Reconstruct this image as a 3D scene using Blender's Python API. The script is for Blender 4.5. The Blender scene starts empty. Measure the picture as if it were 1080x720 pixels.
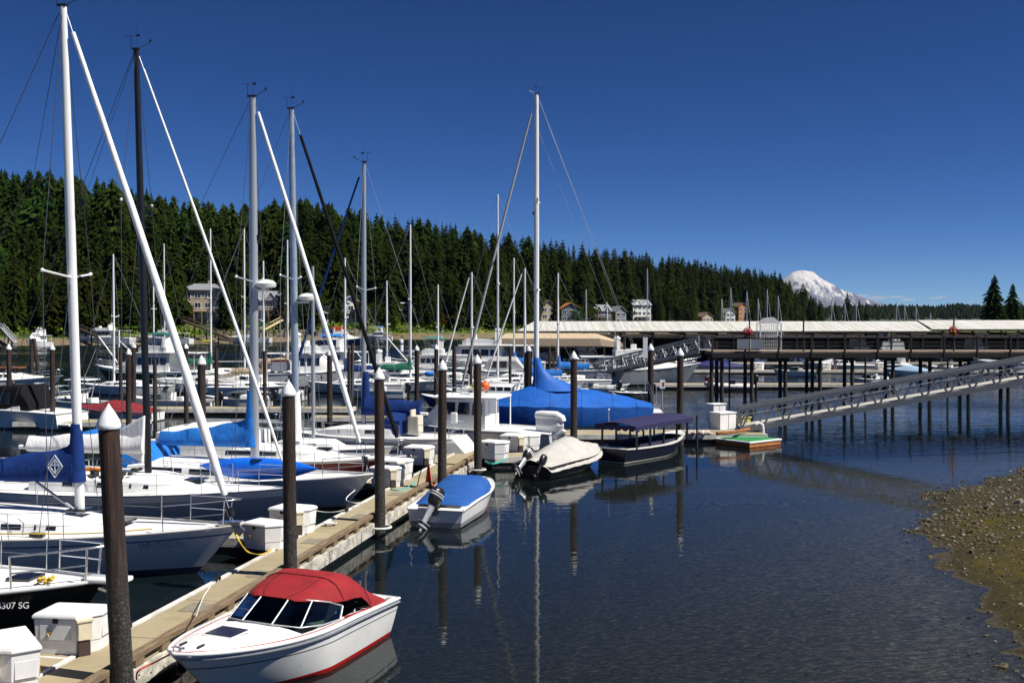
import bpy, bmesh, math, random
from mathutils import Vector, Matrix, noise as mnoise
R = math.radians
rnd = random.Random(7)
sc = bpy.context.scene
COL = sc.collection

# ------------------------------------------------------------------ camera
CAM_H, PITCH = 6.0, math.atan(21 / 1080)
cd = bpy.data.cameras.new('camera'); cam = bpy.data.objects.new('camera', cd); COL.objects.link(cam)
cam.location = (0, 0, CAM_H); cam.rotation_euler = (R(90) - PITCH, 0, 0)
cd.sensor_width = 36; cd.lens = 36.0; cd.clip_start = .1; cd.clip_end = 40000
sc.camera = cam
# ------------------------------------------------------------------ sky and sun
SUN_EL, SUN_AZ = R(53), R(110)          # azimuth clockwise from the view direction (+Y)
W = bpy.data.worlds.new('World'); sc.world = W; W.use_nodes = True
wn = W.node_tree.nodes; wl = W.node_tree.links
bg = wn['Background']
sky = wn.new('ShaderNodeTexSky'); sky.sky_type = 'NISHITA'; sky.sun_disc = False
sky.sun_elevation = SUN_EL; sky.sun_rotation = SUN_AZ
sky.altitude = 2600; sky.air_density = .62; sky.dust_density = .5; sky.ozone_density = 5.0
gm = wn.new('ShaderNodeGamma'); gm.inputs[1].default_value = 1.22
hs = wn.new('ShaderNodeHueSaturation'); hs.inputs['Saturation'].default_value = 1.16; hs.inputs['Value'].default_value = .84; hs.inputs['Hue'].default_value = .505
wl.new(sky.outputs[0], hs.inputs['Color']); wl.new(hs.outputs[0], gm.inputs[0]); wl.new(gm.outputs[0], bg.inputs[0])
bg.inputs[1].default_value = .05
sd = bpy.data.lights.new('sun', 'SUN'); sun = bpy.data.objects.new('sun', sd); COL.objects.link(sun)
sd.energy = 5.0; sd.angle = R(.5); sd.color = (1, .955, .88)
sdir = Vector((math.sin(SUN_AZ) * math.cos(SUN_EL), math.cos(SUN_AZ) * math.cos(SUN_EL), math.sin(SUN_EL)))
sun.rotation_euler = sdir.to_track_quat('Z', 'Y').to_euler()
vs = sc.view_settings
vs.view_transform = 'Standard'; vs.look = 'None'; vs.exposure = .48; vs.gamma = 1; vs.use_curve_mapping = False
sc.cycles.max_bounces = 8; sc.cycles.transparent_max_bounces = 24; sc.cycles.glossy_bounces = 4
sc.cycles.diffuse_bounces = 2; sc.cycles.transmission_bounces = 4; sc.cycles.volume_bounces = 0
sc.cycles.caustics_reflective = False; sc.cycles.caustics_refractive = False
sc.cycles.use_denoising = True

# ------------------------------------------------------------------ layout helpers: image ray -> place in the world
def ray(px, py):
    cx, cy = (px - 540) / 1080, (360 - py) / 1080
    c, s = math.cos(PITCH), math.sin(PITCH)
    return Vector((cx, c + cy * s, -s + cy * c))
def on(px, py, z=0.0):
    d = ray(px, py); t = (z - CAM_H) / d.z
    return Vector((0, 0, CAM_H)) + d * t
def at(px, py, Y):
    d = ray(px, py); return Vector((0, 0, CAM_H)) + d * (Y / d.y)

# ------------------------------------------------------------------ materials
MATS = {}
def M(name, col, rough=.5, metal=0.0, var=.12, scale=4.0, bump=0.0, bscale=40.0, coat=0.0, stretch=(1, 1, 1), spec=.5, col2=None, detail=6):
    if name in MATS: return MATS[name]
    m = bpy.data.materials.new(name); m.use_nodes = True
    n, l = m.node_tree.nodes, m.node_tree.links
    b = n['Principled BSDF']
    b.inputs['Roughness'].default_value = rough; b.inputs['Metallic'].default_value = metal
    b.inputs['Specular IOR Level'].default_value = spec
    if coat: b.inputs['Coat Weight'].default_value = coat; b.inputs['Coat Roughness'].default_value = .08
    tc = n.new('ShaderNodeTexCoord'); mp = n.new('ShaderNodeMapping'); mp.inputs['Scale'].default_value = stretch
    l.new(tc.outputs['Object'], mp.inputs[0])
    nz = n.new('ShaderNodeTexNoise'); nz.inputs['Scale'].default_value = scale; nz.inputs['Detail'].default_value = detail
    nz.inputs['Roughness'].default_value = .62
    l.new(mp.outputs[0], nz.inputs[0])
    cr = n.new('ShaderNodeValToRGB')
    a = [max(0, c * (1 - var)) for c in col]; z = [min(1, c * (1 + var)) for c in (col2 or col)]
    cr.color_ramp.elements[0].position = .32; cr.color_ramp.elements[1].position = .68
    cr.color_ramp.elements[0].color = (*a, 1); cr.color_ramp.elements[1].color = (*z, 1)
    l.new(nz.outputs[0], cr.inputs[0]); l.new(cr.outputs[0], b.inputs['Base Color'])
    if bump:
        n2 = n.new('ShaderNodeTexNoise'); n2.inputs['Scale'].default_value = bscale; n2.inputs['Detail'].default_value = 5
        l.new(mp.outputs[0], n2.inputs[0])
        bp = n.new('ShaderNodeBump'); bp.inputs['Strength'].default_value = bump; bp.inputs['Distance'].default_value = .05
        l.new(n2.outputs[0], bp.inputs['Height']); l.new(bp.outputs[0], b.inputs['Normal'])
    MATS[name] = m
    return m
gel = lambda: M('white_gelcoat', (.79, .79, .765), .22, var=.07, scale=1.6, coat=.3)
geld = lambda: M('white_deck', (.78, .78, .76), .42, var=.06, scale=3, bump=.05, bscale=120)
greyhull = lambda: M('grey_hull', (.42, .45, .49), .25, var=.07, scale=1.5, coat=.3)
navy = lambda: M('navy_canvas', (.008, .032, .155), .85, var=.25, scale=3, bump=.35, bscale=7, spec=.2)
royal = lambda: M('royal_blue_canvas', (.006, .15, .52), .8, var=.25, scale=2.5, bump=.4, bscale=6)
tarpblue = lambda: M('blue_tarp', (.003, .095, .42), .62, var=.18, scale=1.6, bump=.55, bscale=2.2)
black = lambda: M('black_paint', (.010, .010, .011), .35, var=.3)
blackcanvas = lambda: M('black_canvas', (.009, .009, .010), .9, var=.3, bump=.3, bscale=8, spec=.12)
alum = lambda: M('mast_aluminium', (.46, .475, .49), .38, metal=.5, var=.08, scale=2, stretch=(1, 1, .2))
whitemast = lambda: M('white_mast_paint', (.78, .78, .77), .35, var=.06, scale=2, stretch=(1, 1, .2))
steel = lambda: M('stainless_tube', (.72, .72, .73), .22, metal=.9, var=.05)
wire = lambda: M('rigging_wire', (.30, .31, .33), .4, metal=.5, var=.05)
dwire = lambda: M('dark_rigging_wire', (.06, .065, .08), .5, metal=.2, var=.05)
glass = lambda: M('dark_window_glass', (.012, .016, .022), .06, var=.2, spec=.8)
sailcloth = lambda: M('white_sailcloth', (.80, .80, .79), .7, var=.06, scale=2, bump=.35, bscale=9, stretch=(1, 1, .35))
rope = lambda: M('white_rope', (.65, .63, .58), .8, var=.15, scale=40)
redp = lambda: M('red_paint', (.42, .012, .012), .3, var=.1)
woodt = lambda: M('weathered_timber', (.19, .135, .08), .85, var=.45, scale=6, bump=.4, bscale=30, stretch=(3, .35, 3))
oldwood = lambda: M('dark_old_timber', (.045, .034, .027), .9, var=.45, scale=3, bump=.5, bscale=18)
teak = lambda: M('varnished_wood', (.22, .085, .03), .35, var=.3, scale=8)
rubber = lambda: M('black_rubber', (.015, .015, .015), .7, var=.3)
cream = lambda: M('cream_plastic', (.62, .56, .40), .5, var=.08)
boxw = lambda: M('white_dock_box', (.76, .76, .75), .5, var=.06, scale=3, bump=.08, bscale=60)
greenc = lambda: M('green_canvas', (.005, .12, .07), .85, var=.25, scale=3, bump=.4, bscale=7)
tanc = lambda: M('tan_canvas', (.46, .36, .24), .85, var=.15, scale=3, bump=.4, bscale=7)

# ------------------------------------------------------------------ mesh builder
class MB:
    def __init__(s): s.v = []; s.f = []; s.mi = []
    def add(s, vs, fs, mi=0):
        o = len(s.v); s.v += [Vector(p) for p in vs]
        for f in fs: s.f.append(tuple(i + o for i in f)); s.mi.append(mi)
        return s
    def box(s, c, d, mi=0, rz=0, taper=(1, 1)):
        x, y, z = d[0] / 2, d[1] / 2, d[2] / 2
        ps = [(-x, -y, -z), (x, -y, -z), (x, y, -z), (-x, y, -z)] + [(a * x * taper[0], b * y * taper[1], z) for a, b in ((-1, -1), (1, -1), (1, 1), (-1, 1))]
        cz, sz = math.cos(rz), math.sin(rz)
        ps = [(c[0] + p[0] * cz - p[1] * sz, c[1] + p[0] * sz + p[1] * cz, c[2] + p[2]) for p in ps]
        return s.add(ps, [(0, 3, 2, 1), (4, 5, 6, 7), (0, 1, 5, 4), (1, 2, 6, 5), (2, 3, 7, 6), (3, 0, 4, 7)], mi)
    def bar(s, a, b, w, h, mi=0, up=(0, 0, 1)):
        a, b = Vector(a), Vector(b); d = (b - a).normalized(); upv = Vector(up)
        if abs(d.dot(upv)) > .99: upv = Vector((0, 1, 0))
        x = d.cross(upv).normalized() * w / 2; y = x.cross(d).normalized() * h / 2
        ps = [p + i * x + j * y for p in (a, b) for i, j in ((-1, -1), (1, -1), (1, 1), (-1, 1))]
        return s.add(ps, [(0, 1, 2, 3), (7, 6, 5, 4), (1, 0, 4, 5), (2, 1, 5, 6), (3, 2, 6, 7), (0, 3, 7, 4)], mi)
    def tube(s, pts, r, n=8, mi=0, cap=True, squash=1.0):
        pts = [Vector(p) for p in pts]; rs = r if isinstance(r, (list, tuple)) else [r] * len(pts)
        rings = []; prev = None
        for i, p in enumerate(pts):
            d = (pts[min(i + 1, len(pts) - 1)] - pts[max(i - 1, 0)])
            d = d.normalized() if d.length > 1e-9 else Vector((0, 0, 1))
            if prev is None:
                u = Vector((0, 1, 0)) if abs(d.y) < .9 else Vector((1, 0, 0))
            else: u = prev
            x = (u - d * u.dot(d)).normalized(); prev = x; y = d.cross(x)
            rings.append([p + x * math.cos(2 * math.pi * k / n) * rs[i] + y * math.sin(2 * math.pi * k / n) * rs[i] * squash for k in range(n)])
        return s.loft(rings, mi, cap)
    def loft(s, rings, mi=0, cap=True, closed=True):
        n = len(rings[0]); vs = [p for r in rings for p in r]; fs = []
        for i in range(len(rings) - 1):
            for k in range(n if closed else n - 1):
                a, b = i * n + k, i * n + (k + 1) % n
                fs.append((a, b, b + n, a + n))
        if cap and closed:
            fs.append(tuple(reversed(range(n)))); fs.append(tuple((len(rings) - 1) * n + k for k in range(n)))
        return s.add(vs, fs, mi)
    def lathe(s, c, prof, n=16, mi=0):
        c = Vector(c)
        return s.loft([[c + Vector((r * math.cos(2 * math.pi * k / n), r * math.sin(2 * math.pi * k / n), z)) for k in range(n)] for r, z in prof], mi)
    def ball(s, c, r, n=10, m=7, mi=0):
        r = r if isinstance(r, (tuple, list)) else (r, r, r); c = Vector(c)
        rings = []
        for i in range(m + 1):
            t = math.pi * (.02 + .96 * i / m) - math.pi / 2
            rings.append([c + Vector((r[0] * math.cos(t) * math.cos(2 * math.pi * k / n), r[1] * math.cos(t) * math.sin(2 * math.pi * k / n), r[2] * math.sin(t))) for k in range(n)])
        return s.loft(rings, mi)
    def prism(s, poly, a, b, axis='y', mi=0):
        f = {'y': lambda p, t: (p[0], t, p[1]), 'x': lambda p, t: (t, p[0], p[1]), 'z': lambda p, t: (p[0], p[1], t)}[axis]
        return s.loft([[Vector(f(p, a)) for p in poly], [Vector(f(p, b)) for p in poly]], mi)
    def sheet(s, rows, th=.012, mi=0):
        """grid of points given a real thickness downward"""
        m = len(rows[0]); nrow = len(rows)
        top = [Vector(p) for r in rows for p in r]; N = len(top)
        bot = [p - Vector((0, 0, th)) for p in top]; fs = []
        for i in range(nrow - 1):
            for k in range(m - 1):
                a = i * m + k; fs.append((a, a + 1, a + m + 1, a + m)); fs.append((a + m + N, a + m + 1 + N, a + 1 + N, a + N))
        for i in range(nrow - 1):
            for k, sg in ((0, 1), (m - 1, -1)):
                a = i * m + k; b = a + m; q = (a, b, b + N, a + N); fs.append(q if sg > 0 else tuple(reversed(q)))
        for k in range(m - 1):
            for i, sg in ((0, -1), (nrow - 1, 1)):
                a = i * m + k; b = a + 1; q = (a, b, b + N, a + N); fs.append(q if sg > 0 else tuple(reversed(q)))
        return s.add(top + bot, fs, mi)
    def build(s, name, mats, parent=None, smooth=35, bevel=0, seg=2, fix=True):
        me = bpy.data.meshes.new(name); me.from_pydata(s.v, [], s.f)
        mats = mats if isinstance(mats, (list, tuple)) else [mats]
        for m in mats: me.materials.append(m)
        if len(mats) > 1: me.polygons.foreach_set('material_index', s.mi)
        if fix or bevel:
            bm = bmesh.new(); bm.from_mesh(me)
            if bevel:
                bmesh.ops.remove_doubles(bm, verts=bm.verts, dist=1e-5)
                es = [e for e in bm.edges if len(e.link_faces) == 2 and e.calc_face_angle(0) > R(30)]
                bmesh.ops.bevel(bm, geom=es, offset=bevel, segments=seg, affect='EDGES', profile=.6, clamp_overlap=True)
            bmesh.ops.recalc_face_normals(bm, faces=bm.faces); bm.to_mesh(me); bm.free()
        if smooth:
            me.polygons.foreach_set('use_smooth', [True] * len(me.polygons)); me.set_sharp_from_angle(angle=R(smooth))
        o = bpy.data.objects.new(name, me); COL.objects.link(o)
        if parent is not None: o.parent = parent
        return o

def tag(o, label=None, cat=None, group=None, kind=None):
    if label: o['label'] = label
    if cat: o['category'] = cat
    if group: o['group'] = group
    if kind: o['kind'] = kind
    return o
def thing(name, label, cat, loc=(0, 0, 0), rz=0.0, group=None, tilt=(0, 0)):
    o = bpy.data.objects.new(name, None); COL.objects.link(o); o.empty_display_size = .3
    o.location = loc; o.rotation_euler = (tilt[0], tilt[1], rz)
    return tag(o, label, cat, group)
KIDS = {}
def copy_tree(o, parent=None):
    c = o.copy(); COL.objects.link(c)
    if parent is not None: c.parent = parent
    for ch in list(o.children): copy_tree(ch, c)
    return c
def dup(o, loc, rz=0, label=None, group=None, scale=None):
    c = copy_tree(o); c.location = loc; c.rotation_euler[2] = rz
    if label: c['label'] = label
    if group: c['group'] = group
    if scale: c.scale = (scale,) * 3 if not isinstance(scale, tuple) else scale
    return c
def text(name, body, size, loc, rot, m, parent, depth=.003):
    cu = bpy.data.curves.new(name, 'FONT'); cu.body = body; cu.size = size; cu.extrude = depth; cu.align_x = 'CENTER'; cu.align_y = 'CENTER'
    t_ = bpy.data.objects.new(name, cu); COL.objects.link(t_); bpy.context.view_layer.update()
    me = bpy.data.meshes.new_from_object(t_.evaluated_get(bpy.context.evaluated_depsgraph_get())); bpy.data.objects.remove(t_); me.materials.clear(); me.materials.append(m)
    o = bpy.data.objects.new(name, me); COL.objects.link(o); o.location = loc; o.rotation_euler = rot
    if parent: o.parent = parent
    return o
ORD = 'zeroth first second third fourth fifth sixth seventh eighth ninth tenth eleventh twelfth thirteenth fourteenth fifteenth sixteenth seventeenth eighteenth nineteenth twentieth'.split()
def lerp(a, b, t): return a + (b - a) * t
def interp(tab, x):
    if x <= tab[0][0]: return tab[0][1]
    for (x0, y0), (x1, y1) in zip(tab, tab[1:]):
        if x <= x1: return lerp(y0, y1, (x - x0) / (x1 - x0))
    return tab[-1][1]
# ================================================================== setting: sea bed, water, shores, hills, mountain
def node_mat(name):
    m = bpy.data.materials.new(name); m.use_nodes = True
    return m, m.node_tree.nodes, m.node_tree.links
def ramp(n, l, src, stops):
    c = n.new('ShaderNodeValToRGB'); e = c.color_ramp.elements
    while len(e) < len(stops): e.new(.5)
    for k, (p, col) in enumerate(stops): e[k].position = p; e[k].color = (*col, 1)
    l.new(src, c.inputs[0]); return c.outputs[0]
def noise_tex(n, l, vec, scale, detail=6, rough=.6, stretch=None):
    if stretch:
        mp = n.new('ShaderNodeMapping'); mp.inputs['Scale'].default_value = stretch; l.new(vec, mp.inputs[0]); vec = mp.outputs[0]
    t = n.new('ShaderNodeTexNoise'); t.inputs['Scale'].default_value = scale; t.inputs['Detail'].default_value = detail; t.inputs['Roughness'].default_value = rough
    l.new(vec, t.inputs[0]); return t.outputs[0]
def mixc(n, l, fac, a, b, mode='MIX'):
    x = n.new('ShaderNodeMix'); x.data_type = 'RGBA'; x.blend_type = mode
    if isinstance(fac, (int, float)): x.inputs[0].default_value = fac
    else: l.new(fac, x.inputs[0])
    for i, q in ((6, a), (7, b)):
        if isinstance(q, tuple): x.inputs[i].default_value = (*q, 1)
        else: l.new(q, x.inputs[i])
    return x.outputs[2]
def sep_z(n, l, vec, axis=2):
    s = n.new('ShaderNodeSeparateXYZ'); l.new(vec, s.inputs[0]); return s.outputs[axis]
def mrange(n, l, v, a, b, c=0., d=1.):
    r = n.new('ShaderNodeMapRange'); r.inputs[1].default_value = a; r.inputs[2].default_value = b; r.inputs[3].default_value = c; r.inputs[4].default_value = d
    l.new(v, r.inputs[0]); return r.outputs[0]

# --- near beach: shoreline X as a function of Y
SH = [(-40, 3.5), (0, 6.2), (10, 7.5), (17.5, 8.85), (20.2, 9.4), (23, 10.0), (25.8, 10.7), (29, 11.6), (31.5, 12.7), (34.8, 14.5), (38, 17.3), (42.4, 21.6), (47, 28), (53, 40), (60, 60), (70, 95)]
def shore_z(x, y):
    s = x - interp(SH, y) + 1.1 * mnoise.noise((x * .35, y * .35, 1.7)) + .35 * mnoise.noise((x * 1.1, y * 1.1, 4.1))
    if y > 36: s *= .6
    z = .125 * s if s > 0 else .075 * s
    if z < -1.2: z = -1.2 + (z + 1.2) * 1.6
    z = max(z, -3.6)
    return min(z, 3.2) + (.05 * mnoise.noise((x * 1.6, y * 1.6, 9)) + .025 * mnoise.noise((x * 5, y * 5, 3))) * (1 if z > -1.5 else .2)
def grid_mesh(xs, ys, zf):
    vs = [(x, y, zf(x, y)) for y in ys for x in xs]; m = len(xs)
    fs = [(j * m + i, j * m + i + 1, (j + 1) * m + i + 1, (j + 1) * m + i) for j in range(len(ys) - 1) for i in range(m - 1)]
    return vs, fs
def lines(a, b, step): 
    k = max(1, round((b - a) / step)); return [a + (b - a) * i / k for i in range(k + 1)]
xs = [-6000, -2000, -600, -200, -80] + lines(-30, -6, 4) + lines(-5, 27, .4) + lines(28, 60, 2) + [80, 130, 250, 600, 2000, 8000]
ys = [-60] + lines(-10, 8, 3) + lines(8.5, 48, .4) + lines(49, 72, 1.5) + [90, 150, 400, 1000, 3000, 9000]
vs_, fs_ = grid_mesh(xs, ys, lambda x, y: shore_z(x, y) if -60 <= x <= 130 and y < 73 else -3.6 if not (x > 130 and y < 73) else 3.0)
m, n, l = node_mat('beach_and_seabed')
b = n['Principled BSDF']; tc = n.new('ShaderNodeTexCoord'); P = tc.outputs['Object']
n1 = noise_tex(n, l, P, .55, 5); n2 = noise_tex(n, l, P, 3.5, 8, .7); n3 = noise_tex(n, l, P, 15, 7, .75)
gravel = ramp(n, l, n3, [(.34, (.013, .011, .008)), (.52, (.047, .039, .024)), (.72, (.145, .128, .095))])
algae = ramp(n, l, n2, [(.30, (.019, .015, .003)), (.5, (.066, .049, .004)), (.72, (.118, .094, .010))])
zz = sep_z(n, l, P); yy = sep_z(n, l, P, 1)
nearf = mrange(n, l, yy, 36, 27)            # weed grows on the low flat part of the beach
nmix = n.new('ShaderNodeMath'); nmix.operation = 'ADD'; l.new(nearf, nmix.inputs[0]); l.new(mrange(n, l, n1, .35, .65, -.5, .5), nmix.inputs[1])
cl = n.new('ShaderNodeClamp'); l.new(nmix.outputs[0], cl.inputs[0])
patch = n.new('ShaderNodeMath'); patch.operation = 'MULTIPLY'; l.new(cl.outputs[0], patch.inputs[0]); l.new(mrange(n, l, n3, .60, .50), patch.inputs[1])
dry0 = mixc(n, l, patch.outputs[0], gravel, algae); dry = mixc(n, l, mrange(n, l, zz, .16, .03), dry0, mixc(n, l, .62, dry0, (.022, .019, .012)))
n4 = noise_tex(n, l, P, 6, 8, .75, (1, 2.2, 1)); bed = ramp(n, l, n4, [(.36, (.035, .031, .025)), (.52, (.105, .095, .078)), (.66, (.30, .275, .235))])
col = mixc(n, l, mrange(n, l, zz, -.05, .03), bed, dry)
b.inputs['Specular IOR Level'].default_value = .12
l.new(col, b.inputs['Base Color']); b.inputs['Roughness'].default_value = .8
bp = n.new('ShaderNodeBump'); bp.inputs['Strength'].default_value = .8; bp.inputs['Distance'].default_value = .06
l.new(n3, bp.inputs['Height']); l.new(bp.outputs[0], b.inputs['Normal'])
g = MB().add(vs_, fs_).build('seabed_and_beach_ground', m, smooth=80, fix=False); tag(g, 'pebble and weed covered tidal beach sloping under the water', 'beach', kind='structure')

# --- water
m, n, l = node_mat('harbour_water')
n.remove(n['Principled BSDF'])
tc = n.new('ShaderNodeTexCoord'); P = tc.outputs['Object']
yy = sep_z(n, l, P, 1)
w1 = noise_tex(n, l, P, 1.0, 3, .5, (.9, 2.6, 1)); w2 = noise_tex(n, l, P, 1.0, 2, .5, (.28, .75, 1)); w3 = noise_tex(n, l, P, 1.0, 3, .6, (.05, .12, 1))
gust = mrange(n, l, w3, .42, .62, .35, 1.0)
far0 = mrange(n, l, yy, 45, 105, .11, 1.0); far_ = n.new('ShaderNodeMath'); far_.operation = 'MULTIPLY'; l.new(far0, far_.inputs[0]); far_.inputs[1].default_value = 1.0; far = far_.outputs[0]
amp = n.new('ShaderNodeMath'); amp.operation = 'MULTIPLY'; l.new(gust, amp.inputs[0]); l.new(far, amp.inputs[1])
add = n.new('ShaderNodeMath'); add.operation = 'ADD'; l.new(w1, add.inputs[0]); l.new(w2, add.inputs[1])
bp = n.new('ShaderNodeBump'); bp.inputs['Distance'].default_value = .085; l.new(add.outputs[0], bp.inputs['Height']); l.new(amp.outputs[0], bp.inputs['Strength'])
fr = n.new('ShaderNodeFresnel'); fr.inputs[0].default_value = 1.333; l.new(bp.outputs[0], fr.inputs['Normal'])
gl = n.new('ShaderNodeBsdfGlossy'); gl.inputs['Roughness'].default_value = .012; l.new(bp.outputs[0], gl.inputs['Normal'])
tr = n.new('ShaderNodeBsdfTransparent'); tr.inputs[0].default_value = (.70, .74, .72, 1)
df = n.new('ShaderNodeBsdfDiffuse'); df.inputs[0].default_value = (.0055, .0105, .0115, 1)
at_ = n.new('ShaderNodeAttribute'); at_.attribute_name = 'turbid'
mx = n.new('ShaderNodeMixShader'); l.new(at_.outputs['Fac'], mx.inputs[0]); l.new(tr.outputs[0], mx.inputs[1]); l.new(df.outputs[0], mx.inputs[2])
m2 = n.new('ShaderNodeMixShader'); l.new(fr.outputs[0], m2.inputs[0]); l.new(mx.outputs[0], m2.inputs[1]); l.new(gl.outputs[0], m2.inputs[2])
l.new(m2.outputs[0], n['Material Output'].inputs[0])
import numpy as np
vs_, fs_ = grid_mesh(xs, ys, lambda x, y: 0.0)
PX0, PX1, PY0, PY1 = -200, 60, 90, 400            # wind-ruffled outer harbour: real little waves
fs_ = [f for f in fs_ if not (PX0 <= vs_[f[0]][0] and vs_[f[2]][0] <= PX1 and PY0 <= vs_[f[0]][1] and vs_[f[2]][1] <= PY1)]
def turbid(x, y):
    if x < -60 or x > 130 or y > 73: return 1.0
    d = max(0, -shore_z(x, y)); return min(1, 1 - math.exp(-d * 1.05))
tv = [turbid(p[0], p[1]) for p in vs_]
nx, ny = 401, 960
gx = np.linspace(PX0, PX1, nx); gy = PY0 + (PY1 - PY0) * np.linspace(0, 1, ny) ** 1.25; X_, Y_ = np.meshgrid(gx, gy); Z_ = np.zeros_like(X_); rw = random.Random(12)
for k in range(26):
    lam = .9 * 1.09 ** k * rw.uniform(.9, 1.1); th = rw.gauss(0, .55); kk = 2 * math.pi / lam; Z_ += .0078 * lam * np.sin(kk * (X_ * math.sin(th) + Y_ * math.cos(th)) + rw.uniform(0, 6.28))
pat = .55 + .45 * np.sin(X_ * .045 + 1.3 * np.sin(Y_ * .05)) * np.sin(Y_ * .06 + .8 * np.sin(X_ * .03))
fade = np.clip(np.minimum.reduce([(X_ - PX0) / 8, (PX1 - X_) / 30, (Y_ - PY0) / 45, (PY1 - Y_) / 8]), 0, 1)
Z_ *= fade * pat
N0 = len(vs_); V = np.concatenate([np.array(vs_, dtype=np.float32), np.stack([X_.ravel(), Y_.ravel(), Z_.ravel()], 1).astype(np.float32)])
I, J = np.meshgrid(np.arange(nx - 1), np.arange(ny - 1)); q0 = (J * nx + I).ravel() + N0; Q = np.concatenate([np.array(fs_), np.stack([q0, q0 + 1, q0 + nx + 1, q0 + nx], 1)]).astype(np.int32)
me = bpy.data.meshes.new('water'); me.vertices.add(len(V)); me.vertices.foreach_set('co', V.ravel()); me.loops.add(Q.size); me.loops.foreach_set('vertex_index', Q.ravel())
me.polygons.add(len(Q)); me.polygons.foreach_set('loop_start', np.arange(0, Q.size, 4, dtype=np.int32)); me.materials.append(m); me.update(calc_edges=True); me.polygons.foreach_set('use_smooth', [True] * len(Q))
a = me.attributes.new('turbid', 'FLOAT', 'POINT'); a.data.foreach_set('value', np.concatenate([np.array(tv, dtype=np.float32), np.ones(nx * ny, dtype=np.float32)]))
water = bpy.data.objects.new('water', me); COL.objects.link(water); tag(water, 'calm dark harbour water reflecting the sky and boats', 'water', kind='structure')

# --- loose stones on the beach (nobody could count them)
def stones():
    mb = MB(); rs = random.Random(3)
    for k in range(20000):
        y = 11 + 33 * rs.random() ** 1.25; s = rs.random() ** 1.5 * (9 if y < 32 else 16) - 1.1; x = interp(SH, y) + s
        z = shore_z(x, y)
        if z < -.04 or (z < .02 and rs.random() < .6): continue
        r = .014 + .042 * rs.random() ** 3 + (.08 if rs.random() < .004 else 0)
        if y > 27: r *= 1.4
        elif rs.random() < .45: continue
        ps = []; sq = .55 + .4 * rs.random(); ph = rs.random() * 6
        for rr, h in ((.8, -.3), (1, .15), (.55, .6)):
            ps += [(x + r * rr * (1 + .35 * rs.uniform(-1, 1)) * math.cos(ph + q * 2 * math.pi / 5), y + r * rr * sq * (1 + .35 * rs.uniform(-1, 1)) * math.sin(ph + q * 2 * math.pi / 5), z + r * h) for q in range(5)]
        fs = [(q, (q + 1) % 5, 5 + (q + 1) % 5, 5 + q) for q in range(5)] + [(5 + q, 5 + (q + 1) % 5, 10 + (q + 1) % 5, 10 + q) for q in range(5)] + [(10, 11, 12, 13, 14)]
        mb.add(ps, fs, 0 if rs.random() < .86 else 1)
    return mb
o = stones().build('beach_pebbles', [M('dark_pebble', (.05, .042, .024), .9, var=.7, scale=9, col2=(.105, .088, .055), spec=.2), M('pale_pebble', (.22, .205, .17), .8, var=.4, scale=9)], smooth=0, fix=False)
tag(o, 'loose grey and brown pebbles scattered over the beach', 'pebbles', kind='stuff')

# --- far wooded shore
SHORE = [(-420, 225), (-260, 235), (-130, 250), (-110, 254), (-75, 283), (-44, 338), (-13, 362), (40, 450), (80, 520), (130, 600), (170, 650), (200, 700), (225, 760)]
SKY = [(-40, 180), (0, 182), (60, 183), (110, 192), (165, 205), (215, 214), (270, 214), (330, 212), (400, 226), (450, 233), (500, 243), (550, 250), (600, 256), (650, 263), (700, 269), (750, 277), (800, 284), (840, 285), (848, 292), (857, 306), (866, 318), (900, 330)]
def endf(x): 
    t = min(1, max(0, (222 - x) / 34)); return t * t * (3 - 2 * t)
def ys_shore(x): return interp(SHORE, x)
RIDGE_T = [(-420, 80), (-120, 85), (-30, 105), (60, 110), (140, 90), (200, 60)]
def ridge_ground(x):
    # ground height behind the first belt of trees, from the tree line seen against the sky less a 27 m tree
    y = ys_shore(x) + interp(RIDGE_T, x); px = 540 + 1080 * x / y
    return max(1.5, CAM_H + (339 - interp(SKY, px)) / 1080 * y - 27.0)
def hill_z(x, t):
    h = ridge_ground(x); T = interp(RIDGE_T, x)
    if t < 0: return t * .15
    if t < 9: z = t * .17
    else:
        z = lerp(1.55, 3.6, min(1, (t - 9) / 10)); 
        if t > 19: 
            q = min(1, (t - 19) / (T - 19)); z = lerp(4.2, max(h, 4.5), q ** 1.25)
        if t > T: z = max(h, 4.5) - (t - T) * .03
    z += (1.2 * mnoise.noise((x * .03, t * .03, 0)) if t > 20 else .15 * mnoise.noise((x * .2, t * .3, 0)))
    return z * endf(x) - .8 * (1 - endf(x))
hx = lines(-420, 235, 6); ht = [-14, -6, 0, 3, 6, 9, 11, 14, 17, 20, 26, 34, 44, 56, 70, 85, 105, 130, 160, 200, 260]
vs_ = [(x, ys_shore(x) + t, hill_z(x, t)) for t in ht for x in hx]; mm = len(hx)
fs_ = [(j * mm + i, j * mm + i + 1, (j + 1) * mm + i + 1, (j + 1) * mm + i) for j in range(len(ht) - 1) for i in range(mm - 1)]
m, n, l = node_mat('far_shore_ground')
b = n['Principled BSDF']; tc = n.new('ShaderNodeTexCoord'); P = tc.outputs['Object']; zz = sep_z(n, l, P)
g1 = noise_tex(n, l, P, .12, 6, .65); g2 = noise_tex(n, l, P, 1.2, 5)
veg = ramp(n, l, g1, [(.3, (.018, .030, .006)), (.5, (.07, .10, .014)), (.7, (.17, .17, .025))])
bea = ramp(n, l, g2, [(.3, (.085, .062, .032)), (.7, (.21, .16, .09))])
l.new(mixc(n, l, mrange(n, l, zz, 1.45, 1.9), bea, veg), b.inputs['Base Color']); b.inputs['Roughness'].default_value = .9
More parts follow.
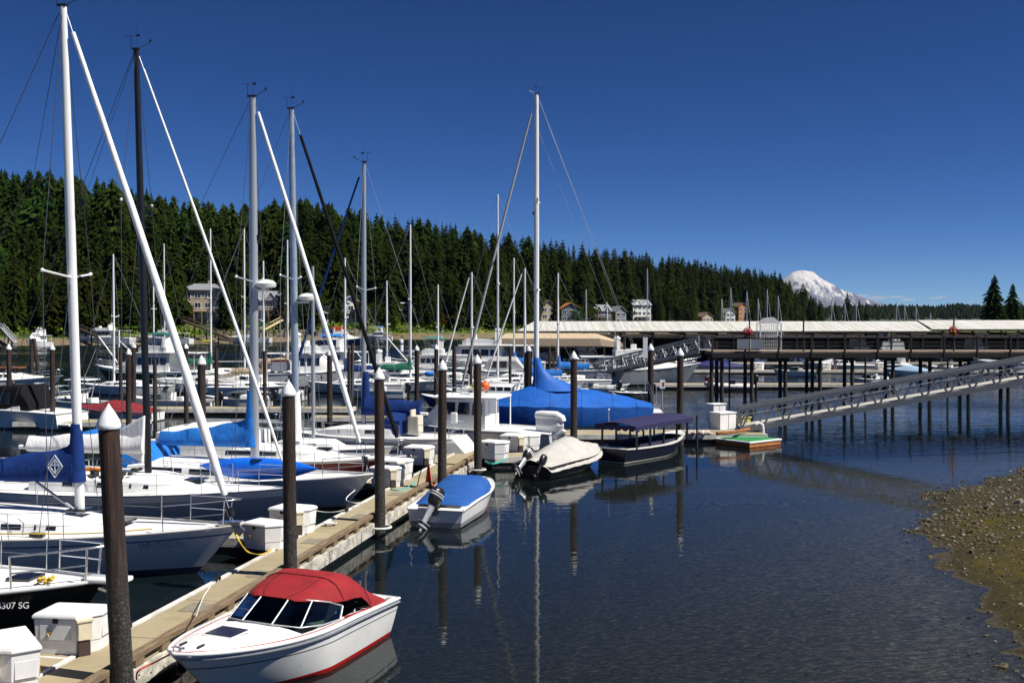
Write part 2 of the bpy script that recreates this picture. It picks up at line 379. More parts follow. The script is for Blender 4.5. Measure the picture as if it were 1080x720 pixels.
o = MB().add(vs_, fs_).build('far_hillside', m, smooth=80, fix=False); tag(o, 'steep wooded hillside rising behind the far beach', 'hillside', kind='structure')
def hill_pt(px, t):
    "point of the far shore seen at picture column px, t metres inland"
    x = (px - 540) / 1080 * 300
    for _ in range(30): x = (px - 540) / 1080 * (ys_shore(x) + t) * .5 + x * .5
    return Vector((x, ys_shore(x) + t, hill_z(x, t)))

# --- trees
def foliage(name, dark, light, tip):
    m, n, l = node_mat(name); b = n['Principled BSDF']; tc = n.new('ShaderNodeTexCoord'); oi = n.new('ShaderNodeObjectInfo')
    nz = noise_tex(n, l, tc.outputs['Object'], 9, 4, .7)
    c = ramp(n, l, nz, [(.3, dark), (.55, light), (.75, tip)])
    h = n.new('ShaderNodeHueSaturation'); l.new(c, h.inputs['Color'])
    l.new(mrange(n, l, oi.outputs['Random'], 0, 1, .55, 1.45), h.inputs['Value']); l.new(mrange(n, l, oi.outputs['Random'], 0, 1, .475, .515), h.inputs['Hue'])
    l.new(h.outputs[0], b.inputs['Base Color']); b.inputs['Roughness'].default_value = 1.0; b.inputs['Specular IOR Level'].default_value = .0
    return m
FIR = foliage('fir_needles', (.006, .013, .003), (.016, .031, .006), (.036, .056, .010))
FIR2 = foliage('olive_fir_needles', (.008, .015, .003), (.025, .037, .007), (.054, .068, .012))
LEAF = foliage('bright_leaves', (.012, .030, .003), (.042, .085, .007), (.095, .15, .012))
RUST = foliage('rust_leaves', (.05, .015, .006), (.12, .045, .012), (.20, .09, .02))
YEL = foliage('yellow_green_leaves', (.04, .06, .006), (.10, .14, .012), (.20, .22, .02))
BARK = M('bark', (.05, .035, .025), .9, var=.4, scale=3)
def conifer(seed, H=1.0, spread=.17, lev=38, dense=1.0, base=.10, ragged=.25):
    """unit-height fir: drooping ragged branch fans in whorls; returns crown and trunk builders"""
    rs = random.Random(seed); c = MB(); t = MB()
    bend = [rs.uniform(-.012, .012), rs.uniform(-.012, .012)]; px_ = rs.choice([.5, .58, .66, .74, .85])
    t.tube([(0, 0, -.04), (bend[0] * .3, bend[1] * .3, .4), (bend[0], bend[1], .93)], [.012, .008, .002], 6)
    for i in range(lev):
        u = i / (lev - 1); z = base + (1 - base) * (u ** .92) * .985
        prof = spread * (1 - u) ** px_ * (.6 + .4 * min(1, u * 4 + .2)) * (1 + .22 * math.sin(seed + u * 13) * rs.random()) + .008
        nb = max(5, int((20 - 11 * u) * dense))
        ph = rs.random() * 6.3
        for k in range(nb):
            if rs.random() < .10: continue
            a = ph + 2 * math.pi * k / nb + rs.uniform(-.3, .3); ln = prof * rs.uniform(1 - ragged * 1.7, 1 + ragged)
            dr = ln * rs.uniform(.25, .6); wd = ln * rs.uniform(.09, .19) + .003; ca, sa = math.cos(a), math.sin(a)
            z0 = z + rs.uniform(-.012, .012)
            P = lambda r, w, h: (bend[0] * z + ca * r - sa * w, bend[1] * z + sa * r + ca * w, z0 + h)
            c.add([P(0, 0, .012), P(ln * .45, -wd, -dr * .45), P(ln * .5, 0, -dr * .22 + .004), P(ln * .45, wd, -dr * .45), P(ln, 0, -dr), P(ln * .8, -wd * .55, -dr * 1.05), P(ln * .8, wd * .55, -dr * 1.05)],
                  [(0, 1, 2), (0, 2, 3), (1, 5, 2), (2, 6, 3), (2, 5, 4), (2, 4, 6)])
            # hanging under-side tuft
            c.add([P(ln * .35, -wd * .5, -dr * .3), P(ln * .35, wd * .5, -dr * .3), P(ln * .62, 0, -dr * .5 - .028)], [(0, 1, 2)])
    c.add([(bend[0] - .006, bend[1], .94), (bend[0] + .006, bend[1], .94), (bend[0], bend[1], 1.0), (bend[0], bend[1] + .006, .94)], [(0, 1, 2), (1, 3, 2), (3, 0, 2)])
    return c, t
def leafy(seed, n_cl=34, per=34, sx=.36, sz=.42, cz=.58, leaf=.028):
    rs = random.Random(seed); c = MB(); t = MB()
    t.tube([(0, 0, -.05), (.01, 0, .25), (.0, .02, .6)], [.03, .022, .008], 7)
    for _ in range(6):
        a = rs.random() * 6.3; e = rs.uniform(.35, .75); t.tube([(.01, 0, rs.uniform(.2, .45)), (math.cos(a) * sx * e * .5, math.sin(a) * sx * e * .5, .5), (math.cos(a) * sx * e, math.sin(a) * sx * e, rs.uniform(.55, .8))], [.012, .008, .003], 5)
    for _ in range(n_cl):
        a = rs.random() * 6.3; v = rs.uniform(-1, 1); rr = rs.random() ** .4; q = math.sqrt(1 - v * v)
        C = Vector((math.cos(a) * q * sx * rr, math.sin(a) * q * sx * rr, cz + v * sz * rr)); cr = rs.uniform(.07, .13) * (sx / .36)
        for _ in range(per):
            d = Vector((rs.gauss(0, 1), rs.gauss(0, 1), rs.gauss(0, .8))).normalized(); p = C + d * cr * rs.random() ** .35
            u = Vector((rs.gauss(0, 1), rs.gauss(0, 1), rs.gauss(0, .5))).normalized(); w = u.cross(d).normalized(); s = leaf * rs.uniform(.6, 1.3)
            c.add([p - u * s - w * s * .2, p + w * s * .6, p + u * s, p - w * s * .7], [(0, 1, 2, 3)])
    return c, t
FIRS = 'tall dark green conifer in the forest on the far hillside'
protos = []
for k in range(7):
    sp = [.18, .22, .15, .25, .20, .13, .23][k]
    c, t = conifer(40 + k, spread=sp, lev=[46, 52, 44, 50, 54, 48, 44][k], base=[.08, .14, .1, .06, .2, .12, .1][k], ragged=[.25, .3, .22, .28, .35, .3, .25][k])
    cm = c.build('crown', [FIR, FIR2, FIR, FIR, FIR2, FIR, FIR][k], None, smooth=0, fix=False); tm = t.build('trunk', BARK, None)
    protos.append((cm.data, tm.data, 0))
    bpy.data.objects.remove(cm); bpy.data.objects.remove(tm)
def put(mesh, name, parent):
    o = bpy.data.objects.new(name, mesh); COL.objects.link(o); o.parent = parent; return o
def plant(pr, loc, h, rz, name, label, cat, group, wide=1.0, ctint=None):
    t = thing(name, label, cat, loc, rz, group)
    t.scale = (h * wide, h * wide, h)
    put(pr[0], 'crown', t); put(pr[1], 'trunk', t); return t
HOUSE_PX = []   # (px, half width px, t of house): keep-out, filled before planting
HOUSES = [  # px, base picture y (for reference), t inland, width m, depth, storeys, colours, roof kind
    (216, 31, 11.4, 8.4, 3, 'tan', 'grey', 'hip', 'large tan three storey waterfront house with grey hipped roof'),
    (277, 33, 10.32, 7.74, 2, 'grey', 'grey', 'gable2', 'wide grey house with twin white trimmed gables and porch'),
    (192, 84, 5.16, 6.02, 2, 'white', 'grey', 'gable', 'small white house high among the hillside trees'),
    (221, 72, 4.30, 6.02, 3, 'orange', 'grey', 'gable', 'tall orange timber house high among the hillside trees'),
    (339, 30, 5.16, 6.02, 1, 'white', 'brown', 'gable', 'small white cottage with brown roof in shoreline bushes'),
    (368, 33, 8.17, 7.74, 2, 'white', 'blue', 'gable', 'white house with pale blue roof and orange deck awning'),
    (396, 40, 6.88, 6.02, 1, 'tan', 'tan', 'flat', 'long beige flat roofed house half hidden by a round tree'),
    (426, 36, 7.31, 7.74, 2, 'dark', 'white', 'flat', 'dark modern house with white flat roof above the beach'),
    (600, 30, 8.60, 7.74, 2, 'bluegrey', 'orange', 'gable', 'blue grey house with bright orange roof behind the moorage roof'),
    (575, 34, 6.88, 6.88, 2, 'tan', 'brown', 'gable', 'tan gabled house beside the orange roofed house'),
    (632, 32, 8.60, 7.74, 2, 'dark', 'grey', 'gable2', 'dark grey house with two pointed gables in the trees'),
    (651, 30, 6.02, 6.88, 2, 'grey', 'grey', 'gable', 'narrow grey house beside the big white one'),
    (673, 32, 10.32, 7.74, 3, 'white', 'grey', 'gable2', 'large white three storey house with steep gables'),
    (742, 30, 8.60, 6.88, 1, 'tan', 'brown', 'gable', 'low tan bungalow with brown roof under dark firs'),
    (767, 30, 6.88, 6.88, 2, 'white', 'grey', 'gable', 'slim white house next to the orange fronted one'),
    (779, 36, 6.88, 6.88, 3, 'orange', 'brown', 'gable', 'orange fronted house with brown roof in the far trees'),
    (856, 24, 10.32, 6.88, 1, 'grey', 'grey', 'hip', 'low grey house at the tip of the wooded point'),
]
def keep_out(px, t):
    for h in HOUSES:
        p = hill_pt_cache[h[0]]
        hw = (h[2] * .5) / p.y * 1080
        if abs(px - h[0]) < hw + 1.5 and t < h[1] + h[3] + 3 and t > (h[1] - 10 if h[1] > 60 else 0): return True
    return False
hill_pt_cache = {h[0]: hill_pt(h[0], h[1]) for h in HOUSES}
spots = []
rt = random.Random(11)
tries = 0
while len(spots) < 1500 and tries < 16000:
    tries += 1
    px = rt.uniform(-25, 866); 
    x0 = (px - 540) / 1080 * 330; T = interp(RIDGE_T, x0)
    t = 13 + (T + 26 - 13) * rt.random() ** .85
    if px > 830: t = 12 + rt.random() * 60
    if keep_out(px, t): continue
    p = hill_pt(px, t)
    if any((p.x - q[0].x) ** 2 + (p.y - q[0].y) ** 2 < 8.5 + 6 * (p.y > 450) for q in spots): continue
    want = (CAM_H + (339 - interp(SKY, px)) / 1080 * p.y) - p.z
    h = rt.uniform(18, 30) * (1 - .35 * (t < 30))
    if t > T * .62: h = want * (rt.uniform(.74, 1.05) if rt.random() < .75 else rt.uniform(.55, .8))
    h = max(7, min(h, 40, want * 1.05 if t > 30 else 40))
    spots.append((p, h, px, t))
# broadleaf prototypes, reused for the mixed wood at the foot of the hill
lp = []
for k in range(3):
    c, t = leafy(90 + k, n_cl=[36, 30, 40][k]); cm = c.build('crown', LEAF, None, smooth=0, fix=False); tm = t.build('trunk', BARK, None); lp.append((cm.data, tm.data)); bpy.data.objects.remove(cm); bpy.data.objects.remove(tm)
def leafcopy(k, mat):
    me = lp[k][0].copy(); me.materials.clear(); me.materials.append(mat); return (me, lp[k][1])
LP = {'g': [leafcopy(k, LEAF) for k in range(3)], 'y': [leafcopy(k, YEL) for k in range(3)], 'r': [leafcopy(k, RUST) for k in range(3)], 'o': [leafcopy(k, FIR2) for k in range(3)]}
# far trees share lighter meshes joined into one mass
light = []
for k in range(4):
    c, t = conifer(140 + k, spread=[.18, .22, .15, .2][k], lev=20, base=.08); light.append((np.array([tuple(v) for v in c.v], dtype=np.float32), c.f))
spots.sort(key=lambda s: -s[1] / s[0].y * (1.0 if s[3] < 60 else 1.25))
NV = 0; AV = []; LI = []; LT = []; MI = []
for i, (p, h, px, t) in enumerate(spots):
    w = rt.uniform(.8, 1.25)
    if i < 290:
        if t < 50 and rt.random() < .42:
            plant(LP[rt.choice('gooo')][rt.randrange(3)], p, h * rt.uniform(.5, .75), rt.random() * 6.3, 'broadleaf_tree', 'rounded olive green broadleaf tree among the conifers of the far hillside', 'tree', 'broadleaf trees on the far wooded hillside', rt.uniform(.7, 1.05))
        else: plant(protos[rt.randrange(7)], p, h, rt.random() * 6.3, 'conifer_tree', FIRS, 'tree', 'conifers on the far wooded hillside', w)
    else:
        V, F = light[rt.randrange(4)]; a = rt.random() * 6.3; ca, sa = math.cos(a), math.sin(a); Q = np.empty_like(V)
        Q[:, 0] = p.x + h * w * (V[:, 0] * ca - V[:, 1] * sa); Q[:, 1] = p.y + h * w * (V[:, 0] * sa + V[:, 1] * ca); Q[:, 2] = p.z + h * V[:, 2]
        AV.append(Q); m_ = rt.randrange(2)
        for f in F: LI.extend(i_ + NV for i_ in f); LT.append(len(f))
        MI.extend([m_] * len(F)); NV += len(V)
me = bpy.data.meshes.new('background_forest'); me.vertices.add(NV); me.vertices.foreach_set('co', np.concatenate(AV).ravel()); me.loops.add(len(LI)); me.loops.foreach_set('vertex_index', LI)
me.polygons.add(len(LT)); me.polygons.foreach_set('loop_start', np.concatenate([[0], np.cumsum(LT)[:-1]]).astype(np.int32)); me.polygons.foreach_set('material_index', MI); me.materials.append(FIR); me.materials.append(FIR2); me.update(calc_edges=True); me.validate()
o = bpy.data.objects.new('background_forest', me); COL.objects.link(o); tag(o, 'mass of dark conifers filling the far hillside', 'forest', kind='stuff')

# bright broadleaf trees and shore bushes, each its own
for (px, t, h, kind, k, w, name, lab) in [
    (182, 16, 15, 'g', 0, .75, 'broadleaf_tree', 'tall bright green broadleaf tree just outside the tan house'),
    (10, 22, 13, 'g', 1, .9, 'broadleaf_tree', 'bright green tree by the edge of the western shore'),
    (52, 24, 15, 'o', 2, .8, 'broadleaf_tree', 'round olive tree above the grassy western bank'),
    (128, 22, 12, 'g', 2, .9, 'broadleaf_tree', 'mid green tree beyond the moored yacht with radar arch'),
    (150, 20, 10, 'o', 0, 1., 'broadleaf_tree', 'squat olive tree between two shoreline docks'),
    (246, 24, 15, 'o', 1, .55, 'broadleaf_tree', 'narrow dark tree between the tan and grey houses'),
    (298, 18, 8, 'r', 0, 1.25, 'broadleaf_tree', 'rusty red bush beside the grey house porch'),
    (318, 22, 10, 'o', 2, 1.1, 'broadleaf_tree', 'olive tree east of the rusty red bush'),
    (352, 18, 7, 'o', 1, 1.2, 'broadleaf_tree', 'low olive bush below the white house deck'),
    (398, 22, 9, 'g', 0, .95, 'broadleaf_tree', 'round green tree in front of the beige flat house'),
    (415, 17, 5, 'y', 1, 1.3, 'broadleaf_tree', 'yellow green bush at the top of the beach'),
    (452, 20, 9, 'o', 0, 1.1, 'broadleaf_tree', 'olive tree beyond the dark modern house'),
    (470, 18, 6, 'r', 2, 1.2, 'broadleaf_tree', 'small reddish bush above the beach rocks'),
    (706, 24, 24, 'g', 2, .8, 'broadleaf_tree', 'big pale green tree rising behind the moorage roof'),
    (716, 22, 18, 'o', 1, .9, 'broadleaf_tree', 'smaller olive tree leaning against the big pale tree'),
    (610, 20, 8, 'g', 0, 1.2, 'broadleaf_tree', 'green garden tree between orange and dark roofed houses'),
    (330, 15, 5, 'y', 2, 1.3, 'broadleaf_tree', 'low yellow green bush over the stone bulkhead'),
]:
    plant(LP[kind][k], hill_pt(px, t), h, rt.random() * 6, name, lab, 'tree' if h > 7 else 'bush', None, w)
for k, (px, t, h) in enumerate([(25, 20, 16), (33, 21, 14), (42, 20, 15)]):
    c, tt = conifer(70 + k, spread=.085, lev=30, base=.03, dense=1.2); cm = c.build('crown', LEAF, None, smooth=0, fix=False); tm = tt.build('trunk', BARK, None)
    t_ = thing('cypress_tree', ['slim pale green cypress, first of three on the western bank', 'slim pale green cypress, middle of three on the western bank', 'slim pale green cypress, last of three on the western bank'][k], 'tree', hill_pt(px, t), 0, 'three slim cypresses on the western bank')
    t_.scale = (h,) * 3; cm.parent = t_; tm.parent = t_
# shore ground cover (bank vegetation) as one mass
mbs = MB(); rs = random.Random(5)
for _ in range(2600):
    px = rs.uniform(-20, 560); t = rs.uniform(12, 26); p = hill_pt(px, t) if _ % 13 == 0 else Vector((p.x + rs.gauss(0, 3), p.y + rs.gauss(0, 1.6), p.z))
    s = rs.uniform(.3, .9)
    for q in range(4):
        d = Vector((rs.gauss(0, 1), rs.gauss(0, 1), abs(rs.gauss(0, .7)))) * s; u = Vector((rs.gauss(0, 1), rs.gauss(0, 1), rs.gauss(0, 1))).normalized() * s * .6; w = u.cross(Vector((0, 0, 1)) + d).normalized() * s * .5
        c = p + d * .8; mbs.add([c - u, c + w, c + u, c - w], [(0, 1, 2, 3)], rs.choice([0, 0, 1, 1, 2]))
o = mbs.build('bank_vegetation', [LEAF, YEL, FIR2], smooth=0, fix=False); tag(o, 'green and yellow shrubs and grass along the far bank', 'vegetation', kind='stuff')

# --- the spit and trees beyond the point, the eastern headland, distant hills
sp = MB()
def land(name, poly_c, rx, ry, h, label, mat=None):
    rings = []
    for s, z in ((1, -1), (.96, .6), (.9, h * .7), (.6, h), (.2, h)):
        rings.append([Vector((poly_c[0] + rx * s * math.cos(a * math.pi / 16), poly_c[1] + ry * s * math.sin(a * math.pi / 16), z)) for a in range(32)])
    o = MB().loft(rings).build(name, bpy.data.materials['far_shore_ground'], smooth=60); tag(o, label, 'land', kind='structure'); return o
land('spit_land', (292, 850, 0), 70, 40, 3, 'low green spit of land beyond the wooded point')
land('headland', (212, 415, 0), 60, 45, 4, 'low headland on the eastern shore')
for k, (px, top, Y, w) in enumerate([(894, 307, 840, .16), (881, 318, 850, .22), (906, 315, 850, .2), (914, 318, 860, .2), (858, 313, 760, .18), (866, 320, 770, .2)]):
    base = at(px, 334, Y); base.z = 2.5; h = at(px, top, Y).z - base.z
    c, t = conifer(200 + k, spread=w, lev=22); cm = c.build('crown', FIR, None, smooth=0, fix=False); tm = t.build('trunk', BARK, None)
    lab = ['tallest lone conifer on the low spit below the snowy mountain', 'bushy conifer just west of the lone tall spit tree', 'dark conifer just east of the lone tall spit tree', 'last conifer at the eastern end of the spit', 'conifer at the very tip of the wooded point', 'short conifer stepping down from the wooded point'][k]
    t_ = thing('conifer_tree', lab, 'tree', base, 0, 'conifers on the spit'); t_.scale = (h,) * 3; cm.parent = t_; tm.parent = t_
for k, (px, top, Y, w) in enumerate([(1048, 289, 400, .24), (1068, 298, 410, .25), (1084, 318, 415, .3)]):
    base = at(px, 336, Y); base.z = 3.6; h = at(px, top, Y).z - base.z
    c, t = conifer(220 + k, spread=w, lev=26, dense=1.3); cm = c.build('crown', FIR, None, smooth=0, fix=False); tm = t.build('trunk', BARK, None)
    lab = ['taller of two broad conifers above the eastern moorage roof', 'shorter broad conifer beside a taller one above the moorage roof', 'low conifer at the eastern edge beside white gabled house'][k]
    t_ = thing('conifer_tree', lab, 'tree', base, 0, 'conifers on the headland'); t_.scale = (h,) * 3; cm.parent = t_; tm.parent = t_
# distant hills
def ridge(name, Y, crest, mat, label, x0=300, x1=1500, depth=900, bumps=9):
    X0, X1 = (x0 - 540) / 1080 * Y, (x1 - 540) / 1080 * Y; xs2 = lines(X0, X1, Y * .004)
    rows = []
    for s, q in ((0, 0), (.25, .45), (.5, .75), (.8, .95), (1, 1), (1.6, .9)):
        rows.append([(x, Y + depth * (s - .5), -2 + q * (CAM_H + (339 - interp(crest, 540 + 1080 * x / Y)) / 1080 * Y + bumps * mnoise.noise((x * 8 / Y, s, 2)) + bumps * .5 * mnoise.noise((x * 40 / Y, s * 3, 5)))) for x in xs2])
    mm = len(xs2); fs = [(j * mm + i, j * mm + i + 1, (j + 1) * mm + i + 1, (j + 1) * mm + i) for j in range(5) for i in range(mm - 1)]
    o = MB().add([p for r in rows for p in r], fs).build(name, mat, smooth=80, fix=False); tag(o, label, 'hills', kind='structure'); return o
m, n, l = node_mat('distant_forest_ground'); b = n['Principled BSDF']; tc = n.new('ShaderNodeTexCoord')
f1 = noise_tex(n, l, tc.outputs['Object'], .03, 6, .7)
l.new(ramp(n, l, f1, [(.35, (.014, .026, .012)), (.6, (.03, .05, .018)), (.72, (.16, .14, .07))]), b.inputs['Base Color']); b.inputs['Roughness'].default_value = .95
CREST = [(300, 326), (850, 322), (900, 321), (940, 320), (980, 321), (1010, 319), (1060, 321), (1500, 320)]
ridge('distant_hills', 2500, CREST, m, 'low wooded hills across the sound')
mbf = MB(); rs = random.Random(9)
for _ in range(1500):
    px = rs.uniform(840, 1090); Y = 2500 + rs.uniform(-330, 60); x = (px - 540) / 1080 * Y
    q = interp([(-450, 0), (-225, .45), (0, .75), (270, .95)], Y - 2500); z = -2 + q * (CAM_H + (339 - interp(CREST, px)) / 1080 * 2500) - 2
    h = rs.uniform(8, 17); r = h * rs.uniform(.22, .4); a0 = rs.random() * 6
    ring = lambda rr, zz: [Vector((x + rr * math.cos(a0 + k * 1.047) * rs.uniform(.7, 1.2), Y + rr * math.sin(a0 + k * 1.047), zz)) for k in range(6)]
    mbf.loft([ring(r * .8, z), ring(r, z + h * .3), ring(r * .6, z + h * .65), ring(r * .08, z + h)], rs.randrange(2))
o = mbf.build('distant_woods', [FIR, FIR2], smooth=0, fix=False); tag(o, 'tiny trees of the far wooded hills below the mountain', 'woods', kind='stuff')

# --- the snow mountain (built at 9 km, true angular size)
MY = 9000
MPROF = [(690, 341), (760, 326), (800, 309), (825, 297), (835, 289.5), (841, 287.6), (847, 287), (852, 288), (857, 288.5), (862, 292.5), (868, 297), (880, 303), (888, 308), (900, 312.5), (915, 317.5), (935, 323), (965, 329), (1000, 335), (1060, 341)]
xs3 = lines(690, 1060, 1.6); rows = []
for jj in range(41):
    s = jj / 40 * 2 - 1                      # -1 front .. 1 back
    row = []
    for px in xs3:
        x = (px - 540) / 1080 * MY
        pk = CAM_H + (341 - interp(MPROF, px)) / 1080 * MY
        prof = max(0, 1 - abs(s) ** 1.25)
        rid = mnoise.fractal((x * .0042 + s * 1.1, s * 2.2, 3.3), .6, 2.2, 6) * 46 * (1 - prof) ** .4 * prof
        row.append((x + s * 80, MY + s * 620, max(-5, pk * prof + rid * min(1, pk / 120))))
    rows.append(row)
mm = len(xs3); fs = [(j * mm + i, j * mm + i + 1, (j + 1) * mm + i + 1, (j + 1) * mm + i) for j in range(40) for i in range(mm - 1)]
m, n, l = node_mat('snow_and_rock'); b = n['Principled BSDF']; tc = n.new('ShaderNodeTexCoord'); geo = n.new('ShaderNodeNewGeometry')
r1 = noise_tex(n, l, tc.outputs['Object'], .018, 8, .72, (1, .4, .35)); steep = sep_z(n, l, geo.outputs['Normal'])
zz = sep_z(n, l, tc.outputs['Object'])
s1 = n.new('ShaderNodeMath'); s1.operation = 'MULTIPLY_ADD'; l.new(zz, s1.inputs[0]); s1.inputs[1].default_value = .00085; l.new(r1, s1.inputs[2])
l.new(ramp(n, l, s1.outputs[0], [(.62, (.06, .07, .10)), (.72, (.14, .15, .19)), (.77, (.40, .385, .385)), (.95, (.50, .475, .455))]), b.inputs['Base Color']); b.inputs['Roughness'].default_value = .8  # snow colour dulled to stand in for distance haze over the mountain
o = MB().add([p for r in rows for p in r], fs).build('snow_mountain', m, smooth=40, fix=False); tag(o, 'snow covered volcano far beyond the wooded point', 'mountain', kind='structure')
# thin low clouds beside the mountain: flattened puffs outside the haze
CLD = bpy.data.materials.new('cloud_white'); CLD.use_nodes = True
n, l = CLD.node_tree.nodes, CLD.node_tree.links; n.remove(n['Principled BSDF'])
vol = n.new('ShaderNodeVolumePrincipled'); vol.inputs['Density'].default_value = .0042; vol.inputs['Color'].default_value = (1, .98, .96, 1); vol.inputs['Anisotropy'].default_value = .2
l.new(vol.outputs[0], n['Material Output'].inputs['Volume'])
mc = MB(); rs = random.Random(21)
for (px, py, w, h) in [(905, 312, 26, 4), (925, 314, 22, 4), (945, 313, 20, 2.6), (957, 316, 18, 2.4), (992, 313.5, 10, 2.6), (985, 314.5, 8, 2)]:
    p = at(px, py, 12500); u = 12500 / 1080
    mc.ball(p, (w * u / 2, 120, h * u / 2), 16, 8)
o = mc.build('low_clouds', CLD, smooth=60); tag(o, 'thin pale clouds beside the snowy mountain', 'clouds', kind='stuff')

# --- air
hz = MB().box((750, 4780, 237), (15600, 9960, 484)).build('haze', None, smooth=0)
hm = bpy.data.materials.new('thin_haze'); hm.use_nodes = True; n, l = hm.node_tree.nodes, hm.node_tree.links; n.remove(n['Principled BSDF'])
v = n.new('ShaderNodeVolumePrincipled'); v.inputs['Color'].default_value = (.45, .66, 1, 1); v.inputs['Density'].default_value = .000012; v.inputs['Anisotropy'].default_value = .0
l.new(v.outputs[0], n['Material Output'].inputs['Volume']); hz.data.materials.clear(); hz.data.materials.append(hm); tag(hz, 'thin blue summer haze over the harbour', 'haze', kind='stuff')
# ================================================================== houses on the far shore
HM = {'tan': M('tan_stucco', (.40, .32, .23), .8), 'grey': M('grey_siding', (.24, .24, .25), .8), 'white': M('white_siding', (.70, .70, .69), .7), 'orange': M('orange_cedar', (.42, .16, .04), .8),
      'dark': M('dark_siding', (.05, .05, .055), .8), 'bluegrey': M('blue_grey_siding', (.13, .16, .22), .8), 'brown': M('brown_shingle', (.13, .085, .06), .9), 'blue': M('pale_blue_metal_roof', (.34, .40, .48), .6)}
TRIM = M('white_trim', (.78, .78, .77), .6)
def house(px, t, w, d, st, wall, roofm, kind, label):
    p = hill_pt_cache[px].copy(); fl = 2.9 if st > 1 else 3.2
    rz = R(22) + R((px * 37) % 24 - 12)
    H = thing('house', label, 'house', p + Vector((0, 0, -.3)), rz)
    h = st * fl + .6
    rm = {'tan': HM['tan'], 'white': TRIM, 'grey': M('grey_roof_shingle', (.20, .21, .23), .85), 'orange': HM['orange']}.get(roofm) or HM[roofm]
    wb = MB().box((0, 0, h / 2 - 2), (w, d, h + 4))
    wb.build('wall', HM[wall], H, 0)
    ov = .6; rh = 1.9 if kind == 'hip' else 2.6
    r = MB()
    if kind == 'hip':
        a, b2 = w / 2 + ov, d / 2 + ov
        r.add([(-a, -b2, h), (a, -b2, h), (a, b2, h), (-a, b2, h), (-a * .45, 0, h + rh), (a * .45, 0, h + rh), (-a, -b2, h - .2), (a, -b2, h - .2), (a, b2, h - .2), (-a, b2, h - .2)],
              [(0, 1, 5, 4), (1, 2, 5), (2, 3, 4, 5), (3, 0, 4), (0, 6, 7, 1), (1, 7, 8, 2), (2, 8, 9, 3), (3, 9, 6, 0), (9, 8, 7, 6)])
    elif kind == 'gable':
        r.prism([(-w / 2 - ov, h - .2), (0, h + rh), (w / 2 + ov, h - .2), (w / 2 + ov, h - .45), (0, h + rh - .3), (-w / 2 - ov, h - .45)], -d / 2 - ov, d / 2 + ov)
        MB().prism([(-w / 2 + .02, h - .01), (0, h + rh - .5), (w / 2 - .02, h - .01)], -d / 2 + .02, d / 2 - .02).build('gable', HM[wall], H, 0)
    elif kind == 'gable2':
        r.prism([(-d / 2 - ov, h - .2), (0, h + rh), (d / 2 + ov, h - .2), (d / 2 + ov, h - .45), (0, h + rh - .3), (-d / 2 - ov, h - .45)], -w / 2 - ov, w / 2 + ov, 'x')
        for gx in (-w * .25, w * .25):
            g = MB().prism([(gx - w * .19, h - .3), (gx, h + rh * .8), (gx + w * .19, h - .3)], -d / 2 - .5, -d / 2 + 2.5); g.build('gable', HM[wall], H, 0)
            g = MB(); g.bar((gx - w * .22, -d / 2 - .6, h - .5), (gx, -d / 2 - .6, h + rh * .9), .3, .3); g.bar((gx + w * .22, -d / 2 - .6, h - .5), (gx, -d / 2 - .6, h + rh * .9), .3, .3); g.build('bargeboard', TRIM, H, 0)
    else: r.box((0, 0, h + .15), (w + 1.6, d + 1.6, .35))
    r.build('roof', rm, H, 0)
    nw = max(2, int(w / 2.4))
    for s in range(st):
        for k in range(nw):
            x = -w / 2 + (k + .5) * w / nw; ww = w / nw * .62
            f = MB(); zc = s * fl + 1.9; y = -d / 2 - .04
            for q in ((-1, 0), (1, 0)): f.box((x + q[0] * ww / 2, y, zc), (.12, .12, 1.62))
            for q in (-1, 1): f.box((x, y, zc + q * .78), (ww - .12, .12, .12))
            f.box((x, y, zc), (.07, .08, 1.42))
            fo = f.build('window', TRIM, H, 0); MB().box((x, y + .02, zc), (ww - .1, .05, 1.5)).build('pane', glass(), fo, 0)
    if kind in ('gable2', 'hip') or 'deck' in label:
        dk = MB().box((0, -d / 2 - 1.4, fl + .1), (w * .8, 2.7, .2))
        for k in range(5): dk.box((-w * .38 + k * w * .19, -d / 2 - 2.6, fl / 2 - 1), (.2, .2, fl + 2))
        dk.build('deck', M('deck_timber', (.30, .20, .12), .85), H, 0)
        rl = MB(); rl.bar((-w * .4, -d / 2 - 2.65, fl + 1.15), (w * .4, -d / 2 - 2.65, fl + 1.15), .1, .1)
        for k in range(9): rl.box((-w * .4 + k * w * .1, -d / 2 - 2.65, fl + .67), (.07, .07, .85))
        rl.build('railing', TRIM, H, 0)
    if wall == 'tan' and st == 3: MB().box((w * .12, 1, h + 1.9), (.9, .9, 1.8)).build('chimney', HM['tan'], H, 0)
    if 'awning' in label: MB().box((w * .3, -d / 2 - 1.6, fl + 2.3), (3.4, 2.4, .2)).build('awning', HM['orange'], H, 0)
    return H
for h_ in HOUSES: house(*h_)
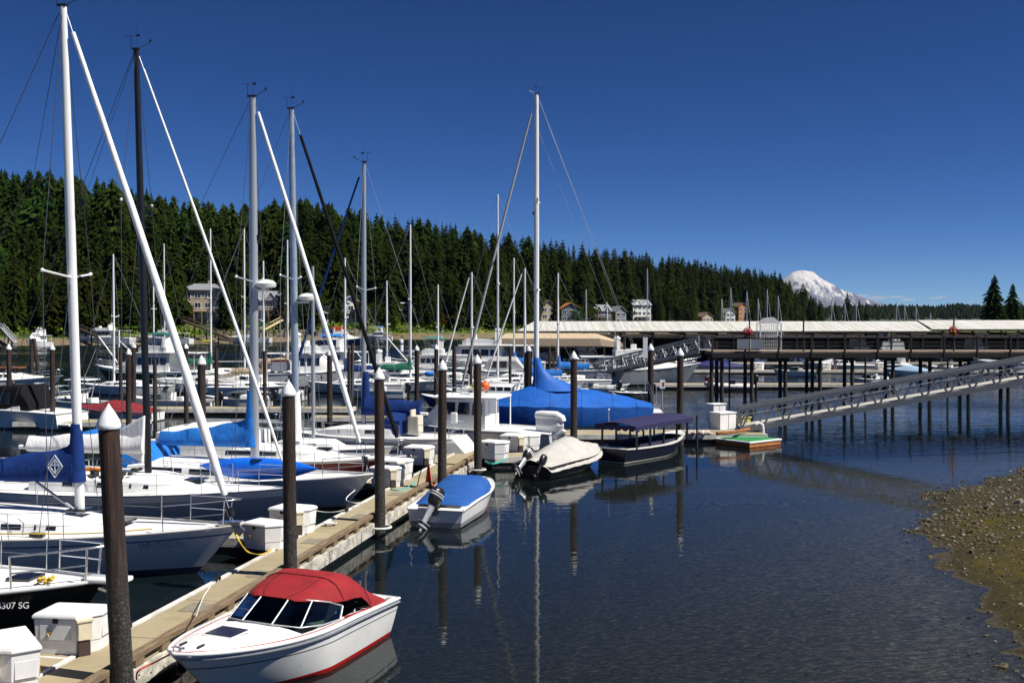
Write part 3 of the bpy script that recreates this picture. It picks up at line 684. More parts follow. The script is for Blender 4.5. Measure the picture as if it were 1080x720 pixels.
# shore piers and stairs, bulkhead
def shore_stair(px0, t0, z0, px1, t1, z1, label, m, name='shore_stairs'):
    a, b2 = hill_pt(px0, t0), hill_pt(px1, t1); a.z, b2.z = z0, z1
    T = thing(name, label, 'stairs', a); d = b2 - a; mb = MB(); up = Vector((0, 0, 1))
    for off in (-.7, .7):
        o = Vector((0, off, 0)); mb.bar(o, d + o, .25, .45)
    mb.build('stringer', m, T, 0)
    MB().bar((0, 0, .1), d + Vector((0, 0, .1)), 1.2, .1).build('tread_deck', m, T, 0)
    rl = MB()
    for off in (-.7, .7):
        rl.bar((0, off, 1.2), d + Vector((0, off, 1.2)), .12, .12)
        for k in range(9): q = d * (k / 8); rl.bar(q + Vector((0, off, .2)), q + Vector((0, off, 1.2)), .1, .1)
    rl.build('railing', m, T, 0)
    lg = MB()
    for k in (2, 4, 6, 8): q = d * (k / 8); lg.bar(q, Vector((q.x, q.y, -a.z - .5)), .3, .3)
    lg.build('leg', m, T, 0)
shore_stair(193, 12, 6.2, 243, -4, 1.3, 'long brown timber pier ramp descending from the tan house', M('brown_ramp', (.13, .07, .045), .9))
shore_stair(302, 15, 7.0, 275, 6, 3.0, 'pale yellow stair flight descending from the grey house', M('pale_stair', (.55, .45, .25), .8))
shore_stair(78, 12, 4.6, 103, -3, 2.2, 'dark timber pier leading to the moored yacht', oldwood())
shore_stair(2, 8, 4.4, 16, -5, .8, 'grey ramp descending onto a small western dock', M('grey_ramp', (.35, .35, .36), .7))
def bulkhead(px0, px1, label):
    a, b2 = hill_pt(px0, 9), hill_pt(px1, 9); T = thing('bulkhead_wall', label, 'wall', a); d = b2 - a
    MB().bar((0, 0, .7), d + Vector((0, 0, .7)), .5, 2.6).build('wall_face', M('bulkhead_timber', (.16, .13, .10), .9, var=.4, scale=1), T, 0)
    pm = MB(); n_ = int(d.length / 2.2)
    for k in range(n_ + 1): q = d * (k / n_); pm.box((q.x, q.y - .35, .8), (.3, .3, 2.9))
    pm.build('post_row', oldwood(), T, 0)
bulkhead(228, 268, 'weathered timber bulkhead below the tan house lawn')
bulkhead(283, 322, 'timber bulkhead under the rust red bush')
bulkhead(330, 378, 'low stone coloured bulkhead below the white house')

# ================================================================== piles
PILE = None
def pile_mat():
    m, n, l = node_mat('creosote_pile'); b = n['Principled BSDF']; tc = n.new('ShaderNodeTexCoord'); P = tc.outputs['Object']
    a = noise_tex(n, l, P, 4, 7, .7, (3, 3, .22)); g = noise_tex(n, l, P, 28, 4, .7); zz = sep_z(n, l, P)
    wood = ramp(n, l, a, [(.30, (.005, .004, .004)), (.47, (.020, .011, .008)), (.58, (.050, .024, .015)), (.75, (.11, .062, .040))])
    tide = ramp(n, l, g, [(.38, (.009, .008, .007)), (.56, (.034, .030, .026)), (.68, (.15, .14, .125))])
    w = n.new('ShaderNodeMath'); w.operation = 'MULTIPLY_ADD'; l.new(a, w.inputs[0]); w.inputs[1].default_value = -1.6; l.new(zz, w.inputs[2])
    l.new(mixc(n, l, mrange(n, l, w.outputs[0], 1.9, .6), wood, tide), b.inputs['Base Color']); b.inputs['Roughness'].default_value = .85
    bp = n.new('ShaderNodeBump'); bp.inputs['Strength'].default_value = .7; bp.inputs['Distance'].default_value = .03; l.new(a, bp.inputs['Height'])
    b2 = n.new('ShaderNodeBump'); b2.inputs['Strength'].default_value = .35; b2.inputs['Distance'].default_value = .02; l.new(g, b2.inputs['Height']); l.new(bp.outputs[0], b2.inputs['Normal'])
    l.new(b2.outputs[0], b.inputs['Normal']); return m
PILE = pile_mat()
CAPM = M('white_pile_cap', (.80, .80, .79), .45, var=.07, scale=6, bump=.05)
def pile(X, Y, top, dia, label, cap=True, lean=(0, 0), group='mooring piles with white cone caps', name='mooring_pile', res=18):
    T = thing(name, label, 'pile', (X, Y, 0), 0, group); dia *= .90; r = dia / 2
    if abs(lean[0]) < .02 and cap: lean = (lean[0] + ((X * 7.3) % 1 - .5) * .014, ((X * 3.1) % 1 - .5) * .02)
    hh = top - (dia * 1.12 if cap else 0)
    f = lambda z: Vector((lean[0] * z, lean[1] * z, z))
    rs = random.Random(int(X * 31 + Y * 17)); mb = MB(); rings = []
    for z in [-3.6, -1, 0, .5, 1, 1.6, 2.3, 3, hh * .85, hh]:
        z = min(z, hh); q = r * (1.05 - .02 * z) ; rings.append([f(z) + Vector((q * (1 + rs.uniform(-.03, .03)) * math.cos(2 * math.pi * k / res), q * (1 + rs.uniform(-.03, .03)) * math.sin(2 * math.pi * k / res), 0)) for k in range(res)])
    mb.loft(rings).build('shaft', PILE, T, 50)
    if cap:
        c = f(hh); r1 = r * 1.06
        MB().lathe(c, [(r1 * 1.0, -.10 * dia), (r1 * 1.06, -.06 * dia), (r1 * 1.06, .14 * dia), (r1 * .99, .20 * dia), (r1 * .98, .30 * dia), (r1 * .52, .72 * dia), (r1 * .10, 1.06 * dia), (.01, 1.12 * dia)], 20).build('cap', CAPM, T, 40)
    return T
TOPZ = 4.74
for (px, py, dep, dia, lean, lab, top) in [
    (131, 748, None, .355, (-.047, 0), 'thick barnacled timber pile with white cone cap nearest the camera', 4.74),
    (306.5, 629.5, None, .315, (-.008, 0), 'dark capped pile standing behind the red canvas bowrider', 4.74),
    (401, 567, None, .31, (-.002, 0), 'dark capped pile with white hoop ring at the dock edge', 4.74),
    (466, 529, None, .32, (0, 0), 'dark capped pile just beyond the blue covered skiff', 4.74),
    (504, 503, None, .33, (-.003, 0), 'dark capped pile between dock box and beige covered boat', 4.74),
    (557.5, 453, None, .36, (0, 0), 'capped pile beside the bow end of the blue tarp', 4.74),
    (605, 485, None, .33, (0, 0), 'slim capped pile rising behind the beige covered boat', 4.74),
    (686, 448, None, .38, (0, 0), 'capped pile beside the small white sign board', 4.74),
    (717.3, 470, None, .36, (0, 0), 'capped pile at the bow of the navy canopied launch', 4.74),
    (9.5, 451, 58, .30, (0, 0), 'capped pile at the western edge by the wooden cruiser', 4.74),
    (54.5, 453, 57, .29, (0, 0), 'capped pile beyond the black canvas cruiser', 4.74),
    (135, 472, 53, .31, (0, 0), 'rust brown capped pile at the bow of red covered boat', 4.62),
    (140.5, 444, 62, .30, (0, 0), 'capped pile standing just behind the rust brown one', 4.74),
    (196, 448, 59.5, .29, (0, 0), 'capped pile beside the white centre console boat', 4.74),
    (212.5, 505, 40, .345, (0, 0), 'capped pile rising behind the bright blue sail cover', 4.70),
    (347.5, 472, 48.7, .29, (0, 0), 'capped pile beyond the silver mast at mid dock', 4.70),
    (439.5, 458, 55, .27, (0, 0), 'capped pile at the stern of the green covered sailboat', 4.74),
    (459.5, 453, 57, .27, (0, 0), 'capped pile next to the small blue outboard cover', 4.74),
]:
    p = on(px, py)
    if dep: p = Vector(((px - 540) / 1080 * dep, dep, 0))
    pile(p.x, p.y, top, dia, lab, True, lean)
# two leaning piles of a dolphin, far left
pile((33 - 540) / 1080 * 92, 92, 4.86, .40, 'upright capped pile of the two pile dolphin')
pile((42.5 - 540) / 1080 * 91, 91, 4.5, .36, 'leaning uncapped pile of the two pile dolphin', cap=False, lean=(-.13, 0))
for k, (px, top, d, dia) in enumerate([(127, 4.35, 66, .26), (228, 4.2, 68, .3), (279, 4.1, 66, .28), (264.5, 4.2, 70, .28), (368, 4.0, 78, .28), (371.5, 4.3, 79, .26), (163, 3.8, 60, .26), (479, 4.4, 66, .3), (496, 4.2, 62, .3), (505.5, 4.1, 64, .28), (555, 4.2, 60, .28), (538, 4.0, 84, .26), (579.5, 3.9, 84, .24), (658.5, 4.6, 96, .3)]):
    pile((px - 540) / 1080 * d, d, top, dia, f'uncapped brown pile, {ORD[k + 1]} of fourteen plain ones counted from the western end', cap=False, group='uncapped brown piles among the boats', res=10)
pile((735.5 - 540) / 1080 * 48.6, 48.6, 1.55, .1, 'thin black stake in front of the cross dock', cap=False, group=None, name='mooring_stake', res=10)

# ================================================================== floating docks
DECKM = None
def deck_mat():
    m, n, l = node_mat('broomed_concrete_deck'); b = n['Principled BSDF']; tc = n.new('ShaderNodeTexCoord'); P = tc.outputs['Object']
    a = noise_tex(n, l, P, 1.1, 7, .65); g = noise_tex(n, l, P, 60, 3, .7)
    c1 = ramp(n, l, a, [(.3, (.27, .225, .125)), (.55, (.37, .31, .185)), (.75, (.45, .385, .25))])
    l.new(mixc(n, l, .35, c1, ramp(n, l, g, [(.3, (.12, .095, .06)), (.6, (.36, .30, .2))])), b.inputs['Base Color']); b.inputs['Roughness'].default_value = .85
    bp = n.new('ShaderNodeBump'); bp.inputs['Strength'].default_value = .3; bp.inputs['Distance'].default_value = .01; l.new(g, bp.inputs['Height']); l.new(bp.outputs[0], b.inputs['Normal']); return m
DECKM = deck_mat()
FASC = M('white_dock_fascia', (.62, .60, .55), .6, var=.25, scale=3, bump=.2, bscale=20)
GRIME = M('grimy_dock_edge', (.47, .44, .38), .75, var=.55, scale=4, bump=.3, bscale=25)
FLOATM = M('black_dock_float', (.022, .022, .023), .8, var=.4, scale=2)
DZ = .45
ORG = Vector((-4.72, 23.5, 0)); DANG = -math.asin(.182)
dock = thing('floating_dock', 'long tan concrete floating dock with timber bull rail running between the boats', 'dock', ORG, DANG)
WD = 1.36; Y0, Y1 = -15.5, 28.2
d_ = MB(); yv = Y0
while yv < Y1 - .1:
    e = min(yv + 2.42, Y1); d_.box((-WD / 2 + .04, (yv + e) / 2, DZ - .06), (WD - .22, e - yv - .025, .12)); yv = e
d_.build('deck_slab', DECKM, dock, 0, bevel=.008)
MB().box((-WD + .04, (Y0 + Y1) / 2, DZ - .09), (.10, Y1 - Y0, .2)).build('edge_strip', FASC, dock, 0, bevel=.012)
MB().box((-WD / 2, (Y0 + Y1) / 2, .08), (WD - .1, Y1 - Y0, .5)).build('float', FLOATM, dock, 0)
w_ = MB()
yv = Y0
while yv < Y1: w_.box((.0, yv + 1.2, DZ - .17), (.09, 2.36, .30)); yv += 2.4
bl = MB(); k = 0; yv = Y0
while yv < Y1:
    MB().box((-.075, yv + .16, DZ + .055), (.15, .26, .11)).build('rail_block', woodt(), dock, 0); yv += .82
MB().box((-.075, (Y0 + Y1) / 2, DZ + .16), (.16, Y1 - Y0, .10)).build('bull_rail', woodt(), dock, 0, bevel=.012)
yv = Y0 + .2
rb = random.Random(6)
while yv < Y1: w_.box((.045, yv, DZ - .11 - .15 * rb.random()), (.012, .03, .03), 1); yv += rb.uniform(.25, .8)
w_.build('waler', [GRIME, black()], dock, 0)
for k, yv in enumerate((-12.2, -9.2, -3.9, -1.2, 2.2, 5.6, 9.4, 13.4)):
    MB().box((-.72 + .12 * (k % 2), yv, DZ + .004), (.46, .62, .012)).build('access_hatch', M('deck_hatch', (.22, .19, .14), .8, var=.2), dock, 0)
for yv in (-11.6, -8.3, -5.4, -1.9, 2.4, 6.2, 9.7, 13.1):
    c = MB(); x = -WD + .10
    for s in (-.07, .07): c.box((x, yv + s, DZ + .04), (.05, .04, .08))
    c.tube([(x, yv - .16, DZ + .09), (x, yv, DZ + .10), (x, yv + .16, DZ + .09)], [.018, .03, .018], 8); c.build('cleat', black(), dock, 40)
# pile hoops
for px, py in ((401, 567), (466, 529), (504, 503)):
    p = on(px, py); T = thing('pile_hoop', {401: 'white hoop ring around the pile by the skiff', 466: 'white hoop ring around the pile beyond the skiff', 504: 'white hoop ring around the pile by the beige covered boat'}[px], 'pile hoop', (p.x, p.y, .30), DANG, 'white pile hoops')
    MB().tube([(.30 * math.cos(a * math.pi / 12), .27 * math.sin(a * math.pi / 12), 0) for a in range(25)], .035, 8).build('ring', FASC, T, 60)
    MB().bar((-.5, -.2, .0), (-.28, -.1, 0), .06, .06).bar((-.5, .2, .0), (-.28, .1, 0), .06, .06).build('bracket', steel(), T, 0)
def finger(P0, dirv, L, w, label, name='finger_dock', rail=False, flare=True, deckm=None):
    T = thing(name, label, 'dock', P0, math.atan2(dirv[1], dirv[0]))
    s = MB(); x = 0.0
    while x < L - .1: e = min(x + 2.4, L); s.box(((x + e) / 2, 0, DZ - .055), (e - x - .02, w - .16, .11)); x = e
    s.build('deck_slab', deckm or DECKM, T, 0, bevel=.008)
    MB().box((L / 2, -w / 2 + .04, DZ - .12), (L, .08, .24)).box((L / 2, w / 2 - .04, DZ - .12), (L, .08, .24)).box((L + .04, 0, DZ - .12), (.08, w, .24)).build('edge_strip', FASC, T, 0, bevel=.01)
    MB().box((L / 2, 0, .06), (L - .1, w - .12, .46)).build('float', FLOATM, T, 0)
    if flare:
        for sg in (-1, 1):
            MB().prism([(0.02, sg * w / 2), (1.25, sg * w / 2), (.02, sg * (w / 2 + 1.05))], DZ - .13, DZ - .004, 'z').build('gusset', DECKM, T, 0)
            MB().tube([(1.3, sg * w / 2, DZ - .08), (.8, sg * (w / 2 + .42), DZ - .08), (.04, sg * (w / 2 + 1.08), DZ - .08)], .07, 8).build('rubber_edge', rubber(), T, 60)
    return T
def dl(x, y, z=0.0):      # dock frame -> world
    c, s = math.cos(DANG), math.sin(DANG); return Vector((ORG.x + x * c - y * s, ORG.y + x * s + y * c, z))
dn = Vector((-math.cos(DANG), -math.sin(DANG)))   # pointing left across the dock
for yl, lab in ((-6.6, 'narrow finger dock beside the black hulled boat with white dock boxes'), (2.7, 'narrow finger dock between the two nearest pale grey sailboats'),
                (12.0, 'narrow finger dock below the red striped sailboat'), (18.2, 'narrow finger dock behind the white transom sailboat')):
    finger(dl(-WD - .02, yl), dn, 9.0, 1.0, lab)
finger(Vector((-1.25, 42.4, 0)), Vector((.985, .17)), 4.4, 1.3, 'short finger dock with white boxes behind the beige covered boat', flare=False)
finger(Vector((0.6, 51.3, 0)), Vector((1, .01)), 11.9, 2.2, 'cross dock reaching from the main dock to the gangway foot', name='cross_dock', flare=False)
for (px0, px1, Y, w, lab) in [(20, 152, 57.2, 1.8, 'weathered dock in front of the red covered runabout'), (150, 372, 66, 1.8, 'long grey dock behind the sailboat row at mid harbour'),
                              (330, 470, 60, 1.6, 'dock beyond the navy sail cover sailboat'), (205, 330, 99, 2.0, 'far dock where the tan and green covered sailboats lie'),
                              (560, 700, 99, 2.0, 'dock at the foot of the far gangway'), (690, 935, 91.5, 2.0, 'dark dock crossing below the pier with an inflatable boat'), (700, 1100, 117, 2.2, 'second dock below the pier carrying small white boxes'),
                              (560, 1120, 139, 2.0, 'walkway dock under the front of the long moorage roof')]:
    finger(Vector(((px0 - 540) / 1080 * Y, Y, 0)), Vector((1, 0)), (px1 - px0) / 1080 * Y, w, lab, name='background_dock', flare=False)

# ------------------------------------------------------------------ dock boxes
def dock_box(p, rz, label, s=1.0, pedestal=True, w=1.12, d=.72, h=.78):
    T = thing('dock_box', label, 'dock box', p, rz, 'white dock boxes'); T.scale = (s,) * 3
    pl = lambda k, z: [(-w / 2 * k, -d / 2 * k, z), (w * .22 * k, -d / 2 * k, z), (w / 2 * k, -d * .05 * k, z), (w / 2 * k, d / 2 * k, z), (-w / 2 * k, d / 2 * k, z)]
    MB().loft([pl(.90, 0), pl(.93, h * .28), pl(.955, h * .29), pl(1.0, h * .82)]).build('body', boxw(), T, 0, bevel=.012)
    MB().loft([pl(1.04, h * .83), pl(1.06, h * .86), pl(1.05, h * .90), pl(.99, h * .95), pl(.80, h * .99)]).build('lid', boxw(), T, 0, bevel=.01)
    MB().box((-w * .18, -d * .33, h * .965), (w * .34, .07, .05)).build('hinge_cover', boxw(), T, 0, bevel=.01)
    MB().box((-w * .14, -d / 2 * .985, h * .52), (w * .52, .012, h * .34)).build('side_panel', M('box_panel', (.70, .70, .68), .5, var=.08), T, 0, bevel=.004)
    MB().box((-w * .12, -d / 2 - .02, h * .80), (.10, .03, .09)).build('latch', black(), T, 0, bevel=.006)
    MB().box((w / 2 * .985, d * .22, h * .5), (.012, d * .42, h * .34)).build('side_panel', M('box_panel', (.70, .70, .68), .5, var=.08), T, 0, bevel=.004)
    c = MB(); c.tube([(-w * .22, -d / 2 - .02, h * .52), (-w * .22, -d / 2 - .09, h * .52), (-w * .19, -d / 2 - .10, h * .46)], .022, 8); c.lathe((-w * .22, -d / 2 - .03, h * .52), [(.05, -.01), (.05, .012)], 8); c.build('tap', M('brass', (.35, .26, .10), .35, metal=.8), T, 40)
    if pedestal:
        q = MB(); q.box((w * .34, -d * .42, h * .60), (.24, .16, h * .46), rz=.72); q.build('power_pedestal', cream(), T, 0, bevel=.015)
        MB().box((w * .34 - .003, -d * .42 - .004, h * .82), (.29, .2, .05), rz=.72).build('pedestal_cap', cream(), T, 0, bevel=.012)
        MB().box((w * .33, -d * .42, h * .17), (.20, .13, h * .32), rz=.72).build('socket_recess', M('dark_recess', (.05, .03, .025), .8), T, 0)
    return T
def dbox(px, py, rz, lab, s=1.0, ped=True, flip=False):
    p = on(px, py, DZ); p.z = DZ; return dock_box(p, rz, lab, s, ped)
dbox(78, 684, -.12, 'white dock box with brass tap closest to the thick leaning pile', .92)
dbox(8, 724, -.95, 'white dock box with yellow hose cut by the picture edge', 1.0)
dbox(281, 577, -.45, 'white dock box beside yellow shore power cord', .86, False)
dbox(309, 561, -.35, 'white dock box with cream pedestal partly behind the dark pile', .92)
dbox(409, 512, -.35, 'small white dock box behind the capped pile with hoop', .9)
dbox(417, 505, -.35, 'white dock box behind the hoop pile, farther of that pair', .95)
dbox(443, 489, -.25, 'white dock box in front of the white transom', .95)
dbox(521, 483, -.5, 'white dock box with turquoise hose beyond the capped pile', .95, False)
dbox(543, 475, -.3, 'white dock box with dark straps near the white dinghy', .95)
dbox(556, 474, -.3, 'white dock box between strapped box and the dinghy', .9, False)
# ropes and cords on the dock
def cord(name, pts, r, m, label, n=6):
    c = [Vector(p) for p in pts]; P = []
    for i in range(len(c) - 1):
        p0, p1, p2, p3 = c[max(i - 1, 0)], c[i], c[i + 1], c[min(i + 2, len(c) - 1)]
        for k in range(5):
            t = k / 5; P.append(.5 * ((2 * p1) + (p2 - p0) * t + (2 * p0 - 5 * p1 + 4 * p2 - p3) * t * t + (3 * p1 - p0 - 3 * p2 + p3) * t ** 3))
    P.append(c[-1]); o = MB().tube(P, r, n).build(name, m, None, 60); return tag(o, label, 'cord')
YC = M('yellow_cord', (.60, .40, .03), .6); RC = M('red_rope', (.45, .03, .03), .8); TQ = M('turquoise_hose', (.03, .42, .40), .5)
cord('power_cord', [on(246, 556, 1.05), on(252, 570, .8), on(262, 582, .47), on(278, 584, .48), on(293, 573, .48)], .022, YC, 'yellow shore power cord hanging from the pale grey bow')
cord('hose', [on(41, 700, .8), on(40, 712, .5), on(28, 724, .47), on(10, 730, .47)], .025, YC, 'yellow hose hanging from the edge dock box')
cord('mooring_line', [on(182, 688, 1.0), on(165, 697, .62), on(146, 707, .5), on(144, 716, .3)], .014, RC, 'thin red mooring line from the bowrider to the thick pile')
cord('mooring_line', [on(207, 649, .95), on(214, 630, .6), on(222, 618, .50)], .012, rope(), 'pale mooring line from the bowrider to the dock cleat')
cord('mooring_line', [on(393, 503, 1.0), on(366, 524, .55), on(372, 530, .5), on(387, 529, .5)], .018, rope(), 'white mooring line hanging from the grey bow by the box pair')
cord('mooring_line', [on(300, 530, .7), on(330, 538, .35), on(352, 540, .35), on(375, 534, .5)], .02, rope(), 'slack white line crossing the gap beside the cream pedestal box')
cord('hose', [on(512, 486, .46), on(518, 489, .46), on(528, 487, .46), on(534, 483, .46)], .03, TQ, 'turquoise hose coiled by the box beyond the pile')
cord('hose', [on(412, 516, .46), on(422, 517, .46), on(432, 513, .46), on(438, 508, .46)], .03, TQ, 'turquoise hose lying beside the box pair')
cord('hose', [dl(-.2, 10.9, DZ + .9), dl(-.32, 10.7, DZ + .4), dl(-.38, 10.6, DZ + .04), dl(-.5, 10.75, DZ + .03), dl(-.42, 10.95, DZ + .03), dl(-.28, 10.8, DZ + .05)], .022, M('dark_green_hose', (.01, .07, .04), .5), 'dark green hose looped down beside the pile past the cone')
for yl, lab in ((-9.6, 'coil of pale rope on the dock near the bowrider bow'), (4.2, 'coil of pale rope on the dock beyond the pale grey sailboats')):
    q = dl(-WD + .34, yl, DZ + .02); T = thing('rope_coil', lab, 'rope', q, 0)
    MB().tube([((.10 + .005 * a / 4) * math.cos(a * .5), (.10 + .005 * a / 4) * math.sin(a * .5), .012 + .004 * math.sin(a * .9) + .0006 * a) for a in range(76)], .013, 6).build('coil', rope(), T, 60)
cone = thing('traffic_cone', 'red orange traffic cone standing on the dock by the skiff', 'cone', on(452, 513, DZ), 0)
MB().lathe((0, 0, .03), [(.15, 0), (.13, .03), (.10, .18), (.035, .72), (.02, .74)], 14).build('cone_body', M('cone_orange', (.75, .07, .02), .5), cone, 40)
MB().box((0, 0, .016), (.36, .36, .032)).build('base_plate', rubber(), cone, 0)

# ------------------------------------------------------------------ gangway end: lockers, float with green mat
def locker(px, py, w, d, h, rz, m, label, name):
    p = on(px, py, DZ); p.z = DZ; T = thing(name, label, 'cabinet', p, rz)
    MB().box((0, 0, h / 2), (w, d, h)).build('body', m, T, 0, bevel=.015)
    MB().box((0, 0, h + .03), (w + .08, d + .08, .06)).build('lid', m, T, 0, bevel=.015)
    MB().box((0, -d / 2 - .006, h * .5), (.012, .012, h * .9)).build('door_gap', M('dark_recess', (.05, .03, .025), .8), T, 0)
    return T
locker(763, 452, 1.15, .75, .82, .55, boxw(), 'large white storage cabinet by the gangway foot', 'storage_cabinet')
locker(755, 445, .9, .6, .98, .55, boxw(), 'second white cabinet standing behind the large one', 'storage_cabinet')
locker(784, 450.5, .55, .5, .50, .5, M('pale_yellow_box', (.62, .56, .16), .6), 'small pale yellow box at the gangway foot', 'supply_box')
T = thing('pipe_elbow', 'white curved vent pipe by the green mat float', 'pipe', (12.35, 51.0, DZ), 0); MB().tube([(-.2, 0, .42), (0, 0, .5), (.14, 0, .42), (.18, 0, .2), (.18, 0, 0)], .07, 10).build('pipe', boxw(), T, 60)
cord('timber_log', [on(756, 457, .6), on(773, 455.5, .62), on(790, 452.5, .64)], .09, M('rusty_timber', (.28, .10, .03), .8, var=.4), 'rust coloured timber lying at the edge of the cross dock')
fl = thing('swim_float', 'low square float with bright green mat and orange sides', 'float', (11.55, 50.0, 0), R(38))
MB().box((0, 0, .12), (2.35, 2.1, .20)).build('hull_box', M('orange_timber', (.40, .15, .04), .8, var=.35, scale=5), fl, 0)
MB().box((0, 0, .255), (2.43, 2.18, .07)).build('rim', boxw(), fl, 0, bevel=.012)
MB().box((0, 0, .30), (2.1, 1.86, .02)).build('green_mat', M('green_turf_mat', (.008, .21, .055), .9, var=.2, scale=30), fl, 0)
st = MB(); rs = random.Random(2)
for _ in range(26): st.ball((rs.uniform(8.6, 9.7), rs.uniform(50.1, 50.7), DZ + .08), (rs.uniform(.08, .18), rs.uniform(.06, .14), rs.uniform(.05, .12)), 7, 5)
o = st.build('coiled_ropes', M('pinkish_rope', (.50, .42, .38), .9, var=.4, scale=14), None, 60); tag(o, 'untidy heap of pale rope beside the white cabinet', 'rope heap', kind='stuff')

# ------------------------------------------------------------------ gangways
GALV = M('grey_galvanised', (.20, .21, .225), .5, metal=.25, var=.12, scale=4)
GTREAD = M('pale_gangway_deck', (.46, .44, .40), .75, var=.15)
def gangway(A, B, label, panel=1.13, hgt=1.05, wid=1.45, name='gangway'):
    A, B = Vector(A), Vector(B); d = B - A; L = d.length; rz = math.atan2(d.y, d.x); pit = math.asin(d.z / L)
    T = thing(name, label, 'gangway', A, rz); c, s = math.cos(pit), math.sin(pit)
    W_ = lambda x, y, z: (x * c, y, x * s + z)
    for sg in (-1, 1):
        y = sg * wid / 2; n_ = max(3, round(L / panel)); t = MB()
        t.bar(W_(0, y, hgt), W_(L, y, hgt), .13, .17); t.build('top_chord', GALV, T, 0)
        t = MB(); t.bar(W_(0, y, 0), W_(L, y, 0), .12, .24); t.build('bottom_chord', GALV, T, 0)
        t = MB()
        for k in range(n_):
            x0, x1 = L * k / n_, L * (k + 1) / n_
            t.bar(W_((x0 + x1) / 2, y, hgt), W_(x0 + .06, y, .05), .07, .09); t.bar(W_((x0 + x1) / 2 + .09, y, hgt), W_(x1 - .02, y, .05), .07, .10)
        t.bar(W_(.03, y, 0), W_(.03, y, hgt), .1, .1); t.bar(W_(L - .03, y, 0), W_(L - .03, y, hgt), .1, .1)
        t.build('truss_web', GALV, T, 0)
        t = MB(); t.bar(W_(.1, y * .93, .62), W_(L, y * .93, .62), .04, .04); t.build('hand_rail', alum(), T, 0)
    t = MB(); t.bar(W_(0, 0, .155), W_(L, 0, .155), wid - .05, .05); t.build('walkway', GTREAD, T, 0)
    return T
gangway((11.6, 52.2, .52), (33.5, 49.0, 4.72), 'long grey truss gangway sloping up from the cross dock')
gangway((7.3, 99.2, .6), (15.9, 84.0, 3.55), 'farther grey truss gangway leading up to the pier end', panel=1.5, hgt=1.15)

# ------------------------------------------------------------------ pier
pier = thing('timber_pier', 'dark timber pier on tall paired piles with slatted railing', 'pier', (15.8, 81.0, 0))
PL, PD, PZ = 62.0, 4.2, 3.65
MB().box((PL / 2, PD / 2, PZ - .06), (PL, PD, .12)).build('deck', M('pier_deck', (.24, .18, .13), .9, var=.3, scale=4), pier, 0)
MB().box((PL / 2, -.06, PZ - .32), (PL, .10, .38)).box((PL / 2, PD + .06, PZ - .32), (PL, .10, .38)).build('fascia_beam', M('tarred_timber', (.014, .012, .011), .9, var=.4, scale=3), pier, 0)
MB().box((PL / 2, -.09, PZ - .05), (PL, .05, .09)).build('edge_board', M('pale_edge_board', (.25, .19, .15), .8, var=.3, scale=3), pier, 0)
RAILM = M('pier_rail_timber', (.010, .010, .011), .85, var=.35, scale=6)
for side, y in (('front', -.02), ('back', PD)):
    for k in range(6):
        z = PZ + .16 + k * .165; MB().box((PL / 2, y, z), (PL, .05, .05 if k < 5 else .09)).build('railing_board', RAILM, pier, 0) if side == 'front' or k % 2 == 1 else None
    MB().box((PL / 2, y, PZ + 1.10), (PL, .2, .045)).build('rail_cap', M('rail_cap', (.09, .07, .06), .8, var=.3, scale=5), pier, 0)
    x = 0.02
    while x < PL:
        MB().box((x, y - .06, PZ + .42), (.13, .13, 1.6)).build('railing_post', RAILM, pier, 0); x += 2.62
for k, px in enumerate([750.5, 756, 761.5, 786, 793, 823, 828.5, 857, 865, 891, 899, 934, 942, 971, 981, 1013, 1022, 1056, 1064, 1096, 1104]):
    Y = 81.3 + 1.7 * (k % 2); x = (px - 540) / 1080 * Y - 15.8
    grp = k // 2
    pile((px - 540) / 1080 * Y, Y, PZ - .3, .33, f'black tarred pier pile, {ORD[k + 1] if k < 20 else "last"} from the gangway end of the pier', cap=False, group='tarred piles under the pier', name='pier_pile', res=10)
for k, (px, Y, dia) in enumerate([(769.5, 85, .16), (851, 85, .3), (913, 87, .2), (1000, 88, .2)]):
    pile((px - 540) / 1080 * Y, Y, PZ - .4, dia, f'pale yellowish timber pile behind the tarred ones, {ORD[k + 1]} from the gangway end', cap=False, group='pale piles under the pier', name='pier_pile', res=10)
cb = MB()
for px in [756, 790, 826, 861, 895, 938, 976, 1018, 1060, 1100]: cb.box(((px - 540) / 1080 * 82.2 - 15.8, PD / 2, PZ - .62), (.34, PD, .32))
cb.build('cross_beam', M('tarred_timber', (.014, .012, .011)), pier, 0)
T = thing('notice_panel', 'grey glazed panel fixed to the pier railing', 'panel', ((791 - 540) / 1080 * 81, 80.83, PZ + .58)); MB().box((0, 0, 0), (2.1, .04, .78)).build('panel', M('grey_panel', (.20, .22, .25), .3, var=.1), T, 0); MB().box((0, -.03, 0), (.08, .03, .8)).build('mullion', M('pale_strip', (.5, .46, .36), .6), T, 0)
# white wire cage on the pier
T = thing('wire_cage', 'white wire security cage standing on the pier', 'cage', ((811 - 540) / 1080 * 83, 83, PZ)); c = MB()
for a, b2 in ((-.85, -.6), (.85, -.6), (.85, .6), (-.85, .6)): c.box((a, b2, 1.1), (.07, .07, 2.2))
for z in (.05, 1.1, 2.2):
    for b2 in (-.6, .6): c.box((0, b2, z), (1.63, .06, .06))
c.build('frame', boxw(), T, 0); c = MB()
for k in range(12): c.box((-.78 + k * .142, -.6, 1.1), (.022, .022, 2.1)); c.box((-.78 + k * .142, .6, 1.1), (.022, .022, 2.1))
for k in range(8): c.box((0, -.63, .25 + k * .25), (1.65, .02, .02))
c.build('wire_mesh', boxw(), T, 0); MB().prism([(-.9, 2.24), (-.4, 2.62), (.3, 2.7), (.9, 2.24)], -.3, .3).build('hood', M('pale_hood', (.6, .6, .6), .5), T, 0)
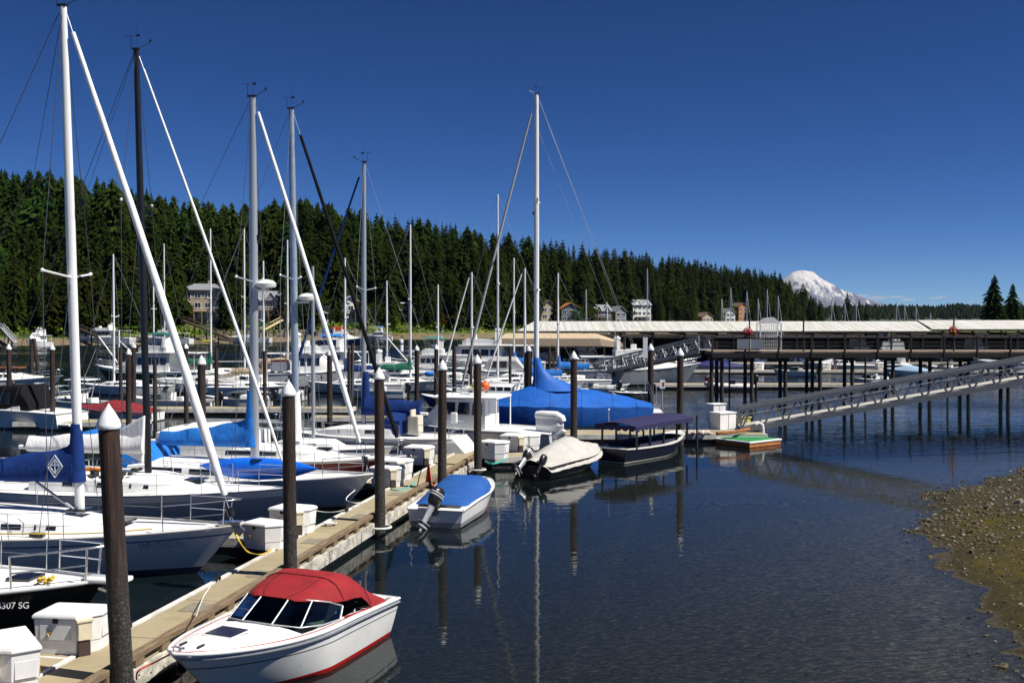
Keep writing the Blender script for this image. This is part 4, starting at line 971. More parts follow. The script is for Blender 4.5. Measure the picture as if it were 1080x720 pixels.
T = thing('lamp_post', 'slim dark post on the pier beside the first flower basket', 'post', ((790.5 - 540) / 1080 * 81.5, 81.5, PZ)); MB().tube([(0, 0, 0), (0, 0, 2.85)], .055, 8).build('post', black(), T, 60); MB().bar((0, 0, 1.9), (0, -.4, 1.9), .04, .04).build('bracket', black(), T, 0)
T = thing('lamp_post', 'dark brown post on the pier above the second flower basket', 'post', ((1006 - 540) / 1080 * 81.5, 81.5, PZ)); MB().tube([(0, 0, 0), (0, 0, 2.85)], .065, 8).build('post', oldwood(), T, 60); MB().bar((0, 0, 1.7), (0, -.4, 1.7), .04, .04).build('bracket', black(), T, 0)
T = thing('lamp_post', 'brown post on the pier deck without a flower basket', 'post', ((847.5 - 540) / 1080 * 81.5, 81.5, PZ)); MB().tube([(0, 0, 0), (0, 0, 2.7)], .065, 8).build('post', oldwood(), T, 60)
FLW = [M('magenta_flowers', (.50, .012, .10), .7, var=.4, scale=20), M('red_flowers', (.55, .015, .02), .7), LEAF, M('yellow_flowers', (.7, .5, .03), .7)]
for px, py, lab in ((789, 350, 'hanging basket of magenta flowers on the first pier post'), (1005.5, 349, 'hanging basket of red and magenta flowers with yellow centre')):
    p = at(px, py, 81.05); T = thing('flower_basket', lab, 'flower basket', p, 0); f = MB(); rs = random.Random(px)
    for _ in range(420):
        d = Vector((rs.gauss(0, 1), rs.gauss(0, 1), rs.gauss(0, .8))).normalized(); q = d * rs.uniform(.25, .42) * Vector((1.05, .9, .8)).length / 1.6; u = Vector((rs.gauss(0, 1), rs.gauss(0, 1), rs.gauss(0, 1))).normalized() * .05; w = u.cross(d)
        f.add([q - u, q + w, q + u, q - w], [(0, 1, 2, 3)], rs.choice([0, 0, 0, 1, 1, 2]) if not (px > 900 and abs(d.x) < .25 and rs.random() < .6) else 3)
    f.build('flowers', FLW, T, 0, fix=False); MB().lathe((0, 0, -.32), [(.05, 0), (.2, .06), (.27, .25), (.25, .27)], 12).build('basket', M('coir_basket', (.10, .06, .03), .95), T, 50); MB().tube([(0, .28, .1), (0, .1, .55), (0, .02, .62)], .012, 6).build('hanger', black(), T, 60)

# ------------------------------------------------------------------ long covered moorage
moor = thing('covered_moorage', 'long covered moorage with dirty white corrugated metal roof on posts', 'boat shelter', (0, 140, 0))
m, n, l = node_mat('corrugated_white_roof'); b = n['Principled BSDF']; tc = n.new('ShaderNodeTexCoord'); P = tc.outputs['Object']
wv = n.new('ShaderNodeTexWave'); wv.inputs['Scale'].default_value = .32; wv.inputs['Distortion'].default_value = .4; wv.inputs['Detail'].default_value = 2; l.new(P, wv.inputs[0])
st_ = noise_tex(n, l, P, 1.0, 5, .7, (1.6, .12, 1)); pn = noise_tex(n, l, P, .35, 3, .5, (1, .01, .01))
l.new(mixc(n, l, mrange(n, l, wv.outputs[0], .55, .95), ramp(n, l, st_, [(.34, (.42, .40, .33)), (.5, (.60, .595, .57)), (.72, (.68, .68, .665))]), ramp(n, l, pn, [(.35, (.45, .415, .32)), (.65, (.62, .61, .56))])), b.inputs['Base Color']); b.inputs['Roughness'].default_value = .55
wb_ = n.new('ShaderNodeTexWave'); wb_.inputs['Scale'].default_value = 1.6; l.new(P, wb_.inputs[0]); bp = n.new('ShaderNodeBump'); bp.inputs['Strength'].default_value = .6; bp.inputs['Distance'].default_value = .06; l.new(wb_.outputs[0], bp.inputs['Height']); l.new(bp.outputs[0], b.inputs['Normal'])
ROOFM = m
def roof_sec(x0a, x0b, x1a, x1b, ze, zr, yd):
    mb = MB(); mb.sheet([[(x0a, 0, ze), (x1a, 0, ze)], [(x0b, yd, zr), (x1b, yd, zr)]], .06); mb.sheet([[(x0b, yd + .01, zr), (x1b, yd + .01, zr)], [(x0b + 2, 2 * yd, ze), (x1b, 2 * yd, ze)]], .06)
    mb.build('roof', ROOFM, moor, 0)
roof_sec(.7, 3.2, 57.4, 58.5, 4.72, 6.04, 8.0); roof_sec(57.5, 58.6, 118, 118, 4.98, 6.2, 8.0)
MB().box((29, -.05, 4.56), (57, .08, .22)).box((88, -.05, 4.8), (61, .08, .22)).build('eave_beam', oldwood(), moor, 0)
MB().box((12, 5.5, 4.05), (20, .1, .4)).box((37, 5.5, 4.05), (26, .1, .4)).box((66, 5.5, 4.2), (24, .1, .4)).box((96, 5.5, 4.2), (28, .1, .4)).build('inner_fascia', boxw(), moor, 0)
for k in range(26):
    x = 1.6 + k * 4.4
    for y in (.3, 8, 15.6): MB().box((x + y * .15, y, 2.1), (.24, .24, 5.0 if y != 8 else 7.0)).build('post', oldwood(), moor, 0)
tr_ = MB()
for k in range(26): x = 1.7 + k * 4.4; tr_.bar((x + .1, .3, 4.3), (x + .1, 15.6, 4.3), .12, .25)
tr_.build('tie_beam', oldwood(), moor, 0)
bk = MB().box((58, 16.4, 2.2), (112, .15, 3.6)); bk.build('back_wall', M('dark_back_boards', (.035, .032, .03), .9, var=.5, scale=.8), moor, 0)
tb = thing('boat_shelter', 'long tan tarpaulin shelter with sloping end below the white roof', 'boat shelter', (0, 133, 0)); c = MB()
c.loft([[(-1.6, 0, 2.8), (-1.6, 0, 3.8), (-.8, 2.2, 4.45), (-.8, 4.4, 2.8)], [(11.6, 0, 2.8), (11.4, 0, 3.8), (11, 2.2, 4.45), (11, 4.4, 2.8)], [(14.6, .6, 2.6), (14.4, .6, 3.2), (13.6, 2.2, 3.6), (13.6, 4, 2.6)]]).build('cover', tanc(), tb, 0)
for k in range(7): MB().box((-1.2 + k * 2.2, .2, 1.4), (.22, .22, 2.9)).build('post', oldwood(), tb, 0)
MB().box((5, .1, 2.7), (13.4, .2, .22)).build('beam', oldwood(), tb, 0)
def sign(px, py, Y, w, h, z0, label, bodym=None, red=False):
    p = at(px, py, Y); T = thing('sign_board', label, 'sign', (p.x, Y, z0)); MB().tube([(0, 0, 0), (0, 0, p.z - z0 + h / 2)], .035, 8).build('post', alum(), T, 60)
    MB().box((0, -.05, p.z - z0), (w, .03, h)).build('board', boxw(), T, 0, bevel=.005)
    if red: MB().box((.05, -.07, p.z - z0), (w * .35, .012, h * .45)).build('red_mark', redp(), T, 0)
sign(698.5, 405, 58, .3, .5, .0, 'small white sign with red mark on a thin post', red=True)
sign(680.5, 366.5, 80, .36, 1.6, .4, 'tall narrow white sign board by the far gangway')
# ================================================================== boats
# boat frame: x forward (bow at +L/2), y to port, z up, waterline z = 0
BOOT = {'navy': M('navy_bottom_paint', (.010, .018, .06), .5), 'red': M('red_bottom_paint', (.28, .015, .012), .4), 'black': black(), 'green': M('green_hull_paint', (.006, .07, .04), .35), 'teal': M('teal_paint', (.01, .20, .15), .4)}
VGLASS, n, l = node_mat('tinted_windscreen'); n.remove(n['Principled BSDF'])
tr = n.new('ShaderNodeBsdfTransparent'); tr.inputs[0].default_value = (.55, .63, .62, 1); gl = n.new('ShaderNodeBsdfGlossy'); gl.inputs['Roughness'].default_value = .03
fr = n.new('ShaderNodeFresnel'); fr.inputs[0].default_value = 1.5; mx = n.new('ShaderNodeMixShader'); l.new(fr.outputs[0], mx.inputs[0]); l.new(tr.outputs[0], mx.inputs[1]); l.new(gl.outputs[0], mx.inputs[2]); l.new(mx.outputs[0], n['Material Output'].inputs[0])
class Hull:
    def __init__(h, L, B, fb=(1.1, .9, .95), draft=.5, ov=.9, so=0.0, sm=.58, ft=.72, p=.8, fbow=.45, fmid=.90, chine=None, tp=1.6):
        h.__dict__.update(L=L, B=B, fb=fb, draft=draft, ov=ov, so=so, sm=sm, ft=ft, p=p, fbow=fbow, fmid=fmid, chine=chine, tp=tp)
    def sheer(h, s):
        a, b, c = h.fb; t = .6
        return b + (a - b) * ((t - s) / t) ** 2 if s < t else b + (c - b) * ((s - t) / (1 - t)) ** 1.5
    def half(h, s):
        if s < h.sm: f = math.sin(math.pi / 2 * s / h.sm) ** h.p
        else: f = 1 - (1 - h.ft) * ((s - h.sm) / (1 - h.sm)) ** h.tp
        return max(.012, h.B / 2 * f)
    def pt(h, s, z, side):
        fb = h.sheer(s); q = z / fb; wl = lerp(h.fbow, h.fmid, min(1, s / .5) ** .8)
        if q >= 0: g = lerp(wl, 1, min(q, 1) ** .85)
        else:
            k = min(1, -z / h.draft); g = wl * ((1 - k) if h.chine else math.sqrt(max(0, 1 - k ** 1.7)))
        qq = max(0, q); x = h.L / 2 - s * h.L - h.ov * (1 - qq) * (1 - s) ** 2.2 + h.so * (1 - qq) * s ** 8
        if q < 0: x -= h.ov * .9 * min(1, -z / h.draft) * (1 - s) ** 2.2
        return Vector((x, side * h.half(s) * g, z))
    def build(h, T, mats, rows, n=22, name='hull'):
        """rows: list of (z as fraction of freeboard, or metres below water if negative; material index of the strip under it)"""
        mb = MB(); S = [(i / n) ** 1.15 for i in range(n + 1)]
        for side in (1, -1):
            P = [[h.pt(s, q * h.sheer(s) if q >= 0 else q, side) for q, _ in rows] for s in S]
            m = len(rows); fl = [p for r in P for p in r]
            for j in range(m - 1):
                mb.add(fl, [((i) * m + j, (i + 1) * m + j, (i + 1) * m + j + 1, i * m + j + 1) for i in range(n)], rows[j][1])
        A = [h.pt(1, q * h.sheer(1) if q >= 0 else q, 1) for q, _ in rows]; B_ = [h.pt(1, q * h.sheer(1) if q >= 0 else q, -1) for q, _ in rows]
        for j in range(len(rows) - 1): mb.add([A[j], B_[j], B_[j + 1], A[j + 1]], [(0, 1, 2, 3)], rows[j][1])
        o = mb.build(name, mats, T, 40); 
        bm = bmesh.new(); bm.from_mesh(o.data); bmesh.ops.remove_doubles(bm, verts=bm.verts, dist=1e-4); bmesh.ops.recalc_face_normals(bm, faces=bm.faces); bm.to_mesh(o.data); bm.free()
        o.data.polygons.foreach_set('use_smooth', [True] * len(o.data.polygons)); o.data.set_sharp_from_angle(angle=R(40))
        return o
    def deck(h, T, m, s0=0.0, s1=1.0, dz=-.015, camber=.06, inset=.985, n=18, name='deck', mw=1.0):
        rows = []
        for i in range(n + 1):
            s = lerp(s0, s1, i / n); z = h.sheer(s) + dz; x = h.pt(s, h.sheer(s), 1).x; w = h.half(s) * inset
            rows.append([(x, w * k * mw, z + camber * (1 - k * k) * min(1, h.half(s) / (h.B * .3))) for k in (-1, -.7, -.3, 0, .3, .7, 1)])
        return MB().sheet(rows, .02).build(name, m, T, 50)
    def rail(h, T, m, r=.03, dz=0.0, s0=0.0, s1=1.0, name='rub_rail', tr=True, n=26, out=0.0, q=1.0):
        a = [h.pt(lerp(s0, s1, i / n), q * h.sheer(lerp(s0, s1, i / n)), 1) + Vector((0, out, dz)) for i in range(n + 1)]
        b = [Vector((p.x, -p.y, p.z)) for p in a]
        pts = list(reversed(b)) + a
        mb = MB().tube(pts, r, 6)
        if tr and s1 == 1.0: mb.tube([a[-1], b[-1]], r, 6)
        return mb.build(name, m, T, 60)
ROWS = lambda draft: [(1.0, 0), (.9, 0), (.72, 0), (.5, 0), (.3, 0), (.16, 1), (.06, 1), (-.06, 2), (-draft * .5, 2), (-draft, 2)]
def trunk(T, secs, m, name='cabin_trunk', zoff=0.0):
    """secs: (x, z0, half width, height)"""
    rings = []
    for x, z0, w, hh in secs:
        rings.append([Vector((x, y, z0 + z + zoff)) for y, z in ((w, -.05), (w * .985, hh * .3), (w * .94, hh * .78), (w * .80, hh * .97), (w * .4, hh * 1.06), (0, hh * 1.09), (-w * .4, hh * 1.06), (-w * .80, hh * .97), (-w * .94, hh * .78), (-w * .985, hh * .3), (-w, -.05))])
    return MB().loft(rings).build(name, m, T, 38)
def side_window(T, secs, xa, xb, f0=.36, f1=.74, rnd_=True, m=None, name='cabin_window'):
    f = lambda x, q: (interp([(s[0], s[i]) for s in sorted(secs)], x) if False else None)
    tab = sorted(secs); g = lambda x, i: interp([(s[0], s[i]) for s in tab], x)
    for sd_ in (1, -1):
        ps = []
        for x, q in ((xa, f0), (xb, f0), (xb, f1), (xa, f1)):
            w = g(x, 2); hh = g(x, 3); yy = lerp(.985, .94, (q - .3) / .48) * w + .008
            ps.append(Vector((x, sd_ * yy, g(x, 1) + q * hh)))
        mb = MB().add(ps + [p - Vector((0, sd_ * .03, 0)) for p in ps], [(0, 1, 2, 3), (7, 6, 5, 4), (0, 4, 5, 1), (1, 5, 6, 2), (2, 6, 7, 3), (3, 7, 4, 0)]); mb.build(name, m or glass(), T, 0)
def stanchions(T, H, s0, s1, n, h=.6, wires=2, inset=.95, r=.011):
    for sd_ in (1, -1):
        tops = []
        for i in range(n):
            s = lerp(s0, s1, i / max(1, n - 1)); p = H.pt(s, H.sheer(s), sd_); p.y *= inset
            MB().tube([p - Vector((0, 0, .02)), p + Vector((0, sd_ * .03, h))], r, 6).build('stanchion', steel(), T, 60); tops.append((p, p + Vector((0, sd_ * .03, h))))
        lm = MB()
        for w in range(wires): 
            k = 1 - w * .5; lm.tube([lerp(a, b, k) for a, b in tops], .006, 5)
        lm.build('lifeline', wire(), T, 60)
def pulpit(T, H, s1=.13, h=.62, r=.0125, fwd=.08, name='pulpit'):
    mb = MB(); S = [s1, s1 * .55, s1 * .2, 0.004]
    P = [H.pt(s, H.sheer(s), 1) for s in S]; top = [p * 1 + Vector((fwd * (1 - i / 3) if False else fwd * (i / 3), .02, h)) for i, p in enumerate(P)]
    mir = lambda L_: [Vector((p.x, -p.y, p.z)) for p in L_]
    mb.tube(top + list(reversed(mir(top))), r, 7); lo = [Vector((p.x, p.y, p.z - h * .48)) for p in top]
    mb.tube(lo[:3], r * .8, 6); mb.tube(mir(lo[:3]), r * .8, 6)
    for q in (0, 2):
        for f in (1, -1): a = P[q]; b2 = top[q]; mb.tube([(a.x, a.y * f * .97, a.z), (b2.x, b2.y * f, b2.z)], r, 6)
    mb.build(name, steel(), T, 60)
def pushpit(T, H, s0=.84, h=.62, r=.016):
    mb = MB(); S = [s0, .92, .985]; P = [H.pt(s, H.sheer(s), 1) for s in S]
    mir = lambda p: Vector((p.x, -p.y, p.z)); up = Vector((0, 0, 1))
    for k in (1, .5): L_ = [Vector((p.x, p.y * .96, p.z + h * k)) for p in P]; mb.tube(L_ + [mir(p) for p in reversed(L_)], r, 6)
    for p in P:
        for f in (1, -1): mb.tube([(p.x, p.y * f * .96, p.z), (p.x, p.y * f * .96, p.z + h)], r, 6)
    mb.build('stern_rail', steel(), T, 60)
RK = [0.0]
def mast(T, x, z0, z1, r, m, spreaders=(.47,), sw=1.0, masthead=True, taper=.75, light=True):
    mb = MB(); n_ = 7; xb_ = x
    mb.tube([(x - RK[0] * i / n_, 0, lerp(z0, z1, i / n_)) for i in range(n_ + 1)], [r * lerp(1, taper, max(0, i / n_ - .6) / .4) for i in range(n_ + 1)], 12, squash=1.35)
    mo = mb.build('mast', m, T, 50)
    if light: MB().box((x + r * 1.6, 0, lerp(z0, z1, .62)), (.1, .08, .16)).build('steaming_light', black(), mo, 0)
    for f in spreaders:
        z = lerp(z0, z1, f); x = xb_ - RK[0] * f
        for sd_ in (1, -1):
            sp = MB().bar((x - .02, sd_ * r * .7, z), (x - .12, sd_ * sw, z + .12), .10, .035); so = sp.build('spreader', m, T, 0, bevel=.008)
            MB().ball((x - .12, sd_ * sw, z + .12), .05, 8, 5).build('spreader_boot', whitemast(), so, 60)
    x = xb_ - RK[0]
    if masthead:
        h = MB(); h.box((x - .02, 0, z1 + .03), (r * 2.4, r * 1.5, .06)); h.tube([(x - .16, 0, z1 + .05), (x - .17, 0, z1 + .42)], .008, 5); h.tube([(x - .38, 0, z1 + .42), (x + .05, 0, z1 + .42)], .007, 5); h.box((x + .07, 0, z1 + .43), (.10, .01, .07))
        h.tube([(x + .1, 0, z1 + .05), (x + .42, .05, z1 + .22)], .010, 5); h.ball((x + .44, .05, z1 + .27), .045, 8, 5); h.tube([(x, .03, z1), (x, .03, z1 + .95)], .004, 4)
        h.build('masthead_instruments', black(), T, 0)
    return mo
def stays(T, H, x, z1, spread=.47, sw=1.0, z0=0.0, back=True, lower=True, r=.007, dark=False, sback=.98):
    m = dwire() if dark else wire(); cw = .52 if False else None
    s = (H.L / 2 - x) / H.L; 
    for sd_ in (1, -1):
        cp = H.pt(s, H.sheer(s), sd_) * 1; cp.y *= .93
        sp = Vector((x - .12 - RK[0] * spread, sd_ * sw, lerp(z0, z1, spread) + .12)); mb = MB().tube([cp, sp], r, 5).tube([sp, (x - RK[0], sd_ * .05, z1 - .1)], r, 5)
        if lower: mb.tube([cp + Vector((-.25, 0, 0)), (x - RK[0] * spread, sd_ * .05, lerp(z0, z1, spread))], r, 5)
        mb.build('shroud', m, T, 60)
    if back:
        p = H.pt(sback, H.sheer(sback), 1); MB().tube([(p.x, 0, p.z), (x - .06 - RK[0], 0, z1)], r, 5).build('backstay', m, T, 60)
def furled_jib(T, H, x, z1, m, r=(.05, .10, .045), fz=.35, top_gap=.4, z_bow=None, tag_name='furled_jib'):
    b = H.pt(0, H.sheer(0), 1); a = Vector((b.x - .12, 0, b.z + .05)); t = Vector((x + .10 - RK[0], 0, z1 - .05)); d = t - a
    n_ = 16; L = d.length; k0, k1 = fz / L + .02, 1 - top_gap / L
    MB().tube([a, t], .012, 6).build('forestay', steel(), T, 60)
    sg = d.cross(Vector((0, 1, 0))).normalized()
    P = []; RR = []
    for i in range(n_ + 1):
        u = i / n_; k = lerp(k0, k1, u); q = a + d * k + sg * (-.04 * math.sin(math.pi * u)) ; P.append(q); RR.append((lerp(r[0], r[1], min(1, u / .12)) if u < .12 else lerp(r[1], r[2], (u - .12) / .88)) * (1 + .05 * math.sin(i * 2.1)))
    jo = MB().tube(P, RR, 12).build(tag_name, m, T, 60)
    MB().tube([a + d * (k0 * .25), a + d * (k0 * .55)], .085, 10).build('furler_drum', black(), T, 50)
    return jo
def boom_cover(T, x, zb, ln, hm, he, m, collar=.6, wid=.17, droop=.0, aft=-1, boom=True, bm_=None, sag=.05):
    if boom:
        bo = MB().tube([(x, 0, zb), (x + aft * (ln + .35), 0, zb + droop)], .065, 10); bo.build('boom', bm_ or whitemast(), T, 60)
    rings = []; n_ = 20; rs = random.Random(int(abs(x * 100)))
    for i in range(n_ + 1):
        t = i / n_; xx = x + aft * (.02 + ln * t) ; hh = lerp(hm, he, t ** .42); zz = zb + droop * t - .13; w = wid * lerp(1.0, .7, t) * (1 + .08 * math.sin(i * 2.3))
        hh += -.03 * math.sin(t * 17) - sag * math.sin(math.pi * t)
        rings.append([Vector((xx, y * w, zz + z * (hh + .13))) for y, z in ((0, -.02), (.75, .05), (1.05, .22), (.95, .45), (.6, .72), (.28, .93), (0, 1), (-.28, .93), (-.6, .72), (-.95, .45), (-1.05, .22), (-.75, .05))])
    c = MB().loft(rings)
    if collar:
        rr = []
        for i in range(9):
            t = i / 8; z = zb - .12 + t * (hm + collar); w = lerp(.19, .115, t) * (1 + .07 * math.sin(i * 2.7)); dx = lerp(.22, .13, t)
            rr.append([Vector((x + .02 + aft * .02 + dx * math.cos(a * math.pi / 6), w * math.sin(a * math.pi / 6), z)) for a in range(12)])
        c.loft(rr)
    return c.build('sail_cover', m, T, 55)
def windows_dark(T, pts, name='window', m=None, th=.02):
    """flat glazed panel from 4 points, given thickness along its normal"""
    p = [Vector(q) for q in pts]; nn = (p[1] - p[0]).cross(p[3] - p[0]).normalized() * th
    return MB().add([q + nn * .5 for q in p] + [q - nn * .5 for q in p], [(0, 1, 2, 3), (7, 6, 5, 4), (0, 4, 5, 1), (1, 5, 6, 2), (2, 6, 7, 3), (3, 7, 4, 0)]).build(name, m or glass(), T, 0)
def hatch(T, c, d, rz=0, m=None, name='deck_hatch'):
    o = MB().box(c, d).build(name, m or glass(), T, 0, bevel=.01); return o
def bimini(T, x0, x1, w, z, m, legs=True, arch=.18, zbase=.8, th=.03, name='bimini'):
    rows = [[(lerp(x0, x1, i / 6), w * k, z + arch * (1 - k * k) - .10 * abs(i / 3 - 1) ** 2 ) for k in (-1, -.8, -.4, 0, .4, .8, 1)] for i in range(7)]
    o = MB().sheet(rows, th).build(name, m, T, 60)
    if legs:
        mb = MB()
        for x in (x0, (x0 + x1) / 2, x1):
            for sd_ in (1, -1): mb.tube([(lerp(x, (x0 + x1) / 2, .75), sd_ * w * .98, zbase), (x, sd_ * w * .98, z - .06)], .014, 5)
        mb.build(name + '_frame', steel(), T, 60)
    return o
def outboard(T, p, tilt=0.0, s=1.0, m=None, stripe=None, yaw=0.0):
    m = m or black(); e = bpy.data.objects.new('outboard_motor', None)
    mt = Matrix.Translation(Vector(p)) @ Matrix.Rotation(yaw, 4, 'Z') @ Matrix.Rotation(tilt, 4, 'Y') @ Matrix.Scale(s, 4)
    def B(mb, name, mat, par=None, sm=45, bev=0): mb.v = [mt @ v for v in mb.v]; return mb.build(name, mat, par or T, sm, bevel=bev)
    bpy.data.objects.remove(e)
    c = MB().loft([[Vector((x0 + dx * math.cos(a * math.pi / 8) ** 1 , w * math.sin(a * math.pi / 8), z)) for a in range(16)] for x0, dx, w, z in ((-.22, .17, .13, .12), (-.22, .24, .17, .2), (-.23, .27, .185, .38), (-.23, .26, .18, .56), (-.22, .22, .15, .68), (-.20, .12, .08, .735))])
    o = B(c, 'outboard_motor', m)
    if stripe:
        for z, mm_ in ((.42, stripe), (.5, stripe)): B(MB().loft([[Vector((-.23 + .276 * math.cos(a * math.pi / 8), .19 * math.sin(a * math.pi / 8), zz)) for a in range(16)] for zz in (z, z + .035)]), 'cowl_stripe', mm_, o)
    lg = MB().loft([[Vector((-.22 + dx * math.cos(a * math.pi / 6), w * math.sin(a * math.pi / 6), z)) for a in range(12)] for dx, w, z in ((.15, .10, .14), (.12, .08, -.1), (.10, .05, -.4), (.12, .04, -.62))]); B(lg, 'leg', m if not stripe else M('silver_leg', (.45, .46, .48), .35, metal=.3), o)
    g = MB().tube([(.05, 0, -.62), (-.1, 0, -.62), (-.3, 0, -.62), (-.42, 0, -.62)], [.03, .06, .06, .03], 10).box((-.22, 0, -.50), (.42, .20, .02)).prism([(-.28, -.66), (-.16, -.66), (-.2, -.82), (-.26, -.80)], -.012, .012); B(g, 'gearcase', m if not stripe else M('silver_leg', (.45, .46, .48), .35), o)
    pr = MB()
    for k in range(3):
        a = k * 2.094; pr.add([(-.44, .02 * math.cos(a), -.62 + .02 * math.sin(a)), (-.41, .15 * math.cos(a - .35), -.62 + .15 * math.sin(a - .35)), (-.44, .17 * math.cos(a), -.62 + .17 * math.sin(a)), (-.48, .15 * math.cos(a + .35), -.62 + .15 * math.sin(a + .35)), (-.46, .02 * math.cos(a), -.62 + .02 * math.sin(a))], [(0, 1, 2, 3, 4), (4, 3, 2, 1, 0)])
    B(pr, 'propeller', black(), o, 0); B(MB().box((-.02, 0, .05), (.14, .2, .34)), 'clamp_bracket', black(), o, 0)
    return o
def fender(T, p, m, r=.10, ln=.5): MB().tube([p + Vector((0, 0, z)) for z in (0, -.05, -.08, -ln, -ln - .05, -ln - .08)], [.02, .05, r, r, .05, .02], 10).build('fender', m, T, 60)
def berth(px, py, z, heading, L):     # place a boat so that its bow (heading given) stands where picture point (px,py) at height z meets the world
    p = on(px, py, z); h = Vector((heading[0], heading[1], 0)).normalized(); c = p - h * (L / 2); c.z = 0
    return c, math.atan2(h.y, h.x)
SLIP = (math.cos(DANG), math.sin(DANG))

# ---------------------------------------------------------------- the two nearest slips
H = Hull(9.2, 3.0, (1.12, .88, .85), .6, .9, .25)
c, rz = berth(112, 611, 1.12, SLIP, 9.2)
S0 = thing('sailboat', 'black hulled boat bow with white foredeck and tall steel rails beside the first dock box', 'sailboat', c, rz)
H.build(S0, [black(), black(), black()], ROWS(.6)); H.deck(S0, geld(), camber=.10); H.rail(S0, gel(), .035, .01, name='toe_rail')
pulpit(S0, H, .16, .66, .02); stanchions(S0, H, .2, .62, 4, .66)
MB().box((4.62, 0, 1.13), (.85, .42, .09)).build('anchor_platform', gel(), S0, 0, bevel=.03)
MB().bar((4.2, .02, 1.21), (5.02, .02, 1.15), .05, .06).bar((4.95, -.10, 1.02), (4.95, .14, 1.02), .05, .22).bar((4.3, 0, 1.0), (5.0, 0, .8), .05, .05).build('anchor', steel(), S0, 0)
secs = [(2.3, 1.0, .30, .02), (1.6, .97, .75, .22), (.4, .93, .95, .36), (-2.0, .9, 1.05, .42), (-2.4, .9, 1.05, .40)]
trunk(S0, secs, geld()); side_window(S0, secs, .2, .9); side_window(S0, secs, -1.2, -.3)
hatch(S0, (2.9, 0, 1.10), (.5, .5, .05)); hatch(S0, (1.0, 0, 1.32), (.5, .45, .05))
text('registration', 'WN 8307 SG', .17, H.pt(.16, .74, -1) + Vector((0, -.05, 0)), (R(86), 0, R(14)), gel(), S0)
cr = MB(); 
for k in range(10): cr.ball((3.55 + rnd.uniform(-.16, .16), -.25 + rnd.uniform(-.12, .12), 1.13 + rnd.uniform(0, .05)), rnd.uniform(.03, .06), 6, 4)
cr.build('coiled_line', YC, S0, 60)
MB().lathe((2.05, -1.12, 1.02), [(.02, 0), (.02, .55), (.14, .56), (.145, .85), (.10, .88), (.01, .90)], 12).build('rail_grill', black(), S0, 40)

H = Hull(11.0, 3.35, (1.16, .98, 1.0), .7, 1.05, .5)
c, rz = berth(252, 555, 1.14, (math.cos(R(-7)), math.sin(R(-7))), 11.0)
S1 = thing('sailboat', 'pale blue grey sailboat with tall white mast and navy sail cover bearing a diamond crest', 'sailboat', c, rz)
H.build(S1, [gel(), M('blue_stripe', (.10, .17, .30), .35), BOOT['navy']], [(1.0, 0), (.86, 1), (.82, 0), (.7, 0), (.5, 0), (.3, 0), (.15, 2), (.06, 2), (-.06, 2), (-.35, 2), (-.7, 2)]); H.deck(S1, geld(), camber=.09); H.rail(S1, M('teak_toe_rail', (.5, .48, .44), .6), .022, .02, name='toe_rail')
pulpit(S1, H, .14, .64); stanchions(S1, H, .22, .78, 6, .62); pushpit(S1, H)
secs = [(3.0, 1.05, .22, .02), (2.2, 1.02, .7, .20), (1.0, 1.0, 1.0, .36), (-1.8, 1.0, 1.15, .44), (-2.3, 1.0, 1.12, .40)]
trunk(S1, secs, geld())
for a_ in (1.15, .35, -.55, -1.5): side_window(S1, secs, a_ - .24, a_ + .24, .38, .70)
hatch(S1, (2.55, 0, 1.22), (.55, .5, .05)); hatch(S1, (1.5, 0, 1.46), (.5, .42, .06))
MX = 5.5 - 4.0
RK[0] = .33; mast(S1, MX, 1.2, 13.55, .088, whitemast(), (.475,), 1.05); stays(S1, H, MX, 13.5, .475, 1.05, 1.2, sback=.97, dark=True, r=.0095); MB().tube([(-5.2, .5, 1.1), (MX - 1.2, .1, 9.5), (MX - .4, 0, 13.2)], .007, 5).build('topping_lift', dwire(), S1, 60)
furled_jib(S1, H, MX, 13.4, sailcloth(), (.07, .115, .052), fz=.45, top_gap=.45)
sc_ = boom_cover(S1, MX - .08, 2.25, 4.3, .95, .30, navy(), collar=.45, wid=.19)
dm = MB()
for k, (a_, b2) in enumerate(((.19, .27), (.125, .18))):
    q = [(0, b2), (a_, 0), (0, -b2), (-a_, 0)]
    for i in range(4): p0, p1 = q[i], q[(i + 1) % 4]; dm.bar((MX - .52 + p0[0], -.205 + .03 * p0[1] * 0, 2.52 + p0[1]), (MX - .52 + p1[0], -.205, 2.52 + p1[1]), .02, .022, up=(0, 1, 0))
dm.bar((MX - .52, -.205, 2.66), (MX - .52, -.205, 2.38), .02, .02, up=(0, 1, 0)).bar((MX - .62, -.205, 2.55), (MX - .42, -.205, 2.55), .02, .02, up=(0, 1, 0))
dm.build('diamond_crest', M('crest_white', (.62, .66, .72), .7), sc_, 0)
MB().tube([(MX + .2, -.05, 1.25), (MX - 1.15, -.06, 2.15)], .035, 8).build('boom_vang', alum(), S1, 60)
text('registration', 'WN 7082 RL', .19, H.pt(.125, .80, -1) + Vector((0, -.06, 0)), (R(84), 0, R(18)), BOOT['navy'], S1)
MB().box((5.3, 0, 1.22), (.55, .24, .10)).bar((5.45, -.08, 1.15), (5.62, -.08, 1.0), .06, .2).build('bow_roller', steel(), S1, 0, bevel=.01)
cord('yellow_line', [c + Vector((3.6, -1.25, 1.2)), c + Vector((2.2, -1.55, 1.16)), c + Vector((.6, -1.5, 1.14)), c + Vector((-.6, -1.5, 1.13))], .016, YC, 'yellow line lying along the deck of the crest bearing sailboat')
for k, x in enumerate((1.1, -.6, -2.4)): MB().box((x, -1.25 if k else -1.15, 1.07), (.34, .14, .10)).build('deck_block', black(), S1, 0, bevel=.02)

